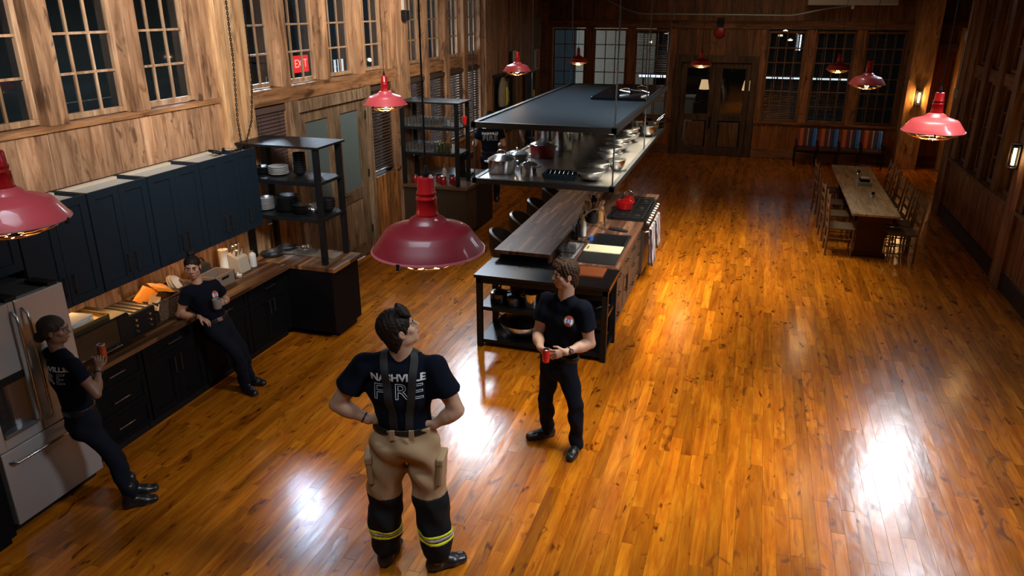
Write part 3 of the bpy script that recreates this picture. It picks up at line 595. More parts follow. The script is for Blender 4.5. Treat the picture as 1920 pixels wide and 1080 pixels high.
# ---- upper cabinets: five units with two doors each
UX=-5.30; uz0,uz1=1.385,2.275
ys=[4.14-.0,4.71,5.40,6.08,6.62,7.16]
bounds=[(3.26,4.11,1.83),(4.12,4.80,uz0),(4.81,5.49,uz0),(5.50,6.20,uz0),(6.21,6.83,uz0)]
lbls=['navy wall cabinet over the fridge','navy wall cabinet just right of the fridge, behind the left red lamp','navy wall cabinet third from the fridge','navy wall cabinet above the woman with the mug','navy wall cabinet at the right end, beside the shelving unit']
for i,(a,b,z0) in enumerate(bounds):
    t=thing('wall_cabinet',lbls[i],'cabinet',loc=(-5.48,(a+b)/2,z0),group='navy wall cabinets')
    m=M_(); m.box(-5.66,UX,a,a+.018,z0,uz1); m.box(-5.66,UX,b-.018,b,z0,uz1); m.box(-5.66,UX,a,b,z0,z0+.02); m.box(-5.66,-5.645,a,b,z0,uz1); m.box(-5.66,UX,a,b,uz1-.05,uz1-.03)
    m.build('body',NAVY,t)
    M_().box(-5.64,UX-.02,a+.018,b-.018,uz1-.032,uz1-.028).build('dusty_top',plain('unpainted_ply',(.40,.40,.38),.7,noise=.1),t)
    mm=M_(); mm.box(-5.645,-5.60,a,b,uz1-.03,uz1-.005); mm.build('rear_cleat',plain('raw_timber',(.50,.42,.32),.7,noise=.1),t)
    if i>0: M_().box(-5.62,UX-.02,a,a+.035,uz1-.03,uz1-.004).build('cross_cleat',MATS['raw_timber'],t)
    mid=(a+b)/2
    for k,(c,d) in enumerate(((a+.003,mid-.002),(mid+.002,b-.003))):
        dr=shaker_x(t,UX,c,d,z0+.003,uz1,NAVY)
        hy=mid-.045 if k==0 else mid+.045
        bar_handle(dr,(UX+.02,hy,z0+.10),(UX+.02,hy,z0+.28),(.03,0,0))
t=thing('wall_cabinet','narrow navy end panel cabinet touching the shelving unit','cabinet',loc=(-5.48,7.0,uz0),group='navy wall cabinets')
M_().box(-5.66,UX,6.84,7.14,uz0,uz1-.03).build('body',NAVY,t); M_().box(-5.64,UX-.02,6.86,7.12,uz1-.032,uz1-.028).build('dusty_top',MATS['unpainted_ply'],t)
dr=shaker_x(t,UX,6.843,7.137,uz0+.003,uz1,NAVY); bar_handle(dr,(UX+.02,6.89,uz0+.10),(UX+.02,6.89,uz0+.28),(.03,0,0))
# warm tube light under the cabinets
t=thing('under_cabinet_light','warm strip light fixed under the navy wall cabinets','light',loc=(-5.6,5.7,uz0))
M_().box(-5.63,-5.58,4.3,7.0,uz0-.02,uz0-.001).build('housing',BLK,t); M_().box(-5.625,-5.585,4.31,6.99,uz0-.026,uz0-.02).build('diffuser',plain('warm_strip',(1,.7,.4),.4,emit=(1,.55,.2),es=3),t)
l=bpy.data.lights.new('under_cabinet_glow','AREA'); l.shape='RECTANGLE'; l.size=.05; l.size_y=2.7; l.energy=5.0; l.color=(1,.50,.17); o=bpy.data.objects.new('under_cabinet_glow',l); COL.objects.link(o); o.location=(-5.52,5.65,uz0-.03); o.rotation_euler=(0,R_(-25),0)
# loops of black chain hanging by the corner post, heap on the cabinet
t=thing('chain_hoist','black hanging chain loop in front of the fresh pine corner post','chain',loc=(-5.3,7.0,uz1))
CH=plain('black_chain',(.02,.022,.02),.4,.7)
def chain(m,pts,step=.026,r=.0045):
    pts=[Vector(p) for p in pts]; k=0
    for a,b in zip(pts,pts[1:]):
        n=max(1,int((b-a).length/step)); d=(b-a).normalized(); s=d.orthogonal().normalized(); q=d.cross(s)
        for i in range(n):
            c=a+(b-a)*((i+.5)/n); w=s if k%2 else q; k+=1
            loop=[c+d*math.cos(u)*.019+w*math.sin(u)*.009 for u in [2*math.pi*j/8 for j in range(8)]]
            m.tube(loop,r,4,closed=True)
m=M_(); chain(m,[(-5.42,7.15,ZC),(-5.42,7.14,3.2),(-5.40,7.06,2.6),(-5.38,7.05,2.30)]); tag(m.build('chain_strand',CH,t),kind='stuff')
m=M_(); chain(m,[(-5.36,7.38,ZC),(-5.37,7.36,3.0),(-5.38,7.28,2.55),(-5.40,7.16,2.32)]); tag(m.build('chain_strand',CH,t),kind='stuff')
m=M_(); r5=random.Random(5); pts=[(-5.45+r5.uniform(-.08,.08),6.60+i*.04+r5.uniform(-.03,.03),uz1+r5.uniform(-.02,.03)) for i in range(13)]; chain(m,pts); chain(m,[(p[0]+.02,p[1]-.02,p[2]+.012) for p in pts[::-1]]); tag(m.build('chain_heap',CH,t),kind='stuff')
# ---- base cabinets
BX=-5.08
BASEM=plain('charcoal_cabinet',(.0035,.0042,.006),.55,spec=.12)
def base_unit(y0,y1,kind,label):
    t=thing('base_cabinet',label,'cabinet',loc=(-5.38,(y0+y1)/2,0),group='dark base cabinets under the wooden worktop')
    M_().box(-5.66,BX,y0,y1,.10,.868).build('body',BASEM,t); M_().box(-5.6,BX-.05,y0,y1,0,.10).build('toe_kick',BLK,t)
    if kind=='drawers':
        for z0,z1 in ((.62,.86),(.37,.615),(.11,.365)):
            dr=shaker_x(t,BX,y0+.004,y1-.004,z0,z1,BASEM,'drawer',rail=.045); mid=(y0+y1)/2; bar_handle(dr,(BX+.02,mid-.09,(z0+z1)/2+.02),(BX+.02,mid+.09,(z0+z1)/2+.02),(.03,0,0),mat=plain('satin_handle',(.35,.34,.33),.3,1))
    else:
        mid=(y0+y1)/2
        dr=shaker_x(t,BX,y0+.004,y1-.004,.68,.86,BASEM,'drawer',rail=.045); bar_handle(dr,(BX+.02,mid-.09,.77),(BX+.02,mid+.09,.77),(.03,0,0),mat=MATS['satin_handle'])
        for k,(c,d) in enumerate(((y0+.004,mid-.002),(mid+.002,y1-.004))):
            dr=shaker_x(t,BX,c,d,.11,.675,BASEM); hy=mid-.04 if k==0 else mid+.04; bar_handle(dr,(BX+.02,hy,.45),(BX+.02,hy,.62),(.03,0,0))
base_unit(4.20,4.85,'drawers','dark three-drawer base unit right of the fridge'); base_unit(4.86,5.62,'doors','dark base unit with drawer and two doors, left of the woman with the mug')
base_unit(5.63,6.40,'doors','dark base unit behind the woman with the mug'); base_unit(6.41,7.16,'doors','dark base unit at the inside corner by the peninsula')
t=thing('worktop','oiled dark block worktop running from the fridge to the peninsula','worktop',loc=(-5.33,5.7,.87))
M_().box(-5.67,-5.0,4.17,7.165,.87,.91).build('slab',BUTCHL,t,bevel=.003)
def peninsula(y0,y1,label,l2,l3,mat,basem):
    t=thing('peninsula_cabinet',label,'cabinet',loc=(-5.1,(y0+y1)/2,0))
    M_().box(-5.60,-4.47,y0-.07 if y0<8 else y0+.02,y1-.02,.09,.862).build('body',basem,t,bevel=.003); M_().box(-5.58,-4.52,y0+.06,y1-.06,0,.09).build('plinth',BLK,t)
    t=thing('worktop',l2,'worktop',loc=(-5.1,(y0+y1)/2,.862)); M_().box(-5.60,-4.42,y0-.08 if y0<8 else y0-.03,y1,.862,.912).build('slab',mat,t,bevel=.003)
    t=thing('shelving_unit',l3,'shelves',loc=(-5.1,(y0+y1)/2,.912)); xs=(-5.60,-4.63); py=(y0+.0,y1-.08)
    for x in xs:
        for y in py: M_().box(x,x+.06,y,y+.06,.912,2.29).build('post',STEELB,t,bevel=.003)
    for z,nm in ((2.27,'top_shelf'),(1.855,'shelf'),(1.43,'shelf')):
        m=M_(); a,b=(xs[0]-.005,xs[1]+.065) ; c,e=(py[0]-.005,py[1]+.065)
        if nm=='top_shelf': m.box(a-.02,b+.03,c-.02,e+.02,z,z+.025)
        else: m.box(a,b,c+.06-.04,e-.02,z,z+.035); m.box(a+.06,b-.06,c,c+.02,z-.01,z+.035)
        m.build(nm,STEELB,t,bevel=.002)
peninsula(7.25,7.82,'black peninsula cabinet end, nearer the fridge side','striped butcher block peninsula top under the nearer shelving','black steel shelving unit with dishes, nearer the navy cabinets',BUTCHX,BASEM)
peninsula(11.50,12.08,'dark bar cabinet with brown end panel, farther along the left wall','dark wooden top of the farther bar cabinet','black steel shelving unit full of drinking glasses, by the slat blinds',plain('dark_oiled_top',(.09,.045,.02),.5,noise=.3,nscale=30),plain('brown_black_cabinet',(.035,.024,.014),.5))
# ---- fridge
FX=-4.95; t=thing('fridge','stainless french door fridge with bottom freezer drawer','fridge',loc=(-5.3,3.73,0))
SS=plain('fridge_steel',(.46,.47,.48),.34,.50,noise=.05,nscale=2,bump=.05)
M_().box(-5.66,FX-.07,3.33,4.13,.06,1.75).build('body',plain('fridge_side_grey',(.09,.09,.09),.4,.3),t,bevel=.004)
M_().box(-5.6,FX-.08,3.35,4.11,0,.06).build('toe_grille',BLK,t)
for k,(a,b) in enumerate(((3.33,3.70),(3.71,4.13))):
    if k==1: dr=M_().box(FX-.065,FX,a,b,.70,1.76).build('door',SS,t,bevel=.008)
    else:
        m=M_(); m.box(FX-.065,FX,a,3.385,.70,1.76); m.box(FX-.065,FX,3.655,b,.70,1.76); m.box(FX-.065,FX,3.385,3.655,.70,.80); m.box(FX-.065,FX,3.385,3.655,1.24,1.76); dr=m.build('door',SS,t,bevel=.004)
        ds=M_(); n=14
        for i in range(n):
            y0_=3.387+(3.653-3.387)*i/n; y1_=3.387+(3.653-3.387)*(i+1)/n
            f=lambda y:FX-.01-.05*math.sin(math.pi*(y-3.387)/.266)
            ds.add([(f(y0_),y0_,.82),(f(y1_),y1_,.82),(f(y1_),y1_,1.18),(f(y0_),y0_,1.18)],[(0,1,2,3)])
        ds.build('dispenser_niche',plain('niche_steel',(.16,.16,.17),.25,.9),dr,smooth=60)
        M_().box(FX-.06,FX+.02,3.387,3.653,.79,.82).build('drip_tray',plain('grey_tray',(.2,.2,.2),.3,.6),dr,bevel=.004); M_().box(FX-.05,FX+.004,3.387,3.653,1.18,1.24).build('control_panel',BLK,dr,bevel=.003)
    hy=3.66 if k==0 else 3.75
    m=M_(); m.tube([(FX+.005,hy,.80),(FX+.055,hy,.83),(FX+.06,hy,.9),(FX+.06,hy,1.6),(FX+.055,hy,1.66),(FX+.005,hy,1.69)],.011,10); m.build('handle',BRUSH,dr,smooth=60)
dr=M_().box(FX-.065,FX,3.33,4.13,.08,.69).build('freezer_drawer',SS,t,bevel=.008)
m=M_(); m.tube([(FX+.005,3.38,.60),(FX+.055,3.40,.60),(FX+.055,4.06,.60),(FX+.005,4.08,.60)],.012,10); m.build('handle',BRUSH,dr,smooth=60)
m=M_(); m.box(-5.2,FX-.02,3.36,3.44,1.76,1.785); m.box(-5.2,FX-.02,4.02,4.10,1.76,1.785); m.box(-5.2,FX-.02,3.66,3.75,1.76,1.785); tag(m.build('hinge_covers',BLK,t),kind='stuff')
tag(M_().box(-5.66,-4.98,3.24,3.31,0,2.3).build('fridge_surround',BASEM,bevel=.003),'dark full height side panel left of the fridge','panel')
tag(M_().box(-5.66,-4.93,2.3,3.23,0,.9).build('near_cabinet',BASEM,bevel=.004),'dark cabinet at the lower left corner, mostly out of frame','cabinet')
# ---- island
ISL=plain('smoked_oak_front',(.085,.055,.036),.5,noise=.15,nscale=6)
t=thing('island_cabinet','long smoked oak island cabinet with drawers facing right','cabinet',loc=(-2.05,10.1,0))
m=M_(); m.box(-2.62,-1.85,8.2,11.98,.10,.866); m.box(-1.85,-1.36,8.2,8.262,.10,.866); m.box(-1.85,-1.36,8.262,9.56,.10,.69); m.box(-1.85,-1.36,9.56,10.28,.10,.866); m.box(-1.85,-1.36,11.65,11.98,.10,.866); m.build('body',ISL,t); M_().box(-2.58,-1.42,8.25,11.95,0,.10).build('toe_kick',BLK,t)
ix=-1.36
def isl_col(y0,y1,kind):
    mid=(y0+y1)/2
    if kind=='3':
        for z0,z1 in ((.65,.86),(.40,.645),(.11,.395)):
            dr=shaker_x(t,ix,y0+.003,y1-.003,z0,z1,ISL,'drawer',rail=.04,th=.022); bar_handle(dr,(ix+.02,mid-.07,(z0+z1)/2),(ix+.02,mid+.07,(z0+z1)/2),(.032,0,0),r=.007,mat=BLK)
    else:
        dr=shaker_x(t,ix,y0+.003,y1-.003,.68,.86,ISL,'drawer',rail=.04,th=.022); bar_handle(dr,(ix+.02,mid-.07,.77),(ix+.02,mid+.07,.77),(.032,0,0),r=.007,mat=BLK)
        for c,e,hy in ((y0+.003,mid-.002,mid-.04),(mid+.002,y1-.003,mid+.04)):
            dr=shaker_x(t,ix,c,e,.11,.675,ISL,'door',rail=.06,th=.022); bar_handle(dr,(ix+.02,hy,.36),(ix+.02,hy,.58),(.032,0,0),r=.007,mat=BLK)
isl_col(8.22,8.62,'3'); isl_col(8.63,9.30,'2'); isl_col(9.31,9.78,'3'); isl_col(9.79,10.25,'3')
tp=thing('worktop','walnut butcher block worktop around the sink and cooktop','worktop',loc=(-1.7,10,.87))
m=M_(); z0,z1=.868,.912
m.box(-2.13,-1.84,8.19,12.0,z0,z1); m.box(-1.84,-1.31,8.19,8.27,z0,z1); m.box(-1.36,-1.31,8.27,9.55,z0,z1); m.box(-1.84,-1.31,9.55,10.27,z0,z1); m.box(-1.84,-1.31,11.66,12.0,z0,z1)
m.build('slab',BUTCH,tp)
tp=thing('raised_bar_top','raised walnut breakfast bar slab along the stool side','worktop',loc=(-2.45,10,.975)); 
M_().box(-2.74,-2.13,8.18,11.98,.868,.975).build('bar_frame',BLK,tp)
M_().box(-2.80,-2.10,8.12,12.0,.975,1.02).build('slab',BUTCH,tp,bevel=.003)
M_().box(-2.13,-2.10,8.13,12.0,.912,.976).build('waterfall_side',BUTCH,tp)
# sink
s=thing('sink','black workstation sink sunk in the walnut worktop','sink',loc=(-1.6,8.9,.9))
m=M_(); m.box(-1.84,-1.80,8.27,9.55,.70,.915); m.box(-1.40,-1.36,8.27,9.55,.70,.915); m.box(-1.80,-1.40,8.27,8.30,.70,.915); m.box(-1.80,-1.40,9.51,9.55,.70,.915); m.box(-1.80,-1.40,8.30,9.51,.70,.72); m.build('basin',plain('black_composite',(.016,.016,.016),.32),s,bevel=.004)
M_().cyl((-1.6,9.2,.72),(-1.6,9.2,.726),.045,n=20).build('drain',CHROME,s)
tag(M_().box(-1.82,-1.38,8.29,8.66,.905,.925).build('sink_cover',plain('charcoal_board',(.02,.021,.022),.4),bevel=.006),'charcoal sliding cover at the near end of the sink','board')
t=thing('cutting_board','cream cutting board lying across the sink','board',loc=(-1.6,8.83,.917))
M_().box(-1.83,-1.37,8.69,8.97,.917,.935).build('board',plain('cream_board',(.78,.75,.48),.5),t,bevel=.006); M_().box(-1.80,-1.785,8.76,8.87,.935,.9365).build('grip_slot',BLK,t)
t=thing('faucet','tall chrome bridge faucet with high arched neck','faucet',loc=(-1.92,9.06,.912))
m=M_(); m.cyl((-1.93,9.06,.912),(-1.93,9.06,.93),.03,n=16); m.tube([(-1.93,9.06,.93),(-1.93,9.06,1.26)],.017,12); m.build('riser',CHROME,t,smooth=50)
M_().tube([(-1.93,9.06,1.20),(-1.925,9.10,1.25),(-1.90,9.20,1.275),(-1.86,9.36,1.28),(-1.81,9.54,1.25),(-1.775,9.66,1.19),(-1.76,9.70,1.12),(-1.76,9.70,1.05)],.011,10).build('spout',CHROME,t,smooth=60)
m=M_(); m.tube([(-1.93,9.06,.99),(-1.90,9.0,1.0),(-1.90,8.95,1.04)],.008,8); m.build('lever',CHROME,t,smooth=60)
t=thing('faucet_riser','slim chrome second riser of the bridge faucet beside the black cloth','faucet',loc=(-1.78,9.72,.912))
m=M_(); m.cyl((-1.76,9.70,.912),(-1.76,9.70,.93),.025,n=14); m.tube([(-1.76,9.70,.93),(-1.76,9.70,1.05)],[.013,.010],10); m.build('body',CHROME,t,smooth=60)  # base that the faucet's arched neck comes down to
tag(M_().add([],[]).tube([(-1.70,9.76,.93),(-1.60,9.73,.935),(-1.50,9.70,.93),(-1.44,9.70,.925)],[.018,.026,.024,.016],10).build('dish_cloth',plain('black_cloth',(.012,.012,.014),.9,bump=.4,nscale=60),smooth=60),'rolled black cloth behind the sink','cloth')
# dish rack
t=thing('dish_rack','black wire dish rack with clear drip tray left of the sink','rack',loc=(-1.97,8.68,.912))
m=M_()
for z in (.93,1.0): m.tube([(-2.09,8.33,z),(-1.86,8.33,z),(-1.86,9.03,z),(-2.09,9.03,z)],.005,6,closed=True)
for y in [8.33+i*.05 for i in range(15)]: m.tube([(-2.09,y,1.0),(-2.09,y,.93),(-1.86,y,.93),(-1.86,y,1.0)],.0025,5)
tag(m.build('wire_frame',plain('black_wire',(.015,.015,.015),.3,.6),t),kind='stuff')
M_().box(-2.08,-1.87,8.34,9.02,.914,.92).build('drip_tray',plain('pale_tray',(.65,.68,.70),.25),t)
GL=glass('thin_glass',(.97,.99,1),.99,.22,.16)
for i in range(6):
    y=8.40+.09*(i%3)+.0*i; x=-2.03+.10*(i//3); tmb=M_().shell([(.030,0),(.036,.04),(.038,.09)],.003,(x,y,.935),14)
    tag(tmb.build('glass',glass('rack_glass',(.9,.95,1),.8,.3,.4),smooth=50),'upturned clear glass drying in the wire rack','glass','glasses in the dish rack')
t=thing('colander','crushed looking clear plastic tub at the near end of the rack','tub',loc=(-1.97,8.37,.94)); 
# bottles by the sink
def bottle(loc,label,body,cap,h=.2,r=.032,pump=False,name='bottle'):
    t=thing(name,label,'bottle',loc=loc)
    M_().lathe([(.001,0),(r,.002),(r,h*.68),(r*.85,h*.78),(r*.35,h*.86),(r*.35,h*.92)],(0,0,0),18).build('body',body,t,world=False,smooth=45)
    m=M_(); m.cyl((0,0,h*.9),(0,0,h*1.0),r*.42,n=12)
    if pump: m.tube([(0,0,h),(0,0,h*1.12),(r*.4,0,h*1.14),(r*1.3,0,h*1.1)],.006,6)
    m.build('cap',cap,t,world=False,smooth=45); return t
bpy.data.objects.remove(bpy.data.objects['colander'])
BG=plain('dark_bottle',(.012,.014,.012),.15); TEAL=plain('pale_teal_label',(.35,.62,.60),.4); CREAM=plain('cream_plastic',(.75,.70,.45),.4); BLUE=plain('cobalt_plastic',(.02,.12,.45),.3)
bottle((-2.03,9.28,.912),'dark soap bottle beside the faucet base',BG,BLK,.22,.034,True)
bottle((-2.05,9.44,.912),'pale teal labelled bottle behind the dark soap bottle',TEAL,plain('white_cap',(.8,.8,.8),.4),.26,.04)
bottle((-1.97,9.36,.912),'white trigger bottle by the teal one',plain('white_plastic',(.65,.68,.68),.35),CHROME,.24,.033,True)
t=thing('dish_brush','cream headed brush standing behind the soap bottles','brush',loc=(-2.00,9.50,.912)); M_().lathe([(.001,.30),(.028,.31),(.036,.345),(.024,.385),(.001,.395)],(0,0,0),14).build('head',CREAM,t,world=False,smooth=50); M_().cyl((0,0,.0),(0,0,.31),.010).build('stick',BLK,t,world=False)
tag(M_().lathe([(.001,0),(.028,.002),(.03,.05),(.001,.055)],(-1.84,9.20,.912),14).build('sponge_holder',BLUE,smooth=40),'small cobalt blue sponge dish by the faucet','dish')
t=thing('utensil_jar','black jar of utensils by the faucet','jar',loc=(-2.04,9.16,.912)); M_().shell([(.04,0),(.045,.10)],.004,(0,0,0),16).build('jar',BLK,t,world=False,smooth=50)
for i,(dx,dy) in enumerate(((-.02,.01),(.02,.015),(0,-.02),(.01,.03))): M_().tube([(dx*.6,dy*.6,.01),(dx*2.2,dy*2.2,.19)],[.004,.009],6).build('utensil_handle',[CHROME,BLK,CHROME,plain('black_handle2',(.02,.02,.02),.3)][i],t,world=False,smooth=50)
# crock of utensils
t=thing('utensil_crock','black crock crowded with spoons and spatulas on the island','crock',loc=(-1.99,10.04,.912)); M_().shell([(.065,0),(.075,.06),(.078,.17)],.006,(0,0,0),22).build('crock',plain('black_glaze',(.02,.022,.024),.2),t,world=False,smooth=50)
WS=plain('pale_spoon_wood',(.55,.36,.18),.6)
for i in range(13):
    a=i*2.4; rr_=.045; x,y=math.cos(a)*.03,math.sin(a)*.03; tx,ty=math.cos(a)*(.06+.03*(i%3)),math.sin(a)*(.06+.03*(i%3)); h=.25+.03*(i%4); mt=[WS,CHROME,BLK,CHROME][i%4]
    m=M_(); m.tube([(x,y,.02),(tx,ty,h)],[.004,.005],6); 
    d=(Vector((tx,ty,h))-Vector((x,y,.02))).normalized(); m.tube([Vector((tx,ty,h))-d*.01,Vector((tx,ty,h))+d*.03,Vector((tx,ty,h))+d*.065,Vector((tx,ty,h))+d*.075],[.006,.024,.022,.006],8)
    m.build('utensil',mt,t,world=False,smooth=50)
bottle((-2.0,10.22,.912),'tall amber oil bottle behind the utensil crock',plain('amber_glass',(.35,.15,.02),.1),BLK,.28,.033)
tag(M_().lathe([(.001,0),(.04,.002),(.042,.22),(.038,.23),(.001,.23)],(-1.90,10.14,.912),18).build('pepper_canister',plain('orange_wood_tin',(.50,.25,.08),.4),smooth=40),'upright orange brown canister right of the crock','canister')
# cooktop / range
t=thing('range','black gas range with six burners and brass knobs','stove',loc=(-1.55,10.95,0))
M_().box(-1.84,-1.28,10.29,11.64,.80,.922).build('hob_tray',plain('black_enamel',(.010,.011,.012),.25),t,bevel=.006)
M_().box(-1.36,-1.30,10.31,11.62,.12,.80).build('oven_front',plain('range_steel',(.12,.11,.10),.35,.8),t,bevel=.005)
M_().box(-1.84,-1.78,10.29,11.64,.922,.95).build('rear_vent',STEELB,t,bevel=.003)
m=M_(); m.obox((-1.285,10.965,.865),(.02,1.30,.09),(0,R_(-15),0)); m.build('control_panel',STEELB,t)
for i in range(9): M_().cyl((-1.28,10.40+i*.14,.87),(-1.245,10.40+i*.14,.865),.024,.020,14).build('knob',plain('brass_steel_knob',(.75,.66,.50),.25,1),t,smooth=40)
M_().tube([(-1.30,10.38,.74),(-1.235,10.38,.75),(-1.235,11.56,.75),(-1.30,11.56,.74)],.012,8).build('oven_rail',CHROME,t,smooth=50)
IRON=plain('cast_iron',(.018,.018,.019),.5,bump=.2,nscale=80)
for i in range(3):
    y0=10.34+i*.43
    g=M_()
    for x in (-1.76,-1.55,-1.34): g.box(x-.008,x+.008,y0,y0+.41,.935,.952)
    for k in range(5): yy=y0+.005+k*.1; g.box(-1.76,-1.34,yy-.006,yy+.008,.937,.954)
    g.build('grate',IRON,t)
    for x in (-1.66,-1.44): M_().lathe([(.001,.945),(.028,.943),(.04,.93),(.05,.922)],(x,y0+.2,0),16).build('burner',plain('burner_grey',(.06,.06,.065),.35,.6),t,smooth=40)
def pot(loc,label,r,h,mat,lidmat=None,lid=True,handles=2,knobr=.014,name='pot',domed=.03,rz=0,group=None,hmat=None,loop=False):
    t=thing(name,label,name.split('_')[-1] if name!='pot' else 'pot',loc=loc,rz=rz,group=group); hm=hmat or mat
    M_().shell([(r*.93,0),(r,.012),(r,h)],.004,(0,0,0),32).build('body',mat,t,world=False,smooth=45)
    M_().lathe([(r,h-.004),(r+.006,h),(r+.003,h+.004),(r-.003,h+.003)],(0,0,0),32).build('rim',hm,t,world=False,smooth=45)
    if lid:
        lo=M_().lathe([(r+.002,h+.003),(r*.9,h+.012),(r*.5,h+domed),(.001,h+domed*1.15)],(0,0,0),32).build('lid',lidmat or mat,t,world=False,smooth=45)
        m=M_()
        if loop: m.tube([(-r*.3,0,h+domed*.9),(-r*.3,0,h+domed+.035),(-r*.15,0,h+domed+.05),(r*.15,0,h+domed+.05),(r*.3,0,h+domed+.035),(r*.3,0,h+domed*.9)],.005,8)
        else: m.lathe([(.004,h+domed),(.006,h+domed+.012),(knobr,h+domed+.022),(knobr,h+domed+.032),(.001,h+domed+.04)],(0,0,0),14)
        m.build('lid_knob',hm,lo,world=False,smooth=50)
    for s in ([1,-1] if handles==2 else ([1] if handles==1 else [])):
        if handles==2: M_().tube([(s*r,-.04,h*.8),(s*(r+.035),-.035,h*.83),(s*(r+.035),.035,h*.83),(s*r,.04,h*.8)],.005,8).build('handle',hm,t,world=False,smooth=50)
        else: M_().tube([(r,0,h*.8),(r+.05,0,h*.86),(r+.20,0,h*.95)],[.008,.009,.011],8).build('handle',hm,t,world=False,smooth=50)
    return t
REDE=plain('red_enamel',(.50,.008,.010),.14,coat=.6)
pot((-1.68,10.80,.955),'round glossy red enamel pot on the range',.125,.10,REDE,REDE,name='casserole',handles=2,domed=.035,rz=.7)
t=thing('kettle','small glossy red kettle behind the red casserole on the range','kettle',loc=(-1.66,11.10,.955)); M_().lathe([(.001,0),(.08,.003),(.095,.05),(.07,.10),(.03,.125),(.001,.13)],(0,0,0),24).build('body',REDE,t,world=False,smooth=50); M_().tube([(-.07,0,.08),(-.06,0,.17),(0,0,.20),(.06,0,.17),(.07,0,.08)],.008,8).build('handle',CHROME,t,world=False,smooth=50)
# towels on the oven rail
def towel(label,y0,y1,zt,zb,mat,seed):
    t=thing('tea_towel',label,'towel',loc=(-1.22,(y0+y1)/2,zt)); r=random.Random(seed); n=16; rows=10; vs=[];fs=[]
    ph=r.random()*6
    for side in (0,1):
        for j in range(rows+1):
            v=j/rows
            for i in range(n+1):
                u=i/n; gather=1-.35*v*0; yy=(y0+y1)/2+(u-.5)*(y1-y0)*(1-.25*math.sin(v*1.2))
                amp=.012+.034*v; xx=.018+amp*math.sin(u*15+ph)+.01*v
                vs.append((-1.235+(xx if side==0 else -.012+xx*.2),yy,zt-(zt-zb)*v*(1 if side==0 else .5)+(.006*math.sin(u*9+ph) if v==1 else 0)))
    for side in (0,1):
        o=side*(rows+1)*(n+1)
        for j in range(rows):
            for i in range(n): a=o+j*(n+1)+i; fs.append((a,a+1,a+n+2,a+n+1))
    o=(rows+1)*(n+1)
    for i in range(n): fs.append((i,o+i,o+i+1,i+1))
    ob=M_().add(vs,fs).build('cloth',mat,t,smooth=80); s=ob.modifiers.new('thick','SOLIDIFY'); s.thickness=.004; return t
def stripe(name,c1,c2,sc,axis=1):
    m,nt,b=newmat(name); N=nt.nodes.new; tc=N('ShaderNodeTexCoord'); w=N('ShaderNodeTexWave'); w.bands_direction=['X','Y','Z'][axis]; w.inputs['Scale'].default_value=sc; nt.links.new(tc.outputs['Object'],w.inputs[0])
    cr=N('ShaderNodeValToRGB'); cr.color_ramp.interpolation='CONSTANT'; e=cr.color_ramp.elements; e[0].color=(*c1,1); e[1].position=.62; e[1].color=(*c2,1); nt.links.new(w.outputs[0],cr.inputs[0]); nt.links.new(cr.outputs[0],b.inputs['Base Color']); b.inputs['Roughness'].default_value=.9; MATS[name]=m; return m
ST=stripe('white_blue_stripe',(.82,.84,.88),(.03,.05,.12),14)
towel('blue striped white towel hanging lowest from the range rail',10.36,10.80,.79,.22,ST,3)
towel('second striped towel, farther along the range rail',10.86,11.36,.79,.34,ST,8)
# ---- black steel table at the island front
t=thing('steel_table','black steel work table with two lower shelves at the island front','table',loc=(-2.05,7.86,0))
for x in (-2.82,-1.36):
    for y in (7.54,8.10): M_().box(x,x+.065,y,y+.06,0,.87).build('leg',STEELB,t,bevel=.003)
M_().box(-2.84,-1.28,7.52,8.175,.865,.90).build('table_top',plain('satin_black_steel',(.018,.021,.026),.3,.7,noise=.1,nscale=3),t,bevel=.003)
m=M_(); m.box(-2.82,-1.30,7.54,7.57,.80,.865); m.box(-2.82,-1.30,8.12,8.15,.80,.865); m.box(-2.82,-2.79,7.54,8.15,.80,.865); m.box(-1.33,-1.30,7.54,8.15,.80,.865); m.build('apron',STEELB,t)
for z in (.46,.05): M_().box(-2.80,-1.32,7.56,8.14,z,z+.045).build('shelf',MATS['satin_black_steel'],t,bevel=.003)
tg=tag(M_().box(-1.74,-1.42,7.83,8.13,.901,.925).build('carving_board',plain('cherry_board',(.30,.085,.03),.35,noise=.2,nscale=12),bevel=.004),'reddish cherry carving board on the black steel table','board')
# pots under
pot((-2.62,7.76,.506),'dark saucepan with glass lid, leftmost on the steel table shelf',.10,.12,plain('gunmetal_pan',(.10,.10,.10),.25,.9),CHROME,handles=1,rz=.6)
pot((-2.43,7.72,.506),'small grey saucepan with ring lid knob on the steel table shelf',.075,.08,plain('grey_pan',(.16,.17,.18),.35,.8),None,handles=1,rz=1.2,loop=True)
pot((-2.21,7.74,.506),'tall open polished pot in the middle of the steel table shelf',.095,.17,CHROME,lid=False,handles=2,rz=.5)
t=thing('wok','large polished wok with two lugs on the bottom shelf of the steel table','wok',loc=(-2.33,7.82,.096))
M_().shell([(.08,0),(.19,.05),(.27,.13),(.295,.19)],.004,(0,0,0),40).build('bowl',CHROME,t,world=False,smooth=50); M_().tube([(-.27,-.06,.17),(-.33,-.05,.20),(-.33,.05,.20),(-.27,.06,.17)],.006,8).build('handle',BLK,t,world=False,smooth=50); M_().tube([(.27,-.06,.17),(.33,-.05,.20),(.33,.05,.20),(.27,.06,.17)],.006,8).build('handle',BLK,t,world=False,smooth=50)
t=thing('frying_pan','polished frying pans at the right of the steel table shelf','pan',loc=(-1.58,7.80,.506)); M_().shell([(.09,0),(.12,.045)],.003,(0,0,0),28).build('pan',CHROME,t,world=False,smooth=50); M_().tube([(.11,0,.04),(.17,.03,.06),(.25,.06,.075)],.008,8).build('handle',CHROME,t,world=False,smooth=50)
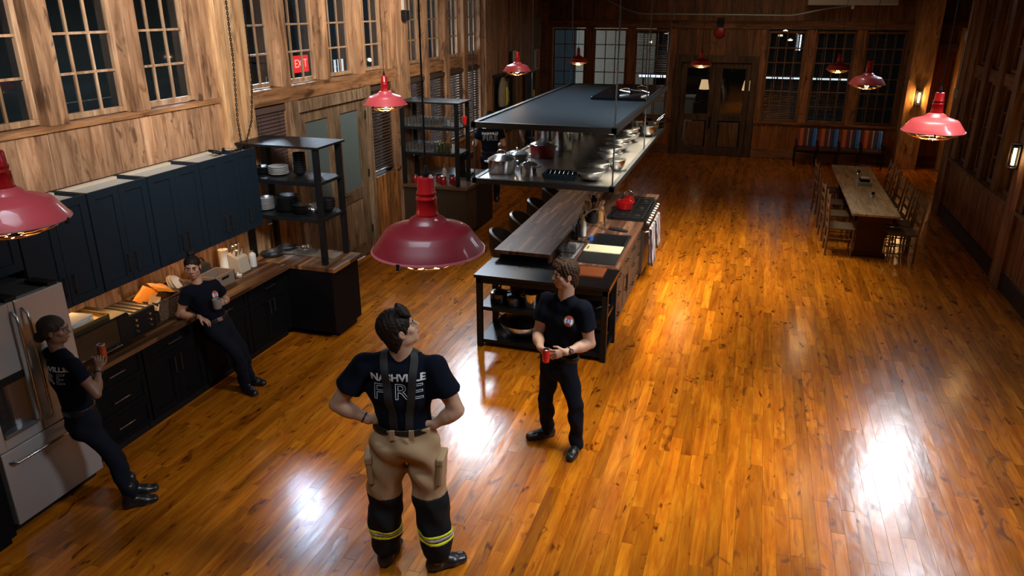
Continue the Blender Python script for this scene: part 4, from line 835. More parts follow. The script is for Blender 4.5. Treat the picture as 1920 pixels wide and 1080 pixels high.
# ---- hanging pot rack: rods, mesh canopy, shelf
t=thing('pot_rack','hanging two tier black steel rack over the island','rack',loc=(-2.07,9.85,2.0))
hx0,hx1,hy0,hy1=-2.84,-1.29,7.53,12.05
DK=plain('rack_steel',(.020,.022,.025),.5,.2,spec=.3)
m=M_(); zt=2.55
m.box(hx0,hx1,hy0,hy0+.05,zt,zt+.06); m.box(hx0,hx1,hy1-.05,hy1,zt,zt+.06); m.box(hx0,hx0+.05,hy0,hy1,zt,zt+.06); m.box(hx1-.05,hx1,hy0,hy1,zt,zt+.06); m.build('upper_frame',DK,t,bevel=.002)
m=M_(); n=int((hx1-hx0-.1)/.012)
CAN=plain('blue_grey_mesh',(.075,.105,.135),.45,.4)
for (a,b) in ((hy0+.05,10.18),(10.20,hy1-.05)):
    m.box(hx0+.05,hx1-.05,a,b,zt+.03,zt+.04)
m.build('canopy_sheet',CAN,t)
m=M_(); 
y=hy0+.06
while y<hy1-.07: m.box(hx0+.05,hx1-.05,y,y+.006,zt+.04,zt+.046); y+=.02
tag(m.build('canopy_ribs',CAN,t),kind='stuff')
m=M_(); zs=1.955
m.box(hx0,hx1,hy0,hy0+.05,zs,zs+.055); m.box(hx0,hx1,hy1-.05,hy1,zs,zs+.055); m.box(hx0,hx0+.05,hy0,hy1,zs,zs+.055); m.box(hx1-.05,hx1,hy0,hy1,zs,zs+.055); m.build('lower_frame',DK,t,bevel=.002)
M_().box(hx0+.05,hx1-.05,hy0+.05,hy1-.05,zs+.02,zs+.045).build('shelf_plate',plain('dull_steel_shelf',(.25,.24,.235),.30,.9,noise=.08,nscale=3),t)
for x in (hx0+.02,hx1-.02):
    for y in (hy0+.03,9.8,hy1-.03): M_().cyl((x,y,zs+.05),(x,y,ZC),.008,n=8).build('rod',plain('rod_steel',(.10,.12,.15),.35,.7),t)
t=thing('rack_light','bright warm white light strip under the right rail of the rack canopy','light',loc=(-1.37,9.2,2.54)); M_().box(-1.41,-1.34,7.7,10.9,2.525,2.55).build('housing',BLK,t); M_().box(-1.40,-1.35,7.72,10.88,2.519,2.525).build('diffuser',plain('strip_glow',(1,1,1),.4,emit=(1,.86,.6),es=4),t)
for i in range(3):
    l=bpy.data.lights.new('rack_strip','AREA'); l.shape='RECTANGLE'; l.size=.05; l.size_y=1.0; l.energy=20; l.color=(1,.86,.62); l.spread=R_(75); o=bpy.data.objects.new('rack_strip',l); COL.objects.link(o); o.location=(-1.372,8.25+i*1.05,2.51)
t=thing('rack_light','added cool strip brightening the pots, under the left rail of the rack canopy','light',loc=(-2.76,8.4,2.54)); M_().box(-2.79,-2.73,7.7,9.2,2.525,2.55).build('housing',BLK,t); M_().box(-2.78,-2.74,7.72,9.18,2.519,2.525).build('diffuser',plain('cool_strip_glow',(1,1,1),.4,emit=(.85,.93,1),es=3),t)  # strip added to put highlights on the pots at the left
l=bpy.data.lights.new('rack_pot_fill','AREA'); l.shape='RECTANGLE'; l.size=.05; l.size_y=1.4; l.energy=7; l.color=(.85,.93,1); l.spread=R_(100); o=bpy.data.objects.new('rack_pot_fill',l); COL.objects.link(o); o.location=(-2.76,8.45,2.51)  # lamp of the added left strip
def stock(loc,label,r,h,lid=False): return pot(loc,label,r,h,CHROME,lid=lid,handles=2,name='stockpot',rz=random.Random(h*100+r).random()*3)
Z2=2.002
pot((-2.64,7.95,Z2),'large oval polished pot at the front left corner of the rack shelf',.15,.15,CHROME,CHROME,handles=2,name='pot',domed=.05,loop=True,rz=.3)
pot((-2.61,8.45,Z2),'grey casserole with glass lid behind the oval polished pot',.125,.13,plain('grey_pot',(.13,.125,.12),.35,.6),plain('glass_lid',(.45,.5,.52),.12,.8),handles=2,rz=.4,hmat=CHROME)
pot((-2.45,8.98,Z2),'deep red casserole with glass lid on the rack shelf',.15,.16,plain('deep_red_pot',(.14,.006,.006),.25),MATS['glass_lid'],handles=2,rz=.2,hmat=CHROME)
pot((-2.30,7.88,Z2),'small straight sided polished pot at the front of the rack shelf',.095,.12,CHROME,plain('teal_glass_lid',(.35,.48,.5),.1,.8),handles=2,rz=.1,loop=True)
stock((-2.62,9.72,Z2),'left of the two tall stockpots behind the red casserole',.14,.36); stock((-2.34,9.55,Z2),'right of the two tall stockpots behind the red casserole',.145,.36)
stock((-2.42,10.35,Z2),'third tall stockpot, farther along the rack shelf',.15,.32); stock((-2.30,10.95,Z2),'shorter stockpot deep on the rack shelf',.13,.26)
def bowl(loc,label,r,h,tilt=0,name='mixing_bowl'):
    t=thing(name,label,'bowl',loc=loc,group='steel bowls along the right of the rack shelf'); M_().shell([(r*.45,0),(r*.8,h*.4),(r*.96,h*.8),(r,h)],.003,(0,0,0),36).build('bowl',CHROME,t,world=False,smooth=60); M_().lathe([(r-.002,h-.003),(r+.008,h),(r+.004,h+.003),(r-.003,h+.002)],(0,0,0),36).build('rim',CHROME,t,world=False,smooth=60); return t
for (x,y,z,r,h,l) in ((-1.60,7.83,Z2,.155,.11,'largest steel mixing bowl at the front right of the rack shelf'),(-1.60,8.35,Z2,.13,.10,'steel bowl second from the front of the rack shelf'),(-1.42,8.42,Z2,.10,.13,'deep narrow steel bowl beside the second bowl'),
   (-1.60,8.95,Z2,.15,.11,'steel bowl third from the front, under a smaller one'),(-1.60,8.95,Z2+.06,.145,.11,'smaller steel bowl nested in the third one'),(-1.62,9.65,Z2,.17,.12,'wide steel bowl midway along the rack shelf'),(-1.62,9.65,Z2+.06,.165,.12,'wide steel bowl nested in the midway one'),
   (-1.63,10.4,Z2,.17,.12,'wide steel bowl fourth from the front'),(-1.63,10.4,Z2+.07,.165,.12,'steel bowl nested in the fourth wide one'),(-1.42,10.95,Z2,.12,.15,'tall steel bowl near the rear of the light strip'),(-1.62,11.3,Z2,.11,.15,'rearmost left steel bowl'),(-1.42,11.45,Z2,.10,.14,'rearmost right steel bowl')): bowl((x,y,z),l,r,h)
t=thing('roasting_tray','dark blue roasting tray with a wire rack on the front of the rack shelf','tray',loc=(-1.92,7.86,Z2))
m=M_(); a=.19; b=.14
m.add([(-a*.9,-b*.85,0),(a*.9,-b*.85,0),(a*.9,b*.85,0),(-a*.9,b*.85,0),(-a,-b,.06),(a,-b,.06),(a,b,.06),(-a,b,.06)],[(0,3,2,1),(0,1,5,4),(1,2,6,5),(2,3,7,6),(3,0,4,7)])
o=m.build('tray',plain('blue_black_enamel',(.02,.045,.07),.25),t,world=False); o.modifiers.new('s','SOLIDIFY').thickness=.004
m=M_(); 
for i in range(7): x=-.15+i*.05; m.tube([(x,-.12,.055),(x,-.06,.03),(x,.06,.03),(x,.12,.055)],.0022,5)
m.tube([(-.17,-.12,.055),(.17,-.12,.055),(.17,.12,.055),(-.17,.12,.055)],.003,5,closed=True); m.build('wire_rack',CHROME,t,world=False)
for s in (-1,1): M_().tube([(s*.10-.02,.12,.05),(s*.10,.12,.13),(s*.10+.02,.12,.05)],.004,6).build('lift_handle',CHROME,t,world=False)
t=thing('rack_screen','thin dark glass screen standing at the rear right of the rack shelf','panel',loc=(-1.5,11.5,Z2)); M_().box(-1.66,-1.645,10.9,11.9,Z2,2.54).build('panel',plain('smoky_panel',(.06,.06,.058),.25,.5),t)
tag(M_().box(-2.08,-1.34,10.0,11.9,2.60,2.635).build('black_tray',plain('gloss_black_tray',(.006,.007,.009),.12),bevel=.012),'glossy black sheet lying on the rear right of the canopy','tray')
r9=random.Random(9)
for i in range(9):
    x,y=-1.75+r9.uniform(-.2,.28),10.6+r9.uniform(0,.9)
    tag(M_().tube([(x,y,2.645),(x+r9.uniform(-.1,.1),y+r9.uniform(-.12,.12),2.66+r9.random()*.03),(x+r9.uniform(-.15,.15),y+r9.uniform(-.12,.12),2.645)],.006,5).build('loose_fitting',CHROME),'small shiny loose fitting scattered on the black tray','fitting','loose fittings on the canopy tray')
t=thing('pan_set','dark pans with bright handles at the far right end of the rack shelf','pan',loc=(-1.42,11.85,Z2)); M_().shell([(.12,0),(.15,.05)],.004,(0,0,0),28).build('pan',plain('black_pan',(.02,.02,.022),.3),t,world=False,smooth=50)
M_().shell([(.12,.06),(.15,.11)],.004,(0,0,0),28).build('upper_pan',MATS['black_pan'],t,world=False,smooth=50)
M_().tube([(-.02,-.13,.05),(.03,-.1,.10),(.10,.0,.16)],.009,8).build('handle',CHROME,t,world=False,smooth=50); M_().tube([(.02,-.13,.11),(.05,-.08,.15),(.12,.04,.20)],.009,8).build('handle',CHROME,t,world=False,smooth=50)
# ---- bar stools
LEA=plain('brown_black_leather',(.030,.018,.012),.35,noise=.2,nscale=30,bump=.15)
def stool(loc,label,rz):
    t=thing('bar_stool',label,'stool',loc=loc,rz=rz,group='leather barrel stools on the left of the island')
    M_().lathe([(.001,.66),(.18,.66),(.21,.69),(.20,.73),(.17,.745),(.001,.75)],(0,0,0),24).build('seat',LEA,t,world=False,smooth=50)
    vs=[];fs=[];n=18
    for i in range(n+1):
        a=R_(70)+R_(220)*i/n; h=.96+.05*math.sin(math.pi*i/n)-.10*(abs(i/n-.5)*2)**2
        for (rr,z) in ((.215,.68),(.24,.82),(.235,h),(.20,h+.008),(.195,.82),(.18,.70)): vs.append((math.cos(a)*rr,math.sin(a)*rr,z))
    for i in range(n):
        for k in range(6): k2=(k+1)%6; fs.append((i*6+k,(i+1)*6+k,(i+1)*6+k2,i*6+k2))
    fs.append(tuple(range(6))); fs.append(tuple(n*6+k for k in range(5,-1,-1)))
    M_().add(vs,fs).build('backrest',LEA,t,world=False,smooth=50)
    for i in range(4):
        a=R_(45+90*i); M_().tube([(math.cos(a)*.14,math.sin(a)*.14,.66),(math.cos(a)*.21,math.sin(a)*.21,0)],[.018,.013],8).build('leg',BLK,t,world=False)
    M_().tube([(math.cos(a)*.19,math.sin(a)*.19,.24) for a in [R_(20*i) for i in range(18)]],.008,6,closed=True).build('foot_ring',BLK,t,world=False)
    return t
stool((-2.92,9.0,0),'nearest brown leather barrel stool at the island',0)
for i,(y,l) in enumerate(((9.88,'second brown leather barrel stool at the island'),(10.75,'third brown leather barrel stool at the island'),(11.6,'farthest brown leather barrel stool at the island'))): dup(bpy.data.objects['bar_stool'],(-2.92,y,0),rz=.12*(i-1),label=l)
# ---------------------------------------------------------------- pendant lamps
RED=plain('red_shade_enamel',(.62,.075,.088),.42,coat=.5,noise=.12,nscale=9,bump=.06)
BULB=plain('bulb_glow',(1,.7,.35),.4,emit=(1,.66,.28),es=38)
BRASS=plain('brass_wire',(.75,.55,.22),.3,1)
def pendant(loc,label,power,mat=RED,nseg=48):
    t=thing('pendant_lamp',label,'lamp',loc=loc,group='red enamel pendant lamps')
    out=[(.205,0),(.203,.006),(.184,.034),(.168,.056),(.156,.073),(.148,.079),(.112,.091),(.074,.103),(.069,.107),(.063,.117),(.047,.126),(.040,.130)]
    ins=[(r-.003,z-.001) for r,z in out][::-1]
    sh_=M_().lathe(out+ins+[out[0]],(0,0,0),nseg).build('lamp_shade',mat,t,world=False,smooth=40)
    M_().lathe([(.199,.003),(.181,.031),(.165,.053),(.152,.070),(.11,.086),(.05,.096),(.001,.097)],(0,0,0),nseg).build('white_lining',WHITE,sh_,world=False,smooth=40)
    M_().lathe([(.203,-.004),(.209,0),(.206,.006)],(0,0,0),nseg).build('rolled_rim',plain('pale_red_rim',(.42,.10,.12),.3),sh_,world=False,smooth=60)
    M_().lathe([(.038,.126),(.0415,.131),(.0405,.137),(.039,.142),(.0355,.184),(.038,.188),(.038,.193),(.034,.197),(.0335,.205),(.036,.209),(.035,.214),(.0315,.219),(.0295,.262),(.027,.267),(.001,.268)],(0,0,0),28).build('neck',plain('red_neck_enamel',(.42,.010,.012),.28,coat=.4),t,world=False,smooth=45)
    m=M_(); m.lathe([(.010,.266),(.012,.28),(.006,.305),(.004,.31)],(0,0,0),10); m.cyl((0,0,.30),(0,0,ZC-loc[2]),.0035,n=6); m.build('cord',BLK,t,world=False)
    m=M_()
    for k in range(8):
        a=k*math.pi/4; m.tube([(math.cos(a)*r,math.sin(a)*r,z) for r,z in ((.20,-.002),(.17,-.018),(.12,-.042),(.06,-.056),(.03,-.058))],.0022,5)
    for r,z in ((.03,-.058),(.10,-.048),(.155,-.027)): m.tube([(math.cos(a)*r,math.sin(a)*r,z) for a in [k*math.pi/12 for k in range(24)]],.0022,5,closed=True)
    tag(m.build('wire_guard',BRASS,t,world=False,smooth=60),kind='stuff')
    for a in (.4,2.5,4.6): M_().obox((math.cos(a)*.204,math.sin(a)*.204,-.006),(.014,.012,.022),(0,0,a)).build('guard_clip',BLK,t,world=False)
    M_().lathe([(.001,-.030),(.024,-.024),(.034,-.002),(.030,.022),(.016,.05),(.014,.07)],(0,0,0),20).build('bulb',BULB,t,world=False,smooth=60)
    l=bpy.data.lights.new('pendant_glow','POINT'); l.energy=power; l.color=(1,.62,.28); l.shadow_soft_size=.035; o=bpy.data.objects.new('pendant_glow',l); COL.objects.link(o); o.location=(loc[0],loc[1],loc[2]-.045)
    return t
MAR=plain('maroon_shade_enamel',(.19,.008,.015),.45,coat=.2,noise=.12,nscale=9,bump=.06)
big=pendant((-1.08,2.40,2.92),'largest dark red pendant lamp, in front of the room centre, paper sticker on its collar',5,MAR)
M_().obox((.050,-.030,.119),(.018,.010,.001),(R_(30),R_(38),R_(10))).build('sticker',plain('paper_sticker',(.55,.5,.42),.7),big,world=False)
pendant((-2.68,2.08,2.98),'red pendant lamp cut off by the left edge of the photo',6)
pendant((-3.38,6.65,2.87),'pink red pendant lamp in front of the old double door',15)
pendant((-3.40,10.99,2.86),'pendant lamp above the front left of the hanging rack, by the clock',15)
pendant((-3.50,15.5,2.70),'small bright red pendant lamp over the rear left of the hanging rack',15)
pendant((-1.05,15.20,2.72),'small pendant lamp in front of the far double door',15)
pendant((1.34,14.85,2.71),'pendant lamp farther back, upper left of the rightmost pair',15)
pendant((1.26,10.14,2.88),'middle pendant lamp of the right row',15)
pendant((1.23,6.04,2.92),'large pink red pendant lamp nearest on the right',8)
# ---------------------------------------------------------------- sconces
def sconce(x,y,z,nx,ny,label,power=6):
    t=thing('wall_sconce',label,'sconce',loc=(x,y,z)); rot=Matrix(((ny,nx,0),(-nx,ny,0),(0,0,1))) if False else None
    ux,uy=-ny,nx
    def bx(m,u0,u1,d0,d1,z0,z1):
        P=[]
        for zz in (z0,z1):
            for (u,d) in ((u0,d0),(u1,d0),(u1,d1),(u0,d1)): P.append((ux*u+nx*d,uy*u+ny*d,zz))
        m.add(P,[(0,3,2,1),(4,5,6,7),(0,1,5,4),(1,2,6,5),(2,3,7,6),(3,0,4,7)])
    m=M_(); bx(m,-.075,.075,0,.012,-.17,.17); m.build('back_plate',BLK,t,world=False,bevel=.002)
    m=M_(); bx(m,-.07,.07,.0,.10,-.17,-.15); bx(m,-.07,.07,0,.10,.15,.17)
    for u in (-.066,.06): bx(m,u,u+.006,.09,.10,-.15,.15)
    m.build('cage',BLK,t,world=False)
    M_().cyl((nx*.05,ny*.05,-.12),(nx*.05,ny*.05,.11),.022,n=14).build('bulb',plain('sconce_glow',(1,.7,.3),.4,emit=(1,.70,.28),es=9),t,world=False,smooth=60)
    l=bpy.data.lights.new('sconce_glow','POINT'); l.energy=power; l.color=(1,.55,.20); l.shadow_soft_size=.05; o=bpy.data.objects.new('sconce_glow',l); COL.objects.link(o); o.location=(x+nx*.13,y+ny*.13,z)
sconce(3.70,20.35,1.73,0,-1,'glowing amber sconce on the far amber column',20)
sconce(3.53,11.9,1.82,-1,0,'glowing sconce on the right wall big post, at the right frame edge',3)
sconce(4.53,20.18,1.55,0,-1,'second amber sconce on the narrow post in the alcove',7)
# ---------------------------------------------------------------- dining table and chairs
TBW=wood('worn_table_top',(.30,.20,.12),(.46,.33,.21),(.60,.45,.31),'Y',rough=.45,knots=.3,toneamt=.1,gs=1.4)
MAHO=plain('dark_red_brown',(.055,.014,.008),.45,noise=.2,nscale=6)
t=thing('dining_table','long rustic dining table with pale worn top on the right side','table',loc=(1.95,14.3,0))
M_().box(1.62,2.31,12.30,14.28,.725,.76).build('top_plank',TBW,t,bevel=.004); M_().box(1.62,2.31,14.285,16.32,.725,.76).build('top_plank',TBW,t,bevel=.004)
m=M_(); m.box(1.68,2.25,12.40,12.43,.62,.725); m.box(1.68,2.25,16.19,16.22,.62,.725); m.box(1.68,1.71,12.40,16.22,.62,.725); m.box(2.22,2.25,12.40,16.22,.62,.725); m.build('apron',MAHO,t)
for y in (12.62,15.95):
    M_().box(1.76,2.17,y-.03,y+.03,.06,.70).build('trestle_panel',MAHO,t,bevel=.004); M_().box(1.70,2.23,y-.05,y+.05,0,.07).build('trestle_foot',MAHO,t,bevel=.006)
CHW=wood('turned_chair_wood',(.12,.06,.025),(.24,.13,.06),(.34,.20,.10),'Z',rough=.5,knots=.2,toneamt=.2)
RUSH=plain('woven_rush',(.11,.065,.03),.8,bump=.5,nscale=90,noise=.2)
def dchair(loc,label,rz):
    "faces +x locally"
    t=thing('dining_chair',label,'chair',loc=loc,rz=rz,group='rush seat ladder back chairs at the dining table')
    for y in (-.20,.20):
        M_().tube([(-.19,y,0),(-.19,y,.44),(-.215,y,.72),(-.235,y,.98),(-.237,y,1.0)],[.015,.018,.016,.015,.006],8).build('leg',CHW,t,world=False,smooth=50)
        M_().tube([(.19,y,0),(.19,y,.46)],[.014,.018],8).build('leg',CHW,t,world=False,smooth=50)
        for z in (.15,.29): M_().cyl((-.19,y,z),(.19,y,z),.008,n=6).build('stretcher',CHW,t,world=False)
    for x in (-.19,.19): M_().cyl((x,-.2,.22),(x,.2,.22),.008,n=6).build('stretcher',CHW,t,world=False)
    M_().box(-.21,.215,-.215,.215,.435,.465).build('seat',RUSH,t,world=False,bevel=.01)
    for z,h in ((.60,.055),(.75,.055),(.90,.06)): M_().obox((-.208-(z-.6)*.07,0,z),(.012,.39,h),(0,R_(-4),0)).build('slat',CHW,t,world=False,bevel=.003)
    return t
c0=dchair((1.52,12.68,0),'nearest dining chair on the left of the long table',0)
for i,(y,l) in enumerate(((13.50,'second dining chair on the left of the long table'),(14.35,'third dining chair on the left of the long table'),(15.35,'farthest dining chair on the left of the long table'))): dup(c0,(1.50,y,0),rz=(.06,-.05,.1)[i],label=l)
for i,(y,l) in enumerate(((12.60,'nearest'),(13.15,'second'),(13.72,'third'),(14.45,'fourth'),(15.05,'fifth'),(15.70,'farthest'))): dup(c0,(2.40,y,0),rz=math.pi+(.05,-.08,.03,.06,-.04,.05)[i],label=l+' dining chair on the right of the long table')
def shaker(loc,label):
    t=thing('pepper_mill',label,'shaker',loc=loc); M_().lathe([(.001,0),(.028,.002),(.028,.06),(.022,.075)],(0,0,0),16).build('body',CHROME,t,world=False,smooth=40); M_().lathe([(.024,.075),(.027,.09),(.024,.115),(.001,.12)],(0,0,0),16).build('cap',BLK,t,world=False,smooth=50)
shaker((2.0,15.25,.76),'farther black capped shaker on the dining table'); shaker((2.03,13.42,.76),'nearer black capped shaker on the dining table')
t=thing('condiment_box','pale blue grey box with a black caddy on top, mid dining table','box',loc=(2.02,14.55,.76))
M_().box(-.12,.12,-.15,.15,0,.06).build('box',plain('pale_blue_box',(.36,.42,.48),.5),t,world=False,bevel=.008); M_().box(-.08,.08,-.10,.10,.06,.11).build('caddy',BLK,t,world=False,bevel=.006); M_().box(-.06,.07,-.08,.08,.11,.125).build('napkins',plain('white_napkin',(.7,.72,.75),.7),t,world=False)
t=thing('basket_lantern','small dark wire lantern glinting under the right end of the dining table','lantern',loc=(2.24,12.9,0))
m=M_()
for z in (.04,.14,.24,.34): m.tube([(-.09,-.09,z),(.09,-.09,z),(.09,.09,z),(-.09,.09,z)],.005,5,closed=True)
for x in (-.09,0,.09):
    for y in (-.09,.09): m.cyl((x,y,0),(x,y,.35),.005,n=5)
tag(m.build('wire_cage',BLK,t,world=False),kind='stuff'); M_().cyl((0,0,.0),(0,0,.24),.035).build('candle',plain('amber_candle',(.7,.3,.08),.4,emit=(1,.35,.06),es=.15),t,world=False)
# ---------------------------------------------------------------- striped bench under the far windows
t=thing('striped_bench','row of four striped upholstered seats on a black frame','bench',loc=(1.95,20.2,0))
def serape(name):
    m,nt,b=newmat(name); N=nt.nodes.new; tc=N('ShaderNodeTexCoord'); sp=N('ShaderNodeSeparateXYZ'); nt.links.new(tc.outputs['Generated'],sp.inputs[0]); cr=N('ShaderNodeValToRGB'); cr.color_ramp.interpolation='CONSTANT'
    cols=[(0,(.26,.03,.03)),(.12,(.50,.13,.04)),(.30,(.14,.02,.02)),(.42,(.10,.03,.05)),(.50,(.30,.33,.36)),(.56,(.08,.03,.05)),(.68,(.03,.03,.06)),(.78,(.03,.17,.75)),(.92,(.08,.35,.95)),(.97,(.01,.02,.03))]
    e=cr.color_ramp.elements; e[0].position=0; e[0].color=(*cols[0][1],1); e[1].position=cols[-1][0]; e[1].color=(*cols[-1][1],1)
    for p,c in cols[1:-1]: q=e.new(p); q.color=(*c,1)
    nt.links.new(sp.outputs[0],cr.inputs[0]); nt.links.new(cr.outputs[0],b.inputs['Base Color']); b.inputs['Roughness'].default_value=.8; return m
SER=serape('serape_stripe')
for i in range(4):
    x=1.12+i*.50
    M_().obox((x+.23,20.40,.66),(.46,.09,.46),(R_(-12),0,0)).build('seat_back',SER,t,bevel=.03); M_().box(x,x+.46,19.98,20.40,.38,.46).build('seat',plain('dark_seat_pad',(.05,.012,.012),.7),t,bevel=.03)
for i in range(5):
    x=1.09+i*.50; m=M_(); m.box(x-.015,x+.015,19.98,20.01,0,.60); m.box(x-.015,x+.015,20.44,20.48,0,.40); m.box(x-.018,x+.018,19.96,20.40,.58,.61); m.build('arm_frame',BLK,t,bevel=.003)
M_().box(1.09,3.09,20.20,20.24,.32,.37).build('rail',BLK,t)
# ---------------------------------------------------------------- dishes on the nearer shelving
WHT=plain('pale_stoneware',(.42,.44,.46),.3); BLKC=plain('black_stoneware',(.012,.013,.016),.18); TAN=plain('tan_stoneware',(.34,.26,.20),.4)
def plate(loc,label,r,mat,group,h=.012):
    return tag(M_().lathe([(.001,0),(r*.6,0),(r,h*1.3),(r,h*1.7),(r*.6,h*.5),(.001,h*.5)],(0,0,0),28).build('plate',mat,None,smooth=40,world=False,loc=None),label,'plate',group)
def stack(n,fn,x,y,z,dz,labels):
    for i in range(n):
        o=fn(i); o.location=(x,y,z+i*dz); o['label']=labels(i)
ordn=lambda i,n:('lowest' if i==0 else 'topmost' if i==n-1 else ['','second','third','fourth','fifth','sixth','seventh','eighth','ninth'][i]+' from the bottom')
base=M_().lathe([(.001,0),(.07,0),(.115,.020),(.118,.028),(.112,.028),(.06,.010),(.001,.010)],(0,0,0),28)
def plates(n,x,y,z,mat,desc,grp,dz=.018,s=1.0,cat='plate',name='plate',bm=base):
    o=None
    for i in range(n):
        if o is None: o=bm.build(name,mat,None,smooth=40)
        else: o=o.copy(); COL.objects.link(o)
        o.location=(x,y,z+i*dz); o.scale=(s,s,s); tag(o,'%s %s'%(desc,ordn(i,n)),cat,grp)
plates(5,-5.27,7.52,1.892,WHT,'pale plate in the stack on the middle shelf,','pale plates on the nearer middle shelf',.02)
bwl=M_().lathe([(.001,0),(.035,0),(.06,.02),(.078,.055),(.080,.065),(.075,.062),(.055,.022),(.001,.008)],(0,0,0),28)
plates(8,-5.02,7.58,1.892,BLKC,'black bowl in the tall middle shelf stack,','black bowls stacked on the nearer middle shelf',.028,1,'bowl','bowl',bwl)
cup=M_().lathe([(.001,0),(.035,0),(.042,.03),(.044,.065),(.040,.065),(.036,.01),(.001,.008)],(0,0,0),22)
plates(4,-4.80,7.60,1.892,TAN,'tan cup in the stack behind the shelf post,','tan cups on the nearer middle shelf',.045,1,'cup','cup',cup)
plates(4,-5.50,7.55,1.892,BLKC,'dark plate by the cabinet end on the middle shelf,','dark plates at the cabinet end',.018)
plates(8,-5.47,7.48,1.467,WHT,'pale plate in the lower shelf stack by the cabinets,','pale plates on the nearer lower shelf',.018,.85)
plates(9,-5.20,7.52,1.467,BLKC,'large black plate in the lower shelf stack,','large black plates on the lower shelf',.018,1.25)
plates(6,-4.97,7.45,1.467,BLKC,'small black plate beside the large ones,','small black plates on the lower shelf',.016,.8)
tag(M_().shell([(.04,0),(.075,.03),(.09,.06)],.004,(-4.90,7.68,1.467),24).build('bowl',WHT,smooth=50),'single pale bowl at the back of the lower shelf','bowl')
tag(M_().shell([(.04,0),(.06,.03),(.065,.06)],.003,(-4.82,7.48,1.467),24).build('bowl',CHROME,smooth=50),'small shiny steel bowl near the shelf post','bowl')
plates(4,-4.71,7.62,1.467,BLKC,'black bowl at the right end of the lower shelf,','black bowls at the right end of the lower shelf',.028,1.1,'bowl','bowl',bwl)
t=thing('cake_stand','clear glass cake plate with glass bowl on the peninsula top','dish',loc=(-5.08,7.62,.912)); M_().lathe([(.001,0),(.12,.004),(.15,.014),(.15,.018),(.11,.010),(.001,.008)],(0,0,0),30).build('plate',GL,t,world=False,smooth=50); M_().shell([(.06,.01),(.08,.04),(.09,.08)],.004,(0,0,0),26).build('bowl',GL,t,world=False,smooth=50)
tag(M_().box(-5.35,-4.62,7.50,7.74,.912,.920).build('placemat',plain('grey_brown_mat',(.16,.12,.09),.7),bevel=.002),'thin grey brown mat on the peninsula top','mat')
for x,y,r,l in ((-5.40,7.40,.14,'black skillet nearest the shelving foot on the corner worktop'),(-5.37,7.67,.12,'black skillet behind, against the wall at the corner')):
    t=thing('skillet',l,'pan',loc=(x,y,.912 if y>7.22 else .91)); M_().shell([(r*.85,0),(r,.045)],.005,(0,0,0),30).build('pan',IRON,t,world=False,smooth=50); M_().tube([(r*.9,0,.035),(r+.16,.0,.045)],[.012,.009],8).build('handle',IRON,t,world=False,smooth=50)
# ---------------------------------------------------------------- bar shelving glasses
tum=M_().shell([(.030,0),(.034,.05),(.036,.12)],.002,(0,0,0),12)
o=None; r3=random.Random(3)
for row,(z,x0,x1,n) in enumerate(((1.892,-5.55,-4.92,11),(1.467,-5.55,-5.12,8))):
    for j in range(4):
        for i in range(n):
            if o is None: o=tum.build('tumbler',GL,None,smooth=40)
            else: o=o.copy(); COL.objects.link(o)
            o.location=(x0+(x1-x0)*i/(n-1)+r3.uniform(-.004,.004),11.60+j*.105+r3.uniform(-.004,.004),z)
            tag(o,'clear tumbler among the rows of glasses on the %s bar shelf'%('upper','lower')[row],'glass','tumblers on the %s bar shelf'%('upper','lower')[row])
tag(M_().shell([(.035,0),(.037,.10)],.003,(-4.80,11.68,1.892),18).build('cup',plain('grey_green_cup',(.20,.25,.24),.4),smooth=50),'grey green cup right of the tumblers on the upper bar shelf','cup')
tag(M_().shell([(.030,0),(.034,.05),(.045,.13)],.003,(-4.62,11.95,1.892),18).build('cup',plain('bright_red_cup',(.70,.02,.02),.35),smooth=50),'bright red cup at the right end of the upper bar shelf','cup')
DKG=plain('dark_green_glass',(.03,.035,.015),.1)
for i in range(11):
    x=-5.02+.05*(i%6); y=11.60+.12*(i//6)+.01*(i%2)
    t=thing('bottle','small dark bottle in the crowd on the lower bar shelf','bottle',loc=(x,y,1.467),group='dark bottles on the lower bar shelf'); M_().lathe([(.001,0),(.022,.001),(.022,.09),(.009,.13),(.009,.16)],(0,0,0),10).build('body',DKG,t,world=False,smooth=45); M_().cyl((0,0,.155),(0,0,.175),.011,n=8).build('cap',plain('gold_cap',(.4,.3,.1),.4,.7),t,world=False)
bottle((-4.70,11.62,1.467),'white squeeze bottle at the right of the lower bar shelf',plain('white_plastic2',(.62,.62,.60),.35),BLK,.17,.028)
DRED=plain('dark_red_jar',(.20,.008,.010),.15)
jars=[(-5.42,11.62),(-5.30,11.75),(-5.16,11.62),(-5.05,11.78),(-4.90,11.62),(-4.80,11.76),(-4.68,11.66)]
for i,(x,y) in enumerate(jars):
    t=thing('jar','%s dark red lidded jar on the bar top, counted from the left'%['first','second','third','fourth','fifth','sixth','seventh'][i],'jar',loc=(x,y,.912),group='dark red jars on the bar top'); M_().lathe([(.001,0),(.05,.002),(.052,.11),(.035,.13)],(0,0,0),18).build('body',DRED,t,world=False,smooth=45); M_().lathe([(.042,.128),(.044,.15),(.001,.155)],(0,0,0),18).build('lid',[CHROME,BLK][i%2],t,world=False,smooth=45)
bottle((-5.0,11.92,.912),'pale dispenser behind the red jars',plain('ivory_plastic',(.55,.52,.48),.35),CHROME,.26,.04,True)
t=thing('coffee_maker','black coffee machine right of the bar shelving','appliance',loc=(-4.60,12.5,.91)); 
M_().box(-5.65,-4.50,12.15,13.0,0,.87).build('stand',BLK,t); M_().box(-5.66,-4.46,12.12,13.05,.87,.91).build('stand_top',plain('grey_stone_top',(.10,.10,.10),.3),t,bevel=.003)
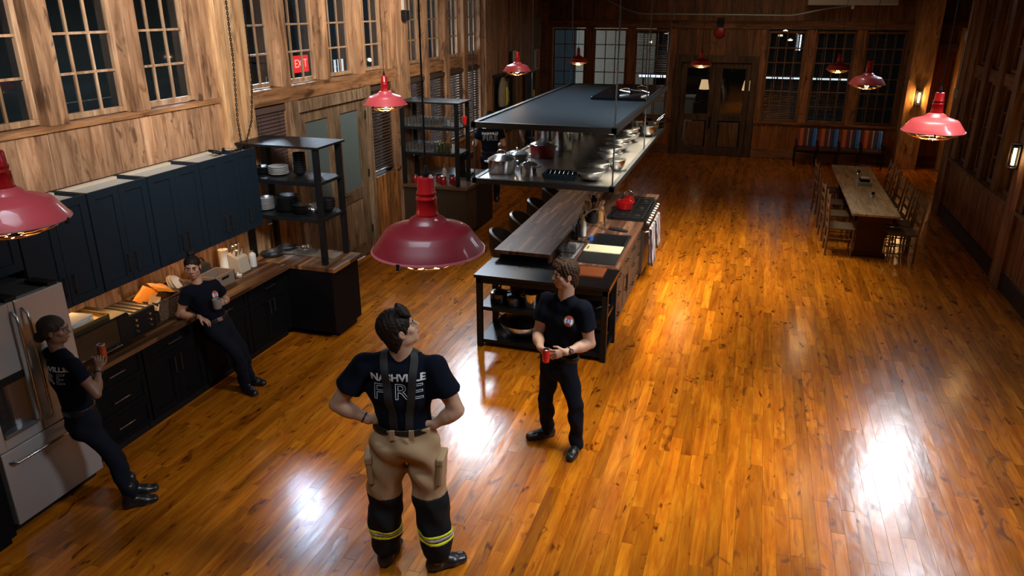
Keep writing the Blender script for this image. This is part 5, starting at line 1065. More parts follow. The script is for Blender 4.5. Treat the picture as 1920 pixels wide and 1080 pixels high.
m=M_(); m.box(-4.95,-4.70,12.3,12.6,.91,.95); m.box(-4.95,-4.88,12.3,12.6,.95,1.25); m.box(-4.95,-4.70,12.3,12.6,1.22,1.32); m.build('machine',BLK,t,bevel=.006); M_().shell([(.05,0),(.06,.05),(.05,.12)],.003,(-4.79,12.45,.955),16).build('carafe',CHROME,t,smooth=50)
# ---------------------------------------------------------------- worktop things
t=thing('microwave','dark microwave with brass coloured top edge, right of the fridge','microwave',loc=(-5.35,4.56,.91))
M_().box(-5.60,-5.14,4.24,4.86,.92,1.20).build('body',plain('oven_dark',(.03,.026,.02),.3,.5),t,bevel=.006); M_().box(-5.14,-5.125,4.25,4.72,.93,1.19).build('door',plain('dark_glass_door',(.015,.017,.014),.08),t,bevel=.003); M_().box(-5.14,-5.125,4.725,4.855,.93,1.19).build('control_panel',BLK,t)
bar_handle(t,(-5.125,4.45,.955),(-5.125,4.70,.955),(.03,0,0),mat=MATS['satin_handle'])
for y in (4.3,4.8): M_().box(-5.5,-5.2,y,y+.03,.91,.92).build('foot',BLK,t)
t=thing('papers_tray','brass tray on the microwave holding a stack of white paper napkins','tray',loc=(-5.36,4.50,1.20))
m=M_(); m.box(-5.52,-5.20,4.28,4.72,1.201,1.207); m.box(-5.52,-5.20,4.28,4.285,1.207,1.235); m.box(-5.52,-5.20,4.715,4.72,1.207,1.235); m.box(-5.205,-5.20,4.28,4.72,1.207,1.235); m.box(-5.52,-5.515,4.28,4.72,1.207,1.235); m.build('tray',plain('dull_brass_tray',(.30,.22,.10),.35,.8),t)
for i in range(5): M_().obox((-5.36,4.48,1.213+i*.010),(.20,.26,.008),(0,0,(.1,-.12,.2,-.05,.15)[i])).build('napkin',plain('white_paper',(.72,.70,.66),.8),t)
t=thing('toaster','black four slot toaster with silver dials between microwave and basket','toaster',loc=(-5.36,5.03,.91))
M_().box(-5.56,-5.18,4.90,5.22,.915,1.13).build('body',BLK,t,bevel=.012)
for i in range(4): M_().box(-5.53,-5.21,4.94+i*.068,4.97+i*.068,1.125,1.134).build('slot',plain('slot_steel',(.3,.28,.25),.3,.9),t)
for i in range(2):
    for j in range(3): M_().cyl((-5.18,4.97+i*.17,.96+j*.055),(-5.165,4.97+i*.17,.96+j*.055),.012,n=12).build('dial',CHROME,t)
def weave(name,c1,c2):
    m,nt,b=newmat(name); N=nt.nodes.new; tc=N('ShaderNodeTexCoord'); n=N('ShaderNodeTexNoise'); n.inputs['Scale'].default_value=55; n.inputs['Detail'].default_value=2; mp=N('ShaderNodeMapping'); mp.inputs['Scale'].default_value=(1,1,2.4); nt.links.new(tc.outputs['Object'],mp.inputs[0]); nt.links.new(mp.outputs[0],n.inputs[0]); cr=N('ShaderNodeValToRGB'); e=cr.color_ramp.elements; e[0].position=.4; e[0].color=(*c1,1); e[1].position=.62; e[1].color=(*c2,1); nt.links.new(n.outputs[0],cr.inputs[0]); nt.links.new(cr.outputs[0],b.inputs['Base Color']); bp=N('ShaderNodeBump'); bp.inputs['Strength'].default_value=1; bp.inputs['Distance'].default_value=.006; nt.links.new(n.outputs[0],bp.inputs['Height']); nt.links.new(bp.outputs[0],b.inputs['Normal']); b.inputs['Roughness'].default_value=.7; return m
WV=weave('dark_wicker',(.03,.016,.008),(.17,.10,.055))
def basket(x0,x1,y0,y1,h,label,mat=WV):
    t=thing('basket',label,'basket',loc=((x0+x1)/2,(y0+y1)/2,.91)); z=.911; th=.016; m=M_()
    m.box(x0,x1,y0,y1,z,z+.012); m.box(x0,x0+th,y0,y1,z,z+h); m.box(x1-th,x1,y0,y1,z,z+h); m.box(x0,x1,y0,y0+th,z,z+h); m.box(x0,x1,y1-th,y1,z,z+h); m.build('body',mat,t,bevel=.005)
    m=M_(); m.tube([(x0,y0,z+h),(x1,y0,z+h),(x1,y1,z+h),(x0,y1,z+h)],.011,8,closed=True); m.build('braided_rim',mat,t,smooth=60); return t
basket(-5.56,-5.20,5.27,5.62,.20,'dark wicker basket holding orange bags'); basket(-5.57,-5.28,5.66,5.90,.20,'second wicker basket, behind the woman with the mug')
def bag(loc,rot,label,mat,s=(.16,.20,.03)):
    t=thing('snack_bag',label,'bag',loc=loc); t.rotation_euler=rot; vs=[];fs=[];n=8
    for sd in (1,-1):
        for i in range(n+1):
            for j in range(n+1):
                u,v=i/n*2-1,j/n*2-1; th_=s[2]*max(0,(1-u**4)*(1-v**4))**.6; vs.append((u*s[0]/2,v*s[1]/2,sd*th_/2+.003*math.sin(u*9+v*5)))
    for q in range(2):
        for i in range(n):
            for j in range(n): a=q*(n+1)**2+i*(n+1)+j; f=(a,a+n+1,a+n+2,a+1); fs.append(f if q==0 else f[::-1])
    M_().add(vs,fs).build('body',mat,t,world=False,smooth=60); return t
ORG=plain('orange_foil',(.85,.26,.02),.35)
bag((-5.38,5.34,1.15),(.5,.35,.3),'orange snack bag leaning out of the basket on the left',ORG); bag((-5.36,5.52,1.17),(-.4,.3,-.2),'orange snack bag on the right in the wicker basket',ORG,(.17,.22,.04)); bag((-5.24,5.28,1.11),(.9,.2,.5),'torn orange and clear bag hanging over the basket corner',plain('orange_clear',(.7,.35,.12),.25),(.10,.14,.02))
t=thing('paper_plates','leaning white paper plates in the second basket','plate',loc=(-5.46,5.80,1.08)); 
for i in range(3): M_().lathe([(.001,0),(.08,.0),(.115,.015),(.115,.018),(.08,.004),(.001,.004)],(0,0,0),26,rot=Euler((0,R_(55),R_(20+4*i))).to_matrix()).build('plate',plain('white_card',(.65,.60,.52),.7),t,world=False,smooth=40).location=(i*.02,.01*i,0)
t=thing('storage_box','grey tan slatted box with dark cloth inside, right of the seated baskets','box',loc=(-5.38,6.32,.91))
TB=plain('grey_tan_box',(.19,.145,.11),.7); m=M_(); m.box(-5.50,-5.26,6.18,6.50,.911,.925); m.box(-5.275,-5.26,6.18,6.50,.925,1.05); m.box(-5.50,-5.485,6.18,6.50,.925,1.05); m.box(-5.50,-5.26,6.485,6.50,.925,1.05); m.box(-5.50,-5.26,6.18,6.195,.925,1.05); m.build('body',TB,t,bevel=.003)
M_().box(-5.262,-5.2595,6.28,6.40,.99,1.02).build('grip_slot',BLK,t)
t=thing('dark_bag','black soft bag on the worktop behind the grey tan box','bag',loc=(-5.55,6.30,.91)); M_().lathe([(.001,0),(.09,.0),(.10,.10),(.085,.20),(.03,.25),(.001,.25)],(0,0,0),20,sx=.6,sy=1.9).build('body',plain('black_canvas',(.012,.012,.013),.8),t,world=False,smooth=60); M_().tube([(0,-.10,.22),(0,-.05,.29),(0,.05,.29),(0,.10,.22)],.008,6).build('strap',BLK,t,world=False)
t=thing('paper_towel','upright white paper towel roll with steel rod by the wall','roll',loc=(-5.56,6.72,.91)); M_().cyl((0,0,.01),(0,0,.27),.055,n=28).build('roll',plain('towel_white',(.82,.80,.76),.9),t,world=False,smooth=40); M_().cyl((0,0,0),(0,0,.012),.075,n=28).build('base',CHROME,t,world=False); M_().cyl((0,0,.27),(0,0,.31),.009).build('rod',CHROME,t,world=False)
t=thing('knife_block','grey beige knife block with steel handled knives','block',loc=(-5.42,6.80,.91)); KB=plain('beige_block',(.40,.35,.28),.5)
m=M_(); m.add([(-.07,-.09,0),(.08,-.09,0),(.08,.09,0),(-.07,.09,0),(-.085,-.09,.23),(.05,-.09,.17),(.05,.09,.17),(-.085,.09,.23)],[(0,3,2,1),(4,5,6,7),(0,1,5,4),(1,2,6,5),(2,3,7,6),(3,0,4,7)]); m.build('block',KB,t,world=False,bevel=.006)
for i in range(6):
    x=-.055+.045*(i//3)+0.01; y=-.055+.055*(i%3); b=Vector((x,y,.205-.045*(i//3))); d=Vector((.25,.0,1)).normalized(); M_().tube([b,b+d*.05,b+d*.11],[.007,.011,.012],8).build('knife_handle',CHROME,t,world=False,smooth=50)
bottle((-5.38,6.99,.91),'steel and white canister just right of the knife block',plain('white_canister',(.55,.56,.58),.35),CHROME,.20,.04)
t=thing('dish_stand','small clear glass dish in front of the paper towel','dish',loc=(-5.30,6.62,.91)); M_().shell([(.04,0),(.055,.04)],.004,(0,0,0),20).build('dish',GL,t,world=False,smooth=50); M_().cyl((0,0,.005),(0,0,.03),.03).build('contents',plain('white_sugar',(.7,.7,.68),.8),t,world=False)
# ---------------------------------------------------------------- left far wall: clock, sign, hanging gear
t=thing('wall_clock','square white wall clock on a black backing by the fourth pendant','clock',loc=(-5.68,18.0,2.62))
M_().box(.0,.03,-.26,.20,-.15,.12).build('backing',BLK,t,world=False,bevel=.004); M_().box(.03,.045,-.10,.24,-.13,.14).build('face',plain('clock_white',(.62,.66,.70),.4),t,world=False,bevel=.004)
M_().obox((.05,.07,.02),(.004,.15,.02),(.7,0,0)).build('hour_hand',BLK,t,world=False); M_().obox((.05,.02,-.03),(.004,.10,.02),(-.6,0,0)).build('minute_hand',BLK,t,world=False)
t=thing('extinguisher_sign','tall white sign with red vertical lettering near the far left corner','sign',loc=(-5.68,20.1,2.43))
M_().box(0,.012,-.26,.26,-.26,.26).build('board',plain('sign_white',(.62,.62,.60),.4),t,world=False,bevel=.002); M_().box(.012,.014,-.02,.16,-.20,.24).build('red_panel',plain('sign_red',(.42,.02,.02),.4),t,world=False)
text_mesh('FIRE EXTINGUISHER',.058,plain('sign_letters',(.62,.6,.58),.4),'letters',t,Matrix.Translation((.0145,.07,.04))@Euler((R_(90),0,R_(90))).to_matrix().to_4x4()@Euler((0,0,R_(-90))).to_matrix().to_4x4(),sx=.8)
M_().add([(.014,.0,-.19),(.014,.14,-.19),(.014,.07,-.25),(.0165,.0,-.19),(.0165,.14,-.19),(.0165,.07,-.25)],[(0,2,1),(3,4,5),(0,1,4,3),(1,2,5,4),(2,0,3,5)]).build('arrow',MATS['sign_red'],t,world=False)
tag(M_().box(-5.68,-5.665,19.75,20.5,2.75,3.5).build('plaster_patch',plain('worn_plaster',(.22,.20,.16),.9,noise=.3,nscale=8)),'pale worn plaster patch above the extinguisher sign','patch')
def openpanel(y0,y1,z0,z1,label):
    t=thing('gear_locker',label,'locker',loc=(-5.66,(y0+y1)/2,z0)); M_().box(-5.68,-5.655,y0,y1,z0,z1).build('back_panel',BLK,t); m=M_(); m.box(-5.68,-5.60,y0,y0+.03,z0,z1); m.box(-5.68,-5.60,y1-.03,y1,z0,z1); m.box(-5.68,-5.60,y0,y1,z1-.03,z1); m.build('frame',OLD,t); return t
openpanel(16.35,17.25,1.15,2.30,'black open gear locker nearest the slat blinds'); openpanel(17.45,17.95,.9,2.2,'narrow black locker left of the fourth pendant'); openpanel(18.9,19.75,.9,2.15,'black locker right of the fourth pendant')
COATM=plain('tan_turnout_coat',(.30,.26,.18),.8,noise=.2,nscale=10,bump=.3); YEL=plain('lime_reflective',(.70,.75,.02),.4)
t=thing('turnout_coat','tan turnout coat with a lime stripe hanging in the first locker','coat',loc=(-5.54,16.80,1.65)); M_().lathe([(.001,.60),(.06,.58),(.14,.48),(.19,.30),(.20,.05),(.17,-.05),(.001,-.06)],(0,0,0),22,sx=.5,sy=1.1).build('body',COATM,t,world=False,smooth=50); M_().box(.06,.115,-.03,.03,-.02,.38).build('stripe',YEL,t,world=False,bevel=.01); M_().tube([(.0,.16,.48),(.02,.23,.25),(.03,.24,.02)],[.05,.055,.05],8).build('sleeve',COATM,t,world=False,smooth=60)
t=thing('turnout_trousers','dark trousers with a lime cuff hanging under the coat','trousers',loc=(-5.52,16.72,1.2)); M_().lathe([(.001,.35),(.12,.34),(.14,.1),(.13,-.1),(.001,-.11)],(0,0,0),18,sx=.5,sy=1.0).build('body',BLK,t,world=False,smooth=50); M_().lathe([(.145,.02),(.148,.04),(.145,.10)],(0,0,0),18,sx=.5,sy=1.0).build('cuff',YEL,t,world=False,smooth=50)
tag(M_().lathe([(.001,0),(.03,.002),(.03,.16),(.001,.17)],(-5.55,19.4,1.55),10).build('small_light',plain('lime_tag',(.7,.7,.05),.4)),'small lime tag hanging in the farther locker','tag')
# speaker on the second big post
t=thing('wall_speaker','small black box speaker high on the second big post','speaker',loc=(X0+.12,11.86,3.62)); M_().box(-.04,.05,-.07,.07,-.08,.08).build('box',BLK,t,world=False,bevel=.01); M_().box(-.05,-.02,-.02,.02,.08,.5).build('bracket',plain('white_bracket',(.5,.5,.5),.5),t,world=False)
# ---------------------------------------------------------------- people: implicit surfaces turned into meshes
V=lambda *a: np.array(a,dtype=float)
def nrm(v): v=np.asarray(v,float); return v/(np.linalg.norm(v)+1e-12)
class Field:
    def __init__(s,lo,hi,h):
        s.lo=np.array(lo,float); s.h=h; s.n=np.ceil((np.array(hi)-s.lo)/h).astype(int)+1
        s.F=np.full(tuple(s.n),.2,np.float32)
        s.ax=[(s.lo[i]+h*np.arange(s.n[i])).astype(np.float32) for i in range(3)]
    def sub(s,lo,hi):
        a=np.clip(((np.array(lo)-s.lo)/s.h).astype(int),0,s.n-1); b=np.clip(((np.array(hi)-s.lo)/s.h).astype(int)+2,1,s.n)
        if (b<=a).any(): return None,None
        sl=tuple(slice(a[i],b[i]) for i in range(3))
        return sl,np.stack(np.meshgrid(*[s.ax[i][sl[i]] for i in range(3)],indexing='ij',sparse=False),-1)
    def put(s,d,sl,k,op):
        A=s.F[sl]
        if op=='u': h=np.clip(.5+.5*(A-d)/k,0,1); s.F[sl]=A*(1-h)+d*h-k*h*(1-h)
        else: d=-d; h=np.clip(.5-.5*(A-d)/k,0,1); s.F[sl]=A*(1-h)+d*h+k*h*(1-h)
        return s
    def cap(s,p,q,r0,r1=None,k=.02,op='u'):
        r1=r0 if r1 is None else r1; p=np.asarray(p,float);q=np.asarray(q,float); m=max(r0,r1)+k+.03
        sl,P=s.sub(np.minimum(p,q)-m,np.maximum(p,q)+m)
        if sl is None: return s
        d=(q-p).astype(np.float32); w=P-p.astype(np.float32); t=np.clip((w@d)/(d@d+1e-9),0,1)
        return s.put(np.linalg.norm(w-t[...,None]*d,axis=-1)-(r0+(r1-r0)*t),sl,k,op)
    def ecap(s,p,q,side,r0,r1,k=.03,op='u'):
        "elliptical capsule; r=(side radius, depth radius)"
        p=np.asarray(p,float);q=np.asarray(q,float); d=q-p; L=np.linalg.norm(d); u=d/(L+1e-9); a=np.asarray(side,float); a=nrm(a-u*(a@u)); b=np.cross(u,a)
        m=max(*r0,*r1)+k+.03; sl,P=s.sub(np.minimum(p,q)-m,np.maximum(p,q)+m)
        if sl is None: return s
        w=P-p.astype(np.float32); z=w@u.astype(np.float32); t=np.clip(z/(L+1e-9),0,1); ra=r0[0]+(r1[0]-r0[0])*t; rb=r0[1]+(r1[1]-r0[1])*t
        x=w@a.astype(np.float32); y=w@b.astype(np.float32); zz=z-t*L; rc=np.minimum(ra,rb)
        kk=np.sqrt((x/ra)**2+(y/rb)**2+(zz/rc)**2); k2=np.sqrt((x/ra**2)**2+(y/rb**2)**2+(zz/rc**2)**2)+1e-6
        return s.put(kk*(kk-1)/k2,sl,k,op)
    def ell(s,c,r,R=None,k=.015,op='u'):
        c=np.asarray(c,float); m=max(r)+k+.03; sl,P=s.sub(c-m,c+m)
        if sl is None: return s
        w=P-c.astype(np.float32); w=w@(np.asarray(R,np.float32).T) if R is not None else w
        r=np.array(r,np.float32); k1=np.linalg.norm(w/r,axis=-1); k2=np.linalg.norm(w/r**2,axis=-1)+1e-6
        return s.put(k1*(k1-1)/k2,sl,k,op)
    def cut(s,p,nv,k=.004):
        "remove what lies on the +n side of the plane"
        nv=nrm(nv); d=((s.ax[0][:,None,None]-p[0])*nv[0]+(s.ax[1][None,:,None]-p[1])*nv[1]+(s.ax[2][None,None,:]-p[2])*nv[2]).astype(np.float32)
        s.F=np.maximum(s.F,d); return s
    def fold(s,amp,f,ph,dirs):
        X,Y,Z=s.ax[0][:,None,None],s.ax[1][None,:,None],s.ax[2][None,None,:]
        for (a,b,c),g in zip(dirs,f): s.F=s.F+np.float32(amp)*np.sin((a*X+b*Y+c*Z)*g+ph+1.3*np.sin((b*X-a*Y+.6*c*Z)*g*.37+ph*2)).astype(np.float32)
        return s
    def mesh(s):
        F=s.F; S=F<0; h=s.h; n=np.array(F.shape)
        c=[S[i:n[0]-1+i,j:n[1]-1+j,k:n[2]-1+k] for i in (0,1) for j in (0,1) for k in (0,1)]
        allc=c[0].copy(); anyc=c[0].copy()
        for q in c[1:]: allc&=q; anyc|=q
        act=anyc&~allc; idx=np.argwhere(act); vid=np.full(act.shape,-1,np.int64); vid[act]=np.arange(len(idx))
        acc=np.zeros((len(idx),3)); cnt=np.zeros(len(idx))
        for ax in range(3):
            o=[a for a in range(3) if a!=ax]
            for u in (0,1):
                for v in (0,1):
                    p0=idx.copy(); p0[:,o[0]]+=u; p0[:,o[1]]+=v; p1=p0.copy(); p1[:,ax]+=1
                    f0=F[p0[:,0],p0[:,1],p0[:,2]]; f1=F[p1[:,0],p1[:,1],p1[:,2]]; m=(f0<0)!=(f1<0); t=np.where(m,f0/(f0-f1+1e-12),0)
                    pt=p0.astype(float); pt[:,ax]+=t; acc[m]+=pt[m]; cnt[m]+=1
        vs=s.lo+h*(acc/cnt[:,None]); quads=[]
        for ax in range(3):
            o=[(ax+1)%3,(ax+2)%3]; a=[slice(None)]*3; b=[slice(None)]*3; a[ax]=slice(0,n[ax]-1); b[ax]=slice(1,n[ax])
            A=S[tuple(a)];B=S[tuple(b)]; e=np.argwhere(A!=B); e=e[(e[:,o[0]]>0)&(e[:,o[1]]>0)&(e[:,o[0]]<n[o[0]]-1)&(e[:,o[1]]<n[o[1]]-1)]
            if not len(e): continue
            def g(du,dv): q=e.copy(); q[:,o[0]]-=du; q[:,o[1]]-=dv; return vid[q[:,0],q[:,1],q[:,2]]
            Q=np.stack([g(1,1),g(0,1),g(0,0),g(1,0)],1); fl=A[e[:,0],e[:,1],e[:,2]]; Q[~fl]=Q[~fl][:,::-1]; quads.append(Q)
        return vs,np.concatenate(quads)
    def build(s,name,mat,parent,root):
        vs,Q=s.mesh(); vs=vs-np.array(root); me=bpy.data.meshes.new(name); me.vertices.add(len(vs)); me.vertices.foreach_set('co',vs.astype(np.float32).ravel())
        me.loops.add(Q.size); me.loops.foreach_set('vertex_index',Q.ravel().astype(np.int32)); me.polygons.add(len(Q)); me.polygons.foreach_set('loop_start',np.arange(0,Q.size,4,dtype=np.int32)); me.polygons.foreach_set('loop_total',np.full(len(Q),4,np.int32))
        me.update(calc_edges=True); me.validate(); me.materials.append(mat); me.polygons.foreach_set('use_smooth',[True]*len(me.polygons))
        o=bpy.data.objects.new(name,me); COL.objects.link(o); o.parent=parent; return o
def skinmat(name,c):
    if name in MATS: return MATS[name]
    m=plain(name,c,.48,noise=.07,nscale=25); b=m.node_tree.nodes['Principled BSDF']; b.inputs['Subsurface Weight'].default_value=.08; b.inputs['Subsurface Radius'].default_value=(.01,.004,.002); return m
NAVYT=plain('navy_cotton',(.0030,.0045,.011),.9,spec=.12,bump=.1,nscale=60); NAVYP=plain('navy_twill',(.0050,.0075,.015),.85,spec=.15,bump=.15,nscale=90); TANP=plain('tan_turnout',(.36,.24,.13),.8,noise=.10,nscale=14,bump=.35); BLKP=plain('black_turnout',(.008,.009,.011),.85,spec=.2,noise=.2,nscale=14,bump=.35)
LEATH=plain('black_boot_leather',(.012,.012,.013),.32,bump=.15,nscale=40); LIME=plain('lime_trim',(.75,.82,.02),.45); SILV=plain('silver_trim',(.42,.44,.46),.35,.3)
def hand(f,w,d,nv,sv,curl,k=.008,thumb=(.7,.6,.35),sc=1.0,spread=.04):
    d=nrm(d); nv=nrm(nv-d*(nv@d)); sv=nrm(sv-d*(sv@d)-nv*(sv@nv)); S=sc
    kn=w+d*.088*S
    f.ecap(w+d*.012*S,w+d*.078*S,sv,(.028*S,.017*S),(.039*S,.013*S),.010)
    offs=(.031,.0105,-.0105,-.031); Ls=(.074,.083,.077,.060)
    for i,(o,L) in enumerate(zip(offs,Ls)):
        b=kn+sv*o*S-d*.010*S*abs(i-1.2)*.5; a=curl[0]; dd=d+sv*spread*(1.5-i)
        dirv=nrm(dd*math.cos(a)+nv*math.sin(a)); p1=b+dirv*L*.45*S; a+=curl[1]; dirv=nrm(dd*math.cos(a)+nv*math.sin(a)); p2=p1+dirv*L*.32*S; a+=curl[2]; dirv=nrm(dd*math.cos(a)+nv*math.sin(a)); p3=p2+dirv*L*.23*S
        f.cap(b-dirv*0,p1,.0095*S,.0088*S,k=.004); f.cap(p1,p2,.0086*S,.0080*S,k=.003); f.cap(p2,p3,.0080*S,.0068*S,k=.003)
    tb=w+d*.025*S+sv*.024*S; t1=tb+nrm(d*thumb[0]+sv*thumb[1]+nv*thumb[2])*.048*S; t2=t1+nrm(d*(thumb[0]+.2)+sv*(thumb[1]-.45)+nv*(thumb[2]+.25))*.034*S
    f.cap(tb,t1,.015*S,.0105*S,k=.010); f.cap(t1,t2,.0105*S,.0085*S,k=.004)
def person(label,J,face,up,sc=1.0,skin=(.45,.26,.18),hands=None,female=False,hairfn=None,haircol=(.03,.02,.012),pants='navy',shirt=NAVYT,group=None,res=.0055,beard=0,shoes=True,wide=1.0,lipc=(.35,.12,.10)):
    J={k:np.array(v,float) for k,v in J.items()}; root=(J['aL']+J['aR'])/2; root=V(root[0],root[1],0)
    t=thing('person',label,'person',loc=tuple(root),group=group); SK=skinmat('skin_%02d_%02d'%(int(skin[0]*100),int(skin[2]*100)),skin)
    side=nrm(J['sL']-J['sR']); hs=nrm(J['hL']-J['hR']); spine=nrm(J['nb']-J['pv']); fwd=nrm(np.cross(side,spine)); W_=sc*wide; fm=.86 if female else 1.0
    if fwd@np.cross(hs,spine)<0: hs=-hs
    fu=nrm(up); ff=nrm(np.array(face,float)-fu*(np.array(face)@fu)); fl_=np.cross(fu,ff)
    R=np.stack([fl_,ff,fu]); hd=J['hd']; H=lambda x,y,z: hd+sc*(fl_*x+ff*y+fu*z)
    allp=np.array(list(J.values())); lo=allp.min(0)-.26; hi=allp.max(0)+.26; hi[2]=max(hi[2],hd[2]+.2)
    # --- skin: head, neck, arms, hands, hidden core: one continuous surface
    zl=min(J['pv'][2],J['wL'][2],J['wR'][2],J['eL'][2])-.22
    f=Field((lo[0],lo[1],zl),hi,res); s=sc
    f.ell(H(0,-.012,.036),[a*s for a in (.074,.094,.082)],R,.02); f.ell(H(0,.028,-.028),[a*s for a in (.058,.062,.080)],R,.02)
    f.ell(H(0,.052,-.086),[a*s for a in ((.024,.026,.022) if female else (.031,.030,.026))],R,.022)
    for q in (-1,1):
        f.ell(H(q*.043,.012,-.058),[a*s for a in (.022,.028,.028)],R,.02); f.ell(H(q*.042,.056,-.016),[a*s for a in (.022,.02,.018)],R,.018)
        f.ell(H(q*.031,.096,.009),[a*s for a in (.015,.014,.010)],R,.010,'s')
        f.ell(H(q*.031,.078,.008),[a*s for a in (.0135,.0125,.0125)],R,.004)
        f.ell(H(q*.077,-.006,-.002),[a*s for a in (.007,.019,.031)],R,.006); f.ell(H(q*.084,.000,.002),[a*s for a in (.006,.010,.018)],R,.003,'s')
    f.ell(H(0,.076,.030),[a*s for a in (.048,.018,.010)],R,.014)
    f.cap(H(0,.088,.020),H(0,.108,-.020),.0075*s,.0115*s,.010)
    for q in (-1,1): f.cap(H(q*.010,.098,-.026),H(q*.012,.094,-.024),.0075*s,.0075*s,.006)
    f.ell(H(0,.084,-.055),[a*s for a in (.023,.012,.006)],R,.004); f.ell(H(0,.083,-.066),[a*s for a in (.020,.012,.0065)],R,.004)
    f.cap(H(0,-.022,-.055),J['nb']-spine*.02,(.052 if female else .062)*s,(.055 if female else .070)*s,.025)
    f.ecap(J['pv'],J['ch'],side,(.12*W_*fm,.08*s),(.13*W_*fm,.085*s),.03); f.ecap(J['ch'],J['nb']-spine*.09,side,(.13*W_*fm,.085*s),(.10*s*fm,.07*s),.03)
    a0,a1,a2,a3=((.048,.040,.036,.024) if female else (.062,.050,.046,.031))
    for c in 'LR':
        f.cap(J['nb']-spine*.06,J['s'+c],.042*s*fm,.048*s*fm,.03); sh,el,wr=J['s'+c],J['e'+c],J['w'+c]
        f.cap(sh,el,a0*s*wide,a1*.92*s,.02); m_=sh+(el-sh)*.45; f.ell(m_,[a0*1.0*s*wide]*3,None,.03)
        f.cap(el,wr,a2*.92*s,a3*s,.015); m_=el+(wr-el)*.28; f.cap(m_,m_+(wr-el)*.15,a2*1.08*s,a2*1.0*s,.03)
    for c in 'LR':
        if hands and c in hands:
            hh=hands[c]; hand(f,J['w'+c],np.array(hh['d'],float),np.array(hh['n'],float),np.array(hh['s'],float),hh.get('curl',(.5,.6,.5)),sc=s*(.9 if female else 1.0),thumb=hh.get('thumb',(.7,.6,.35)))
    body=f.build('body',SK,t,root); del f
    # --- face details
    EW=plain('eye_white',(.30,.27,.25),.3); EI=plain('dark_iris',(.02,.012,.008),.1)
    for q in (-1,1):
        c=H(q*.031,.0815,.008)-root; e=M_().lathe([(.0001,-.0122*s)]+[(.0122*s*math.sin(a),-.0122*s*math.cos(a)) for a in [math.pi*i/8 for i in range(1,8)]]+[(.0001,.0122*s)],tuple(c),12).build('eye',EW,t,world=False,smooth=60)
        ci=H(q*.031,.0905,.008)-root; M_().lathe([(.0001,-.005*s),(.0048*s,-.003*s),(.0064*s,0),(.0048*s,.003*s),(.0001,.005*s)],tuple(ci),10).build('iris',EI,e,world=False,smooth=60)
        M_().tube([tuple(H(q*.012,.094,.024)-root),tuple(H(q*.030,.0925,.030)-root),tuple(H(q*.050,.078,.024)-root)],[.0035*s,.0045*s,.002*s],6).build('eyebrow',plain('hair_%02d'%int(haircol[0]*1000),haircol,.6,spec=.18),t,world=False,smooth=60)
        M_().tube([tuple(H(q*.019,.0895,.013)-root),tuple(H(q*.031,.0935,.0175)-root),tuple(H(q*.044,.087,.013)-root)],[.0015*s,.002*s,.0015*s],5).build('eyelash',EI,t,world=False,smooth=60)
    LP=plain('lip_%02d'%int(lipc[0]*100),lipc,.45)
    M_().tube([tuple(H(-.024,.085,-.0595)-root),tuple(H(-.012,.0955,-.056)-root),tuple(H(0,.0975,-.057)-root),tuple(H(.012,.0955,-.056)-root),tuple(H(.024,.085,-.0595)-root)],[.001,.004*s,.0045*s,.004*s,.001],6).build('upper_lip',LP,t,world=False,smooth=60)
    M_().tube([tuple(H(-.022,.085,-.0615)-root),tuple(H(0,.0955,-.067)-root),tuple(H(.022,.085,-.0615)-root)],[.001,.005*s,.001],6).build('lower_lip',LP,t,world=False,smooth=60)
    # --- hair
    if hairfn:
        f=Field(hd-.24*s,hd+.24*s,.0045); hairfn(f,H,R,s); HM=plain('hair_%02d'%int(haircol[0]*1000),haircol,.6,spec=.18)
        o=f.build('hair',HM,t,root); del f
    # --- shirt
    f=Field((lo[0],lo[1],J['pv'][2]-.15),(hi[0],hi[1],J['nb'][2]+.16),.007)
    pv,ch,nb=J['pv'],J['ch'],J['nb']; wst=pv+(ch-pv)*.42; uc=ch+(nb-ch)*.5; g=.008*s
    f.ecap(pv,wst,side,(.158*W_*fm*1.04,.108*s),(.140*W_*fm,.098*s),.04); f.ecap(wst,ch,side,(.140*W_*fm+g,.100*s),(.166*W_*fm+g,.112*s),.04)
    f.ecap(ch,uc,side,(.168*W_*fm+g,.112*s),(.150*W_*fm+g,.095*s),.04); f.ell(uc+side*0-fwd*.0,[.13*W_*fm,.09*s,.08*s],np.stack([side,fwd,spine]),.04)
    if female:
        for q in (-1,1): f.ell(ch+side*q*.068*s+fwd*.075*s+spine*.02,[.055*s,.05*s,.058*s],np.stack([side,fwd,spine]),.035)
    else:
        for q in (-1,1): f.ell(ch+side*q*.075*s+fwd*.055*s+spine*.045,[.085*s,.055*s,.065*s],np.stack([side,fwd,spine]),.035); f.ell(uc+side*q*.08*s-fwd*.05*s-spine*.02,[.07*s,.05*s,.09*s],np.stack([side,fwd,spine]),.03)
    core=f.F.copy()
    for c in 'LR':
        sh,el=J['s'+c],J['e'+c]; f.cap(nb-spine*.012,nb-spine*.03+(sh-nb)*.55,.056*s*fm,.050*s*fm,.03); f.cap(nb-spine*.045,sh,.050*s*fm,.058*s*fm*wide,.035)
    base_=f.F.copy(); parts=[base_]
    for c in 'LR':
        sh,el=J['s'+c],J['e'+c]; f.F=np.full_like(base_,.2); u=nrm(el-sh); L=np.linalg.norm(el-sh); a=(.056 if female else .069)*s*wide
        f.cap(sh,sh+u*L*.75,a,a*1.17,.02); f.cut(sh+u*L*(.50 if female else .58),u); parts.append(f.F.copy())
    F0=parts[0]
    for P_ in parts[1:]: h_=np.clip(.5+.5*(F0-P_)/.03,0,1); F0=F0*(1-h_)+P_*h_-.03*h_*(1-h_)
    # re-cut the sleeve ends cleanly
    f.F=F0
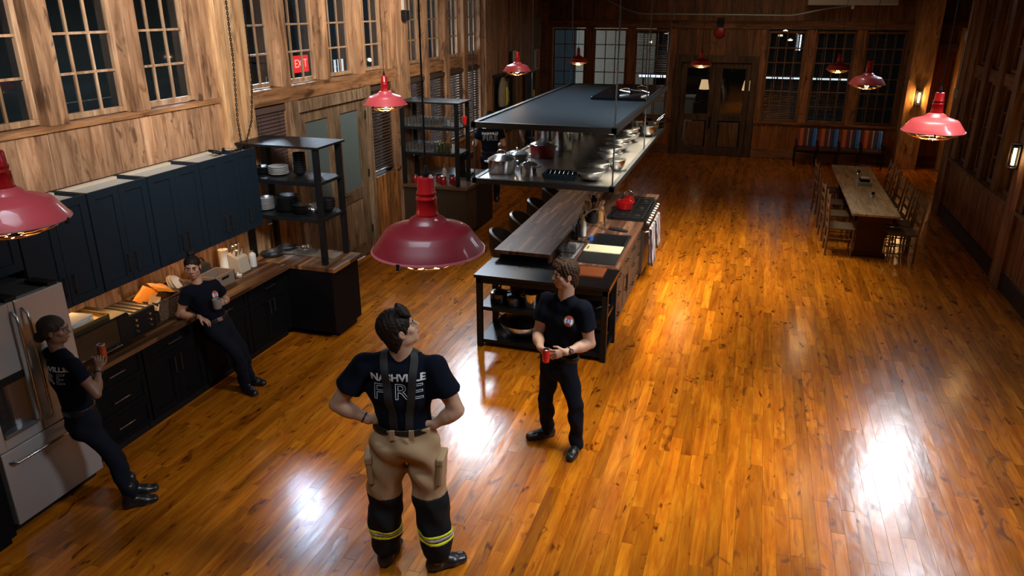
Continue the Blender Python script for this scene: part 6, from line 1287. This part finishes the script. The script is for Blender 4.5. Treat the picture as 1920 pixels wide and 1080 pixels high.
    for c in 'LR':
        sh,el=J['s'+c],J['e'+c]; u=nrm(el-sh); L=np.linalg.norm(el-sh); e_=sh+u*L*(.50 if female else .58)
        X,Y,Z=f.ax[0][:,None,None],f.ax[1][None,:,None],f.ax[2][None,None,:]
        pl=(X-e_[0])*u[0]+(Y-e_[1])*u[1]+(Z-e_[2])*u[2]; nd=np.sqrt((X-e_[0])**2+(Y-e_[1])**2+(Z-e_[2])**2)
        f.F=np.where((nd<.16)&(core>.004),np.maximum(f.F,pl),f.F).astype(np.float32)
    f.fold(.0034,(30,47),1.0,((.3,.2,1),(.8,-.5,.45)))
    f.cap(nb+spine*.012+fwd*.008,nb+spine*.2+fwd*.08,(.056 if female else .069)*s,.085*s,.006,'s')
    f.cut(pv-spine*.03,-spine); shirt_o=f.build('t_shirt',shirt,t,root); del f
    # --- trousers
    pm={'navy':NAVYP,'turnout':TANP}[pants]; tk=1.0 if pants=='navy' else 1.22
    zlo=0.0; f=Field((lo[0],lo[1],-.02),(hi[0],hi[1],pv[2]+.14),.008)
    f.ecap(pv-spine*.06,pv+spine*.05,side,(.168*W_*(.98 if female else 1)*(tk*.93 if tk>1 else 1),.122*s*(tk*.95 if tk>1 else 1)),(.158*W_*fm*1.06,.115*s*1.03),.03)
    for q in (-1,1): f.ell(pv+hs*q*.072*s-fwd*.055*s-spine*.09,[.082*s*tk*.95,.075*s,.085*s],np.stack([side,fwd,spine]),.03)
    th0,th1,c0,c1=((.092,.066,.062,.060) if pants=='navy' else (.116,.110,.106,.102)); th0*=s;th1*=s;c0*=s;c1*=s
    if female: th0*=.98
    for c in 'LR':
        h_,k_,a_=J['h'+c],J['k'+c],J['a'+c]; f.cap(h_,k_,th0,th1,.03); f.cap(k_,a_+V(0,0,-.02 if pants=='navy' else .06),c0,c1,.03); ca=k_+(a_-k_)*.3; f.cap(ca,ca+(a_-k_)*.12,c0*1.04,c0*1.02,.03)
    f.fold(.0042 if pants=='navy' else .0052,(27,45,36),2.0,((.2,.4,1),(.9,-.3,.5),(.4,.8,.7)))
    f.cut(pv+spine*.075,spine)
    zc=[J['aL'][2]-.055,J['aR'][2]-.055]; f.cut(V(0,0,min(zc) if pants=='navy' else .10),V(0,0,-1))
    if pants=='turnout':
        full=f.F.copy(); f.cut((J['kL']+J['kR'])/2+V(0,0,.03),V(0,0,-1)); f.build('trousers',pm,t,root)
        for c in 'LR':
            f.F=full.copy(); mid=(J['kL']+J['kR'])/2; f.cut(mid+V(0,0,.03),V(0,0,1)); q=1 if c=='L' else -1; f.cut(mid,-side*q); low=f.F.copy(); f.build('black_lower_leg',BLKP,t,root)
            zb=J['a'+c][2]+.155
            for z0,z1,mt,nm in ((zb,zb+.025,LIME,'lime_band'),(zb+.025,zb+.05,SILV,'silver_band'),(zb+.05,zb+.075,LIME,'lime_band')):
                f.F=low-.003; f.cut(V(0,0,z1),V(0,0,1)); f.cut(V(0,0,z0),V(0,0,-1)); f.build(nm,mt,t,root)
    else: f.build('trousers',pm,t,root)
    del f
    # --- belt
    f=Field((lo[0],lo[1],pv[2]-.08),(hi[0],hi[1],pv[2]+.2),.006); b_=pv+spine*.055
    f.ecap(b_-spine*.03,b_+spine*.03,side,(.165*W_*fm*1.06+.004,.122*s),(.160*W_*fm*1.06+.004,.120*s),.01); f.cut(b_+spine*.022,spine); f.cut(b_-spine*.020,-spine)
    belt=f.build('belt',plain('black_belt',(.010,.010,.010),.35),t,root); del f
    bc=b_+fwd*.122*s-root; M_().obox(tuple(bc),(.05,.006,.036),Matrix([tuple(side),tuple(fwd),tuple(spine)]).transposed()).build('belt_buckle',plain('dull_buckle',(.55,.50,.42),.3,1),t,world=False,bevel=.002)
    # --- boots
    if shoes:
        for c in 'LR':
            a_=J['a'+c]; d=J['t'+c]-a_; d[2]=0; d=nrm(d); sd=np.cross(V(0,0,1),d); f=Field(a_-V(.3,.3,a_[2]+.01),a_+V(.3,.3,.2),.0055)
            br=1.0 if pants=='navy' else 1.18
            heel=V(a_[0],a_[1],.045)-d*.045*s; ball=V(a_[0],a_[1],.040)+d*.10*s; toe=V(a_[0],a_[1],.034)+d*.175*s
            f.ecap(heel,ball,sd,(.036*s*br,.042*s),(.047*s*br,.038*s),.02); f.ecap(ball,toe,sd,(.047*s*br,.036*s),(.040*s*br,.030*s),.02); f.cap(V(a_[0],a_[1],.07)-d*.02,a_+V(0,0,.10),.045*s*br,.048*s*br,.03); f.cap(V(a_[0],a_[1],.08),ball+V(0,0,.015),.040*s*br,.030*s,.02)
            f.cut(V(0,0,.003),V(0,0,-1)); full=f.F.copy(); f.cut(V(0,0,.022),V(0,0,-1)); bt=f.build('boot',LEATH,t,root)
            f.F=full-.004; f.cut(V(0,0,.022),V(0,0,1)); f.cut(V(0,0,.002),V(0,0,-1)); so=f.build('sole',plain('rubber_sole',(.01,.01,.01),.6),bt,root); so.parent=bt; del f
    t['_x']=0; del t['_x']
    return dict(t=t,root=root,side=side,fwd=fwd,spine=spine,shirt=shirt_o,body=body,H=H,J=J,s=s)
def bvh(o): 
    me=o.data; return BVHTree.FromPolygons([v.co.copy() for v in me.vertices],[tuple(p.vertices) for p in me.polygons])
def drape(P,ob,c,nv,up,off=.0025):
    "lay a mesh (local XY plane art) on the shirt: c centre (world), nv outward normal, up"
    nv=Vector(nrm(nv)); up=Vector(nrm(up)); rt=up.cross(nv).normalized(); up=nv.cross(rt); tree=P.setdefault('tree',bvh(P['shirt'])); c=Vector(tuple(np.array(c)-P['root']))
    for v in ob.data.vertices:
        p=c+rt*v.co.x+up*v.co.y+nv*.25; hit=tree.ray_cast(p,-nv,.6); z=v.co.z
        v.co=(hit[0] if hit[0] is not None else c+rt*v.co.x+up*v.co.y)+nv*(off+z)
    ob.parent=P['t']; return ob
def strap(P,pts,w,name,mat,off=.004,n=40,tgt=None):
    tree=bvh(tgt) if tgt else P.setdefault('tree',bvh(P['shirt'])); pts=[Vector(tuple(np.array(p)-P['root'])) for p in pts]; out=[]
    ctrl=pts; L=len(ctrl)-1; samp=[]
    for i in range(n+1):
        u=i/n*L; k=min(int(u),L-1); samp.append(ctrl[k].lerp(ctrl[k+1],u-k))
    for _ in range(3): samp=[samp[0]]+[(samp[i-1]+samp[i]*2+samp[i+1])/4 for i in range(1,len(samp)-1)]+[samp[-1]]
    cen=[]; nor=[]
    for p in samp: h=tree.find_nearest(p); cen.append(h[0]); nor.append(h[1])
    vs=[];fs=[]
    for i,(c,nn) in enumerate(zip(cen,nor)):
        d=(cen[min(i+1,n)]-cen[max(i-1,0)]).normalized(); a=d.cross(nn).normalized()
        for q in (-1,-.33,.33,1):
            h=tree.find_nearest(c+a*q*w/2); vs.append(h[0]+h[1]*off)
        for q in (1,-1): h=tree.find_nearest(c+a*q*w/2); vs.append(h[0]-h[1]*.002)
    for i in range(n):
        for k in range(6): k2=(k+1)%6; fs.append((i*6+k,i*6+k2,(i+1)*6+k2,(i+1)*6+k))
    return M_().add(vs,fs).build(name,mat,P['t'],world=False,smooth=60)
# ---- marks
WHITEINK=plain('white_print',(.62,.64,.68),.7)
def back_print(P,c,nv,up,sc=1.0):
    o=text_mesh('NASHVILLE',.062*sc,WHITEINK,'shirt_name_print',None,Matrix.Translation((0,.055*sc,0)),ext=.0004,offset=.0022*sc,sx=1.05); subdiv(o); drape(P,o,c,nv,up,.002)
    o=text_mesh('FIRE',.135*sc,WHITEINK,'shirt_fire_print',None,Matrix.Translation((0,-.035*sc,0)),outline=True,bev=.0018*sc,space=1.12,sx=1.1); subdiv(o); drape(P,o,c,nv,up,.002)
def subdiv(o,mx=.02):
    bm=bmesh.new(); bm.from_mesh(o.data)
    for _ in range(2):
        es=[e for e in bm.edges if e.calc_length()>mx]
        if es: bmesh.ops.subdivide_edges(bm,edges=es,cuts=1,use_grid_fill=False)
    bmesh.ops.triangulate(bm,faces=bm.faces); bm.to_mesh(o.data); bm.free()
def badge(P,c,nv,up,r=.045):
    def disc(r0,r1,z,mat,name,a0=0,a1=360,n=36):
        vs=[];fs=[]
        for i in range(n+1):
            a=R_(a0+(a1-a0)*i/n); 
            for rr in (r0,(r0+r1)/2,r1): vs.append((math.cos(a)*rr,math.sin(a)*rr,z))
        for i in range(n):
            for k in range(2): q=i*3+k; fs.append((q,q+1,q+4,q+3))
        drape(P,M_().add(vs,fs).build(name,mat,None,world=False),c,nv,up,.002)
    disc(.0,r,0,plain('badge_gold',(.45,.26,.06),.5),'badge_field'); disc(r*.86,r*.95,.0006,plain('badge_maroon',(.30,.03,.04),.5),'badge_ring')
    for k in range(4): disc(r*.48,r*.80,.0008,[plain('badge_red',(.50,.04,.05),.5),plain('badge_white',(.6,.6,.62),.5)][k%2],'badge_segment',45+90*k,128+90*k,10)
    disc(0,r*.46,.0010,plain('badge_blue',(.03,.14,.42),.5),'badge_centre')
    for a in (90,210,330):
        cx,cy=math.cos(R_(a))*r*.2,math.sin(R_(a))*r*.2; vs=[(cx,cy,.0016)]
        for i in range(10): rr=r*(.19 if i%2==0 else .08); q=R_(a+36*i); vs.append((cx+math.cos(q)*rr,cy+math.sin(q)*rr,.0016))
        drape(P,M_().add(vs,[(0,1+i,1+(i+1)%10) for i in range(10)]).build('badge_star',MATS['badge_white'],None,world=False),c,nv,up,.002)
def watch(P,w,e,mat,face=True,r=.031,out=None):
    w=np.array(w)-P['root']; e=np.array(e)-P['root']; u=nrm(e-w); c=w+u*.03; a=nrm(np.cross(u,V(0,0,1))); b=np.cross(u,a)
    M_().tube([tuple(c+a*math.cos(q)*r+b*math.sin(q)*r) for q in [math.pi*i/12 for i in range(24)]],.006,6,closed=True).build('watch_strap',mat,P['t'],world=False,smooth=60)
    if face:
        o=nrm(out); o=nrm(o-u*(o@u)); M_().cyl(tuple(c+o*(r-.002)),tuple(c+o*(r+.010)),.020,.019,20).build('watch_face',plain('black_watch',(.03,.03,.032),.2,.6),P['t'],world=False,smooth=40)
        M_().cyl(tuple(c+o*(r+.010)),tuple(c+o*(r+.0115)),.015,.015,20).build('watch_dial',plain('watch_dial',(.10,.10,.11),.15),P['t'],world=False,smooth=40)
CN=V(-.302,.953,0); CR=V(.953,.302,0); UP=V(0,0,1)
def strands(f,H,s,amp,g,d=(1,0,0)):
    f.fold(amp,(g,g*1.7,g*.8),.5,((.7,.6,.3),(-.5,.8,.4),(.9,-.4,.6)))
def hair_short(front=.0,back=0,fluff=.0,amp=.002,top=.0,part=0):
    def fn(f,H,R,s):
        f.ell(H(0,-.020,.050),[a*s for a in (.084+fluff,.100+fluff,.082+fluff+top)],R,.02)
        f.ell(H(0,-.045,-.005),[a*s for a in (.080+fluff*.6,.072,.080)],R,.02)
        for q in (-1,1): f.cap(H(q*.074,.022,.03),H(q*.074,.022,-.010),.008*s,.005*s,.008)
        if front: 
            for q in range(-3,4): f.cap(H(q*.022,.055,.105+top),H(q*.021+.006,.088,.068+.010*(q%2)),.018*s,.010*s,.014)
        if back:
            f.ell(H(0,-.075,-.055),[a*s for a in (.060,.034,.055)],R,.02); f.cap(H(-.045,-.05,-.05),H(-.03,-.075,-.10),.022*s,.012*s,.015); f.cap(H(.045,-.05,-.05),H(.03,-.075,-.10),.022*s,.012*s,.015); f.cap(H(0,-.07,-.05),H(0,-.085,-.115),.030*s,.014*s,.015)
        f.ell(H(0,.115,-.035),[a*s for a in (.064,.085,.098)],R,.010,'s')
        for q in (-1,1): f.ell(H(q*.092,.000,-.008),[a*s for a in (.024,.028,.040)],R,.008,'s')
        f.ell(H(0,.02,-.14),[a*s for a in (.09,.075,.08)],R,.01,'s')
        strands(f,H,s,amp,240)
    return fn
def hair_bun_top(f,H,R,s):
    f.ell(H(0,-.018,.046),[a*s for a in (.080,.098,.080)],R,.02); f.ell(H(0,-.040,.0),[a*s for a in (.076,.070,.072)],R,.02)
    f.ell(H(0,-.035,.145),[a*s for a in (.042,.042,.034)],R,.008); f.ell(H(0,.115,-.030),[a*s for a in (.062,.082,.094)],R,.006,'s')
    for q in (-1,1): f.ell(H(q*.092,.002,-.010),[a*s for a in (.024,.030,.036)],R,.006,'s')
    f.ell(H(0,.02,-.13),[a*s for a in (.09,.075,.08)],R,.01,'s'); strands(f,H,s,.0008,220)
def hair_braids(f,H,R,s):
    f.ell(H(0,-.018,.046),[a*s for a in (.080,.098,.080)],R,.02); f.ell(H(0,-.040,.0),[a*s for a in (.076,.072,.072)],R,.02); f.ell(H(0,-.115,-.045),[a*s for a in (.045,.036,.040)],R,.012)
    f.ell(H(0,.115,-.030),[a*s for a in (.062,.080,.094)],R,.006,'s')
    for q in (-1,1): f.ell(H(q*.092,.002,-.010),[a*s for a in (.024,.030,.036)],R,.006,'s')
    f.ell(H(0,.02,-.13),[a*s for a in (.09,.075,.08)],R,.01,'s')
    X,Y,Z=f.ax[0][:,None,None],f.ax[1][None,:,None],f.ax[2][None,None,:]; h0=H(0,0,0); l=R[0]
    lat=(X-h0[0])*l[0]+(Y-h0[1])*l[1]+(Z-h0[2])*l[2]; f.F=(f.F-.0045*np.abs(np.sin(lat*150))).astype(np.float32)
def can(loc,label,mat):
    t=thing('drink_can',label,'can',loc=loc); M_().lathe([(.001,0),(.025,0),(.031,.008),(.031,.105),(.027,.115)],(0,0,0),24).build('body',mat,t,world=False,smooth=40); M_().lathe([(.027,.113),(.028,.118),(.026,.119),(.025,.116),(.001,.115)],(0,0,0),24).build('lid',CHROME,t,world=False,smooth=40); return t
# ---------------------------------------------------------------- the people
def lvl(J,**k):
    J=dict(J); J.update(k); return J
PMJ=dict(hd=(-1.356,5.759,1.649),nb=(-1.351,5.782,1.468),ch=(-1.346,5.763,1.203),pv=(-1.391,5.748,.869),sL=(-1.182,5.700,1.388),sR=(-1.524,5.830,1.372),eL=(-1.110,5.690,1.087),eR=(-1.590,5.765,1.065),wL=(-1.271,5.490,1.074),wR=(-1.508,5.555,1.052),
 hL=(-1.315,5.72,.801),hR=(-1.468,5.776,.791),kL=(-1.214,5.668,.500),kR=(-1.501,5.744,.468),aL=(-1.202,5.715,.09),aR=(-1.515,5.864,.09),tL=(-1.217,5.556,.03),tR=(-1.66,5.765,.03))
pm=person('man in navy t-shirt and trousers standing by the steel table holding a red can',PMJ,-CR*.95-CN*.30,UP,1.0,(.50,.29,.20),
 hands={'L':dict(d=-CR*.95-UP*.18-CN*.10,n=CN*1.0-UP*.2,s=UP,curl=(.55,.75,.6)),'R':dict(d=CR*.55-UP*.55-CN*.55,n=CR*.6+CN*.35,s=-CN*.4+UP*.6,curl=(.6,.8,.6))},
 hairfn=hair_short(front=1,back=1,fluff=.004,amp=.0018,top=.008),haircol=(.042,.023,.013),wide=1.08)
can((-1.426,5.440,.985),'bright red drink can held in both hands by the man at the steel table',plain('red_can',(.65,.03,.03),.25,.3))
badge(pm,np.array((-1.29,5.62,1.29)),-CN*.85-CR*.35+UP*.1,UP)
watch(pm,PMJ['wL'],PMJ['eL'],plain('black_band',(.012,.012,.012),.4),True,.034,-CN+UP*.3)
PFJ=dict(hd=(-1.955,3.865,1.865),nb=(-1.968,3.887,1.712),ch=(-1.980,3.875,1.44),pv=(-1.971,3.886,1.125),sL=(-2.195,3.811,1.610),sR=(-1.768,3.950,1.592),eL=(-2.370,3.730,1.345),eR=(-1.630,3.965,1.300),wL=(-2.170,3.770,1.245),wR=(-1.765,3.905,1.205),
 hL=(-2.075,3.853,1.04),hR=(-1.868,3.919,1.035),kL=(-2.145,3.876,.615),kR=(-1.845,3.966,.595),aL=(-2.18,3.90,.12),aR=(-1.800,3.945,.12),tL=(-2.20,4.19,.05),tR=(-1.66,4.08,.05))
pf=person('firefighter seen from behind in tan turnout trousers and black braces, hands on hips',PFJ,CR*.90+CN*.30+UP*.42,UP*.92-CR*.38-CN*.1,1.06,(.46,.27,.18),
 hands={'L':dict(d=CR*.85+CN*.15+UP*.15,n=CN*.8+CR*.3,s=-UP*.9,curl=(.15,.2,.2)),'R':dict(d=-CR*.9-UP*.05-CN*.1,n=CN*.9-CR*.2,s=-UP*.9,curl=(.15,.2,.2))},
 hairfn=hair_short(front=1,back=1,fluff=.006,amp=.0013,top=.012),haircol=(.014,.009,.007),pants='turnout',wide=1.12,res=.0058)
bk=-CN+UP*.12
back_print(pf,np.array(PFJ['ch'])+V(0,0,.075)-CN*.1,bk,UP,1.08)
for q in (-1,1):
    c=np.array(PFJ['pv']); u=UP
    strap(pf,[c+CR*q*.050-CN*.14+u*.04,c+CR*q*.066-CN*.14+u*.25,c+CR*q*.090-CN*.13+u*.48,c+CR*q*.110-CN*.02+u*.64,c+CR*q*.10+CN*.14+u*.45,c+CR*q*.08+CN*.14+u*.1],.050,'brace_strap',plain('black_webbing',(.008,.008,.009),.7,bump=.2,nscale=120),.006,46)
watch(pf,PFJ['wL'],PFJ['eL'],plain('black_band',(.012,.012,.012),.4),False,.034)
pt=[o for o in pf['t'].children if o.name.startswith('trousers')][0]
for q in (-1,1): # belt loops, cargo pocket flaps
    c=np.array(PFJ['pv']); M_().obox(tuple(c-pf['root']+CR*q*.062-CN*.142+UP*.055),(.035,.008,.075),(0,0,R_(17.6))).build('belt_loop',TANP,pf['t'],world=False,bevel=.003)
    hk=(np.array(PFJ['hR' if q>0 else 'hL'])+np.array(PFJ['kR' if q>0 else 'kL']))/2; M_().obox(tuple(hk-pf['root']+CR*q*.108-CN*.03+UP*.03),(.045,.16,.20),(0,R_(q*4),R_(17.6-q*8))).build('cargo_pocket',TANP,pf['t'],world=False,bevel=.018)
    M_().obox(tuple(hk-pf['root']+CR*q*.112-CN*.03+UP*.12),(.050,.17,.055),(0,R_(q*4),R_(17.6-q*8))).build('pocket_flap',TANP,pf['t'],world=False,bevel=.012)
    a=np.array(PFJ['aR' if q>0 else 'aL']); M_().lathe([(.001,.012),(.022,.010),(.026,0)],(0,0,0),20,rot=Matrix([tuple(CR),tuple(UP),tuple(-CN)]).transposed()).build('boot_pull_patch',plain('tan_patch',(.45,.33,.18),.6),pf['t'],world=False,smooth=40).location=tuple(a-pf['root']-CN*.058-UP*.015)
PWJ=dict(hd=(-5.000,5.585,1.395),nb=(-4.985,5.598,1.238),ch=(-4.960,5.617,1.051),pv=(-4.873,5.653,.800),sL=(-4.905,5.740,1.172),sR=(-5.012,5.475,1.178),eL=(-4.930,5.900,.955),eR=(-5.075,5.400,.965),wL=(-4.785,5.720,1.015),wR=(-4.850,5.405,.968),
 hL=(-4.840,5.710,.75),hR=(-4.880,5.590,.76),kL=(-4.740,5.800,.46),kR=(-4.700,5.680,.455),aL=(-4.790,5.918,.09),aR=(-4.730,5.770,.09),tL=(-4.66,5.93,.03),tR=(-4.60,5.72,.03))
pw=person('woman with high dark bun and grey mug, leaning back on the worktop',PWJ,-CN*.93+CR*.25-UP*.10,UP,.93,(.40,.22,.15),
 hands={'L':dict(d=-CR*.55-CN*.6+UP*.0,n=-CR*.8+CN*.3,s=UP,curl=(.5,.7,.6)),'R':dict(d=CR*.85-UP*.45-CN*.1,n=-UP*.8-CR*.4,s=CN*.3+UP*.3-CR*.1-CN*.8,curl=(.25,.3,.3))},
 female=True,hairfn=hair_bun_top,haircol=(.010,.007,.006),lipc=(.28,.09,.08))
t=thing('mug','speckled grey mug held by the woman leaning on the worktop','mug',loc=(-4.775,5.585,1.00)); GM=plain('grey_speckle_mug',(.22,.21,.21),.5,noise=.3,nscale=150)
M_().shell([(.036,0),(.040,.01),(.042,.095)],.004,(0,0,0),24).build('cup',GM,t,world=False,smooth=45); M_().tube([(.03,.03,.075),(.05,.05,.07),(.05,.05,.03),(.03,.03,.02)],.006,8).build('handle',GM,t,world=False,smooth=60)
badge(pw,np.array((-4.86,5.66,1.105)),-CN*.6+CR*.7+UP*.1,UP,.038)
watch(pw,PWJ['wR'],PWJ['eR'],plain('black_band',(.012,.012,.012),.4),True,.026,-CN+UP*.8)
PGJ=dict(hd=(-4.744,3.806,1.514),nb=(-4.755,3.804,1.365),ch=(-4.733,3.81,1.138),pv=(-4.692,3.823,.814),sL=(-4.890,3.868,1.285),sR=(-4.572,3.752,1.285),eL=(-4.870,4.020,1.060),eR=(-4.439,3.777,1.050),wL=(-4.660,4.010,1.200),wR=(-4.525,3.915,1.180),
 hL=(-4.770,3.866,.76),hR=(-4.625,3.787,.76),kL=(-4.610,3.936,.436),kR=(-4.490,3.853,.436),aL=(-4.490,3.960,.09),aR=(-4.400,3.850,.09),tL=(-4.390,4.08,.03),tR=(-4.300,3.95,.03))
pg=person('woman with braided low bun leaning by the fridge, back lettering on her navy t-shirt',PGJ,CR*.95+CN*.25+UP*.02,UP,.93,(.20,.105,.065),
 hands={'L':dict(d=CR*.8-CN*.3+UP*.35,n=-CN*.5+CR*.3-UP*.2,s=UP,curl=(.5,.7,.6)),'R':dict(d=UP*.85+CN*.15+CR*.1,n=-CR*.3+CN*.8,s=CR*.7-CN*.2,curl=(.6,.8,.6))},
 female=True,hairfn=hair_braids,haircol=(.030,.022,.017))
can((-4.535,3.985,1.235),'orange and silver drink can held by the woman beside the fridge',plain('copper_can',(.45,.10,.04),.3,.6))
bkd=nrm(np.cross(V(0,0,1),pg['side'])); back_print(pg,np.array(PGJ['ch'])+V(0,0,.06),bkd if bkd@CN<0 else -bkd,UP,.85)
watch(pg,PGJ['wR'],PGJ['eR'],plain('black_band',(.012,.012,.012),.4),False,.027)
def std(x,y,heading,s,arms):
    f_=V(math.cos(heading),math.sin(heading),0); l=V(-f_[1],f_[0],0); b=V(x,y,0); g=lambda a,c,z: tuple(b+l*a*s+f_*c*s+V(0,0,z*s))
    J=dict(hd=g(0,.02,1.66),nb=g(0,-.01,1.47),ch=g(0,.0,1.26),pv=g(0,0,.95)); 
    for c,q in (('L',1),('R',-1)):
        J['s'+c]=g(q*.19,0,1.42); J['h'+c]=g(q*.09,0,.89); J['k'+c]=g(q*.12,.02,.49); J['a'+c]=g(q*.13,-.01,.09); J['t'+c]=g(q*.15,.2,.03)
        e,w=arms[c]; J['e'+c]=g(*e); J['w'+c]=g(*w)
    return J
J1=std(-4.96,14.2,R_(112),1.02,{'L':((.30,.02,1.15),(.26,.26,1.20)),'R':((-.27,.0,1.14),(-.18,.22,1.10))})
p1=person('man in navy lettered t-shirt standing with his back turned beyond the hanging rack',J1,V(math.cos(R_(120)),math.sin(R_(120)),-.2),UP,1.03,(.42,.24,.16),hands={c:dict(d=V(math.cos(R_(112)),math.sin(R_(112)),0),n=-UP,s=-CR if c=='R' else CR) for c in 'LR'},hairfn=hair_short(fluff=.002),haircol=(.012,.009,.008),res=.009)
back_print(p1,np.array(J1['ch'])+V(0,0,.06),V(-math.cos(R_(112)),-math.sin(R_(112)),0),UP,1.0)
J2=std(-4.65,16.2,R_(-60),1.02,{'L':((.26,.0,1.15),(.22,.12,.92)),'R':((-.26,.0,1.15),(-.22,.12,.92))})
p2=person('dark clothed man mostly hidden behind the rear of the hanging rack, facing the camera',J2,V(math.cos(R_(-50)),math.sin(R_(-50)),-.15),UP,1.03,(.10,.05,.035),hands={c:dict(d=V(0,-.2,-1),n=V(0,1,0),s=V(0,0,1)) for c in 'LR'},haircol=(.008,.007,.006),hairfn=hair_short(fluff=-.008,amp=.001),res=.009)
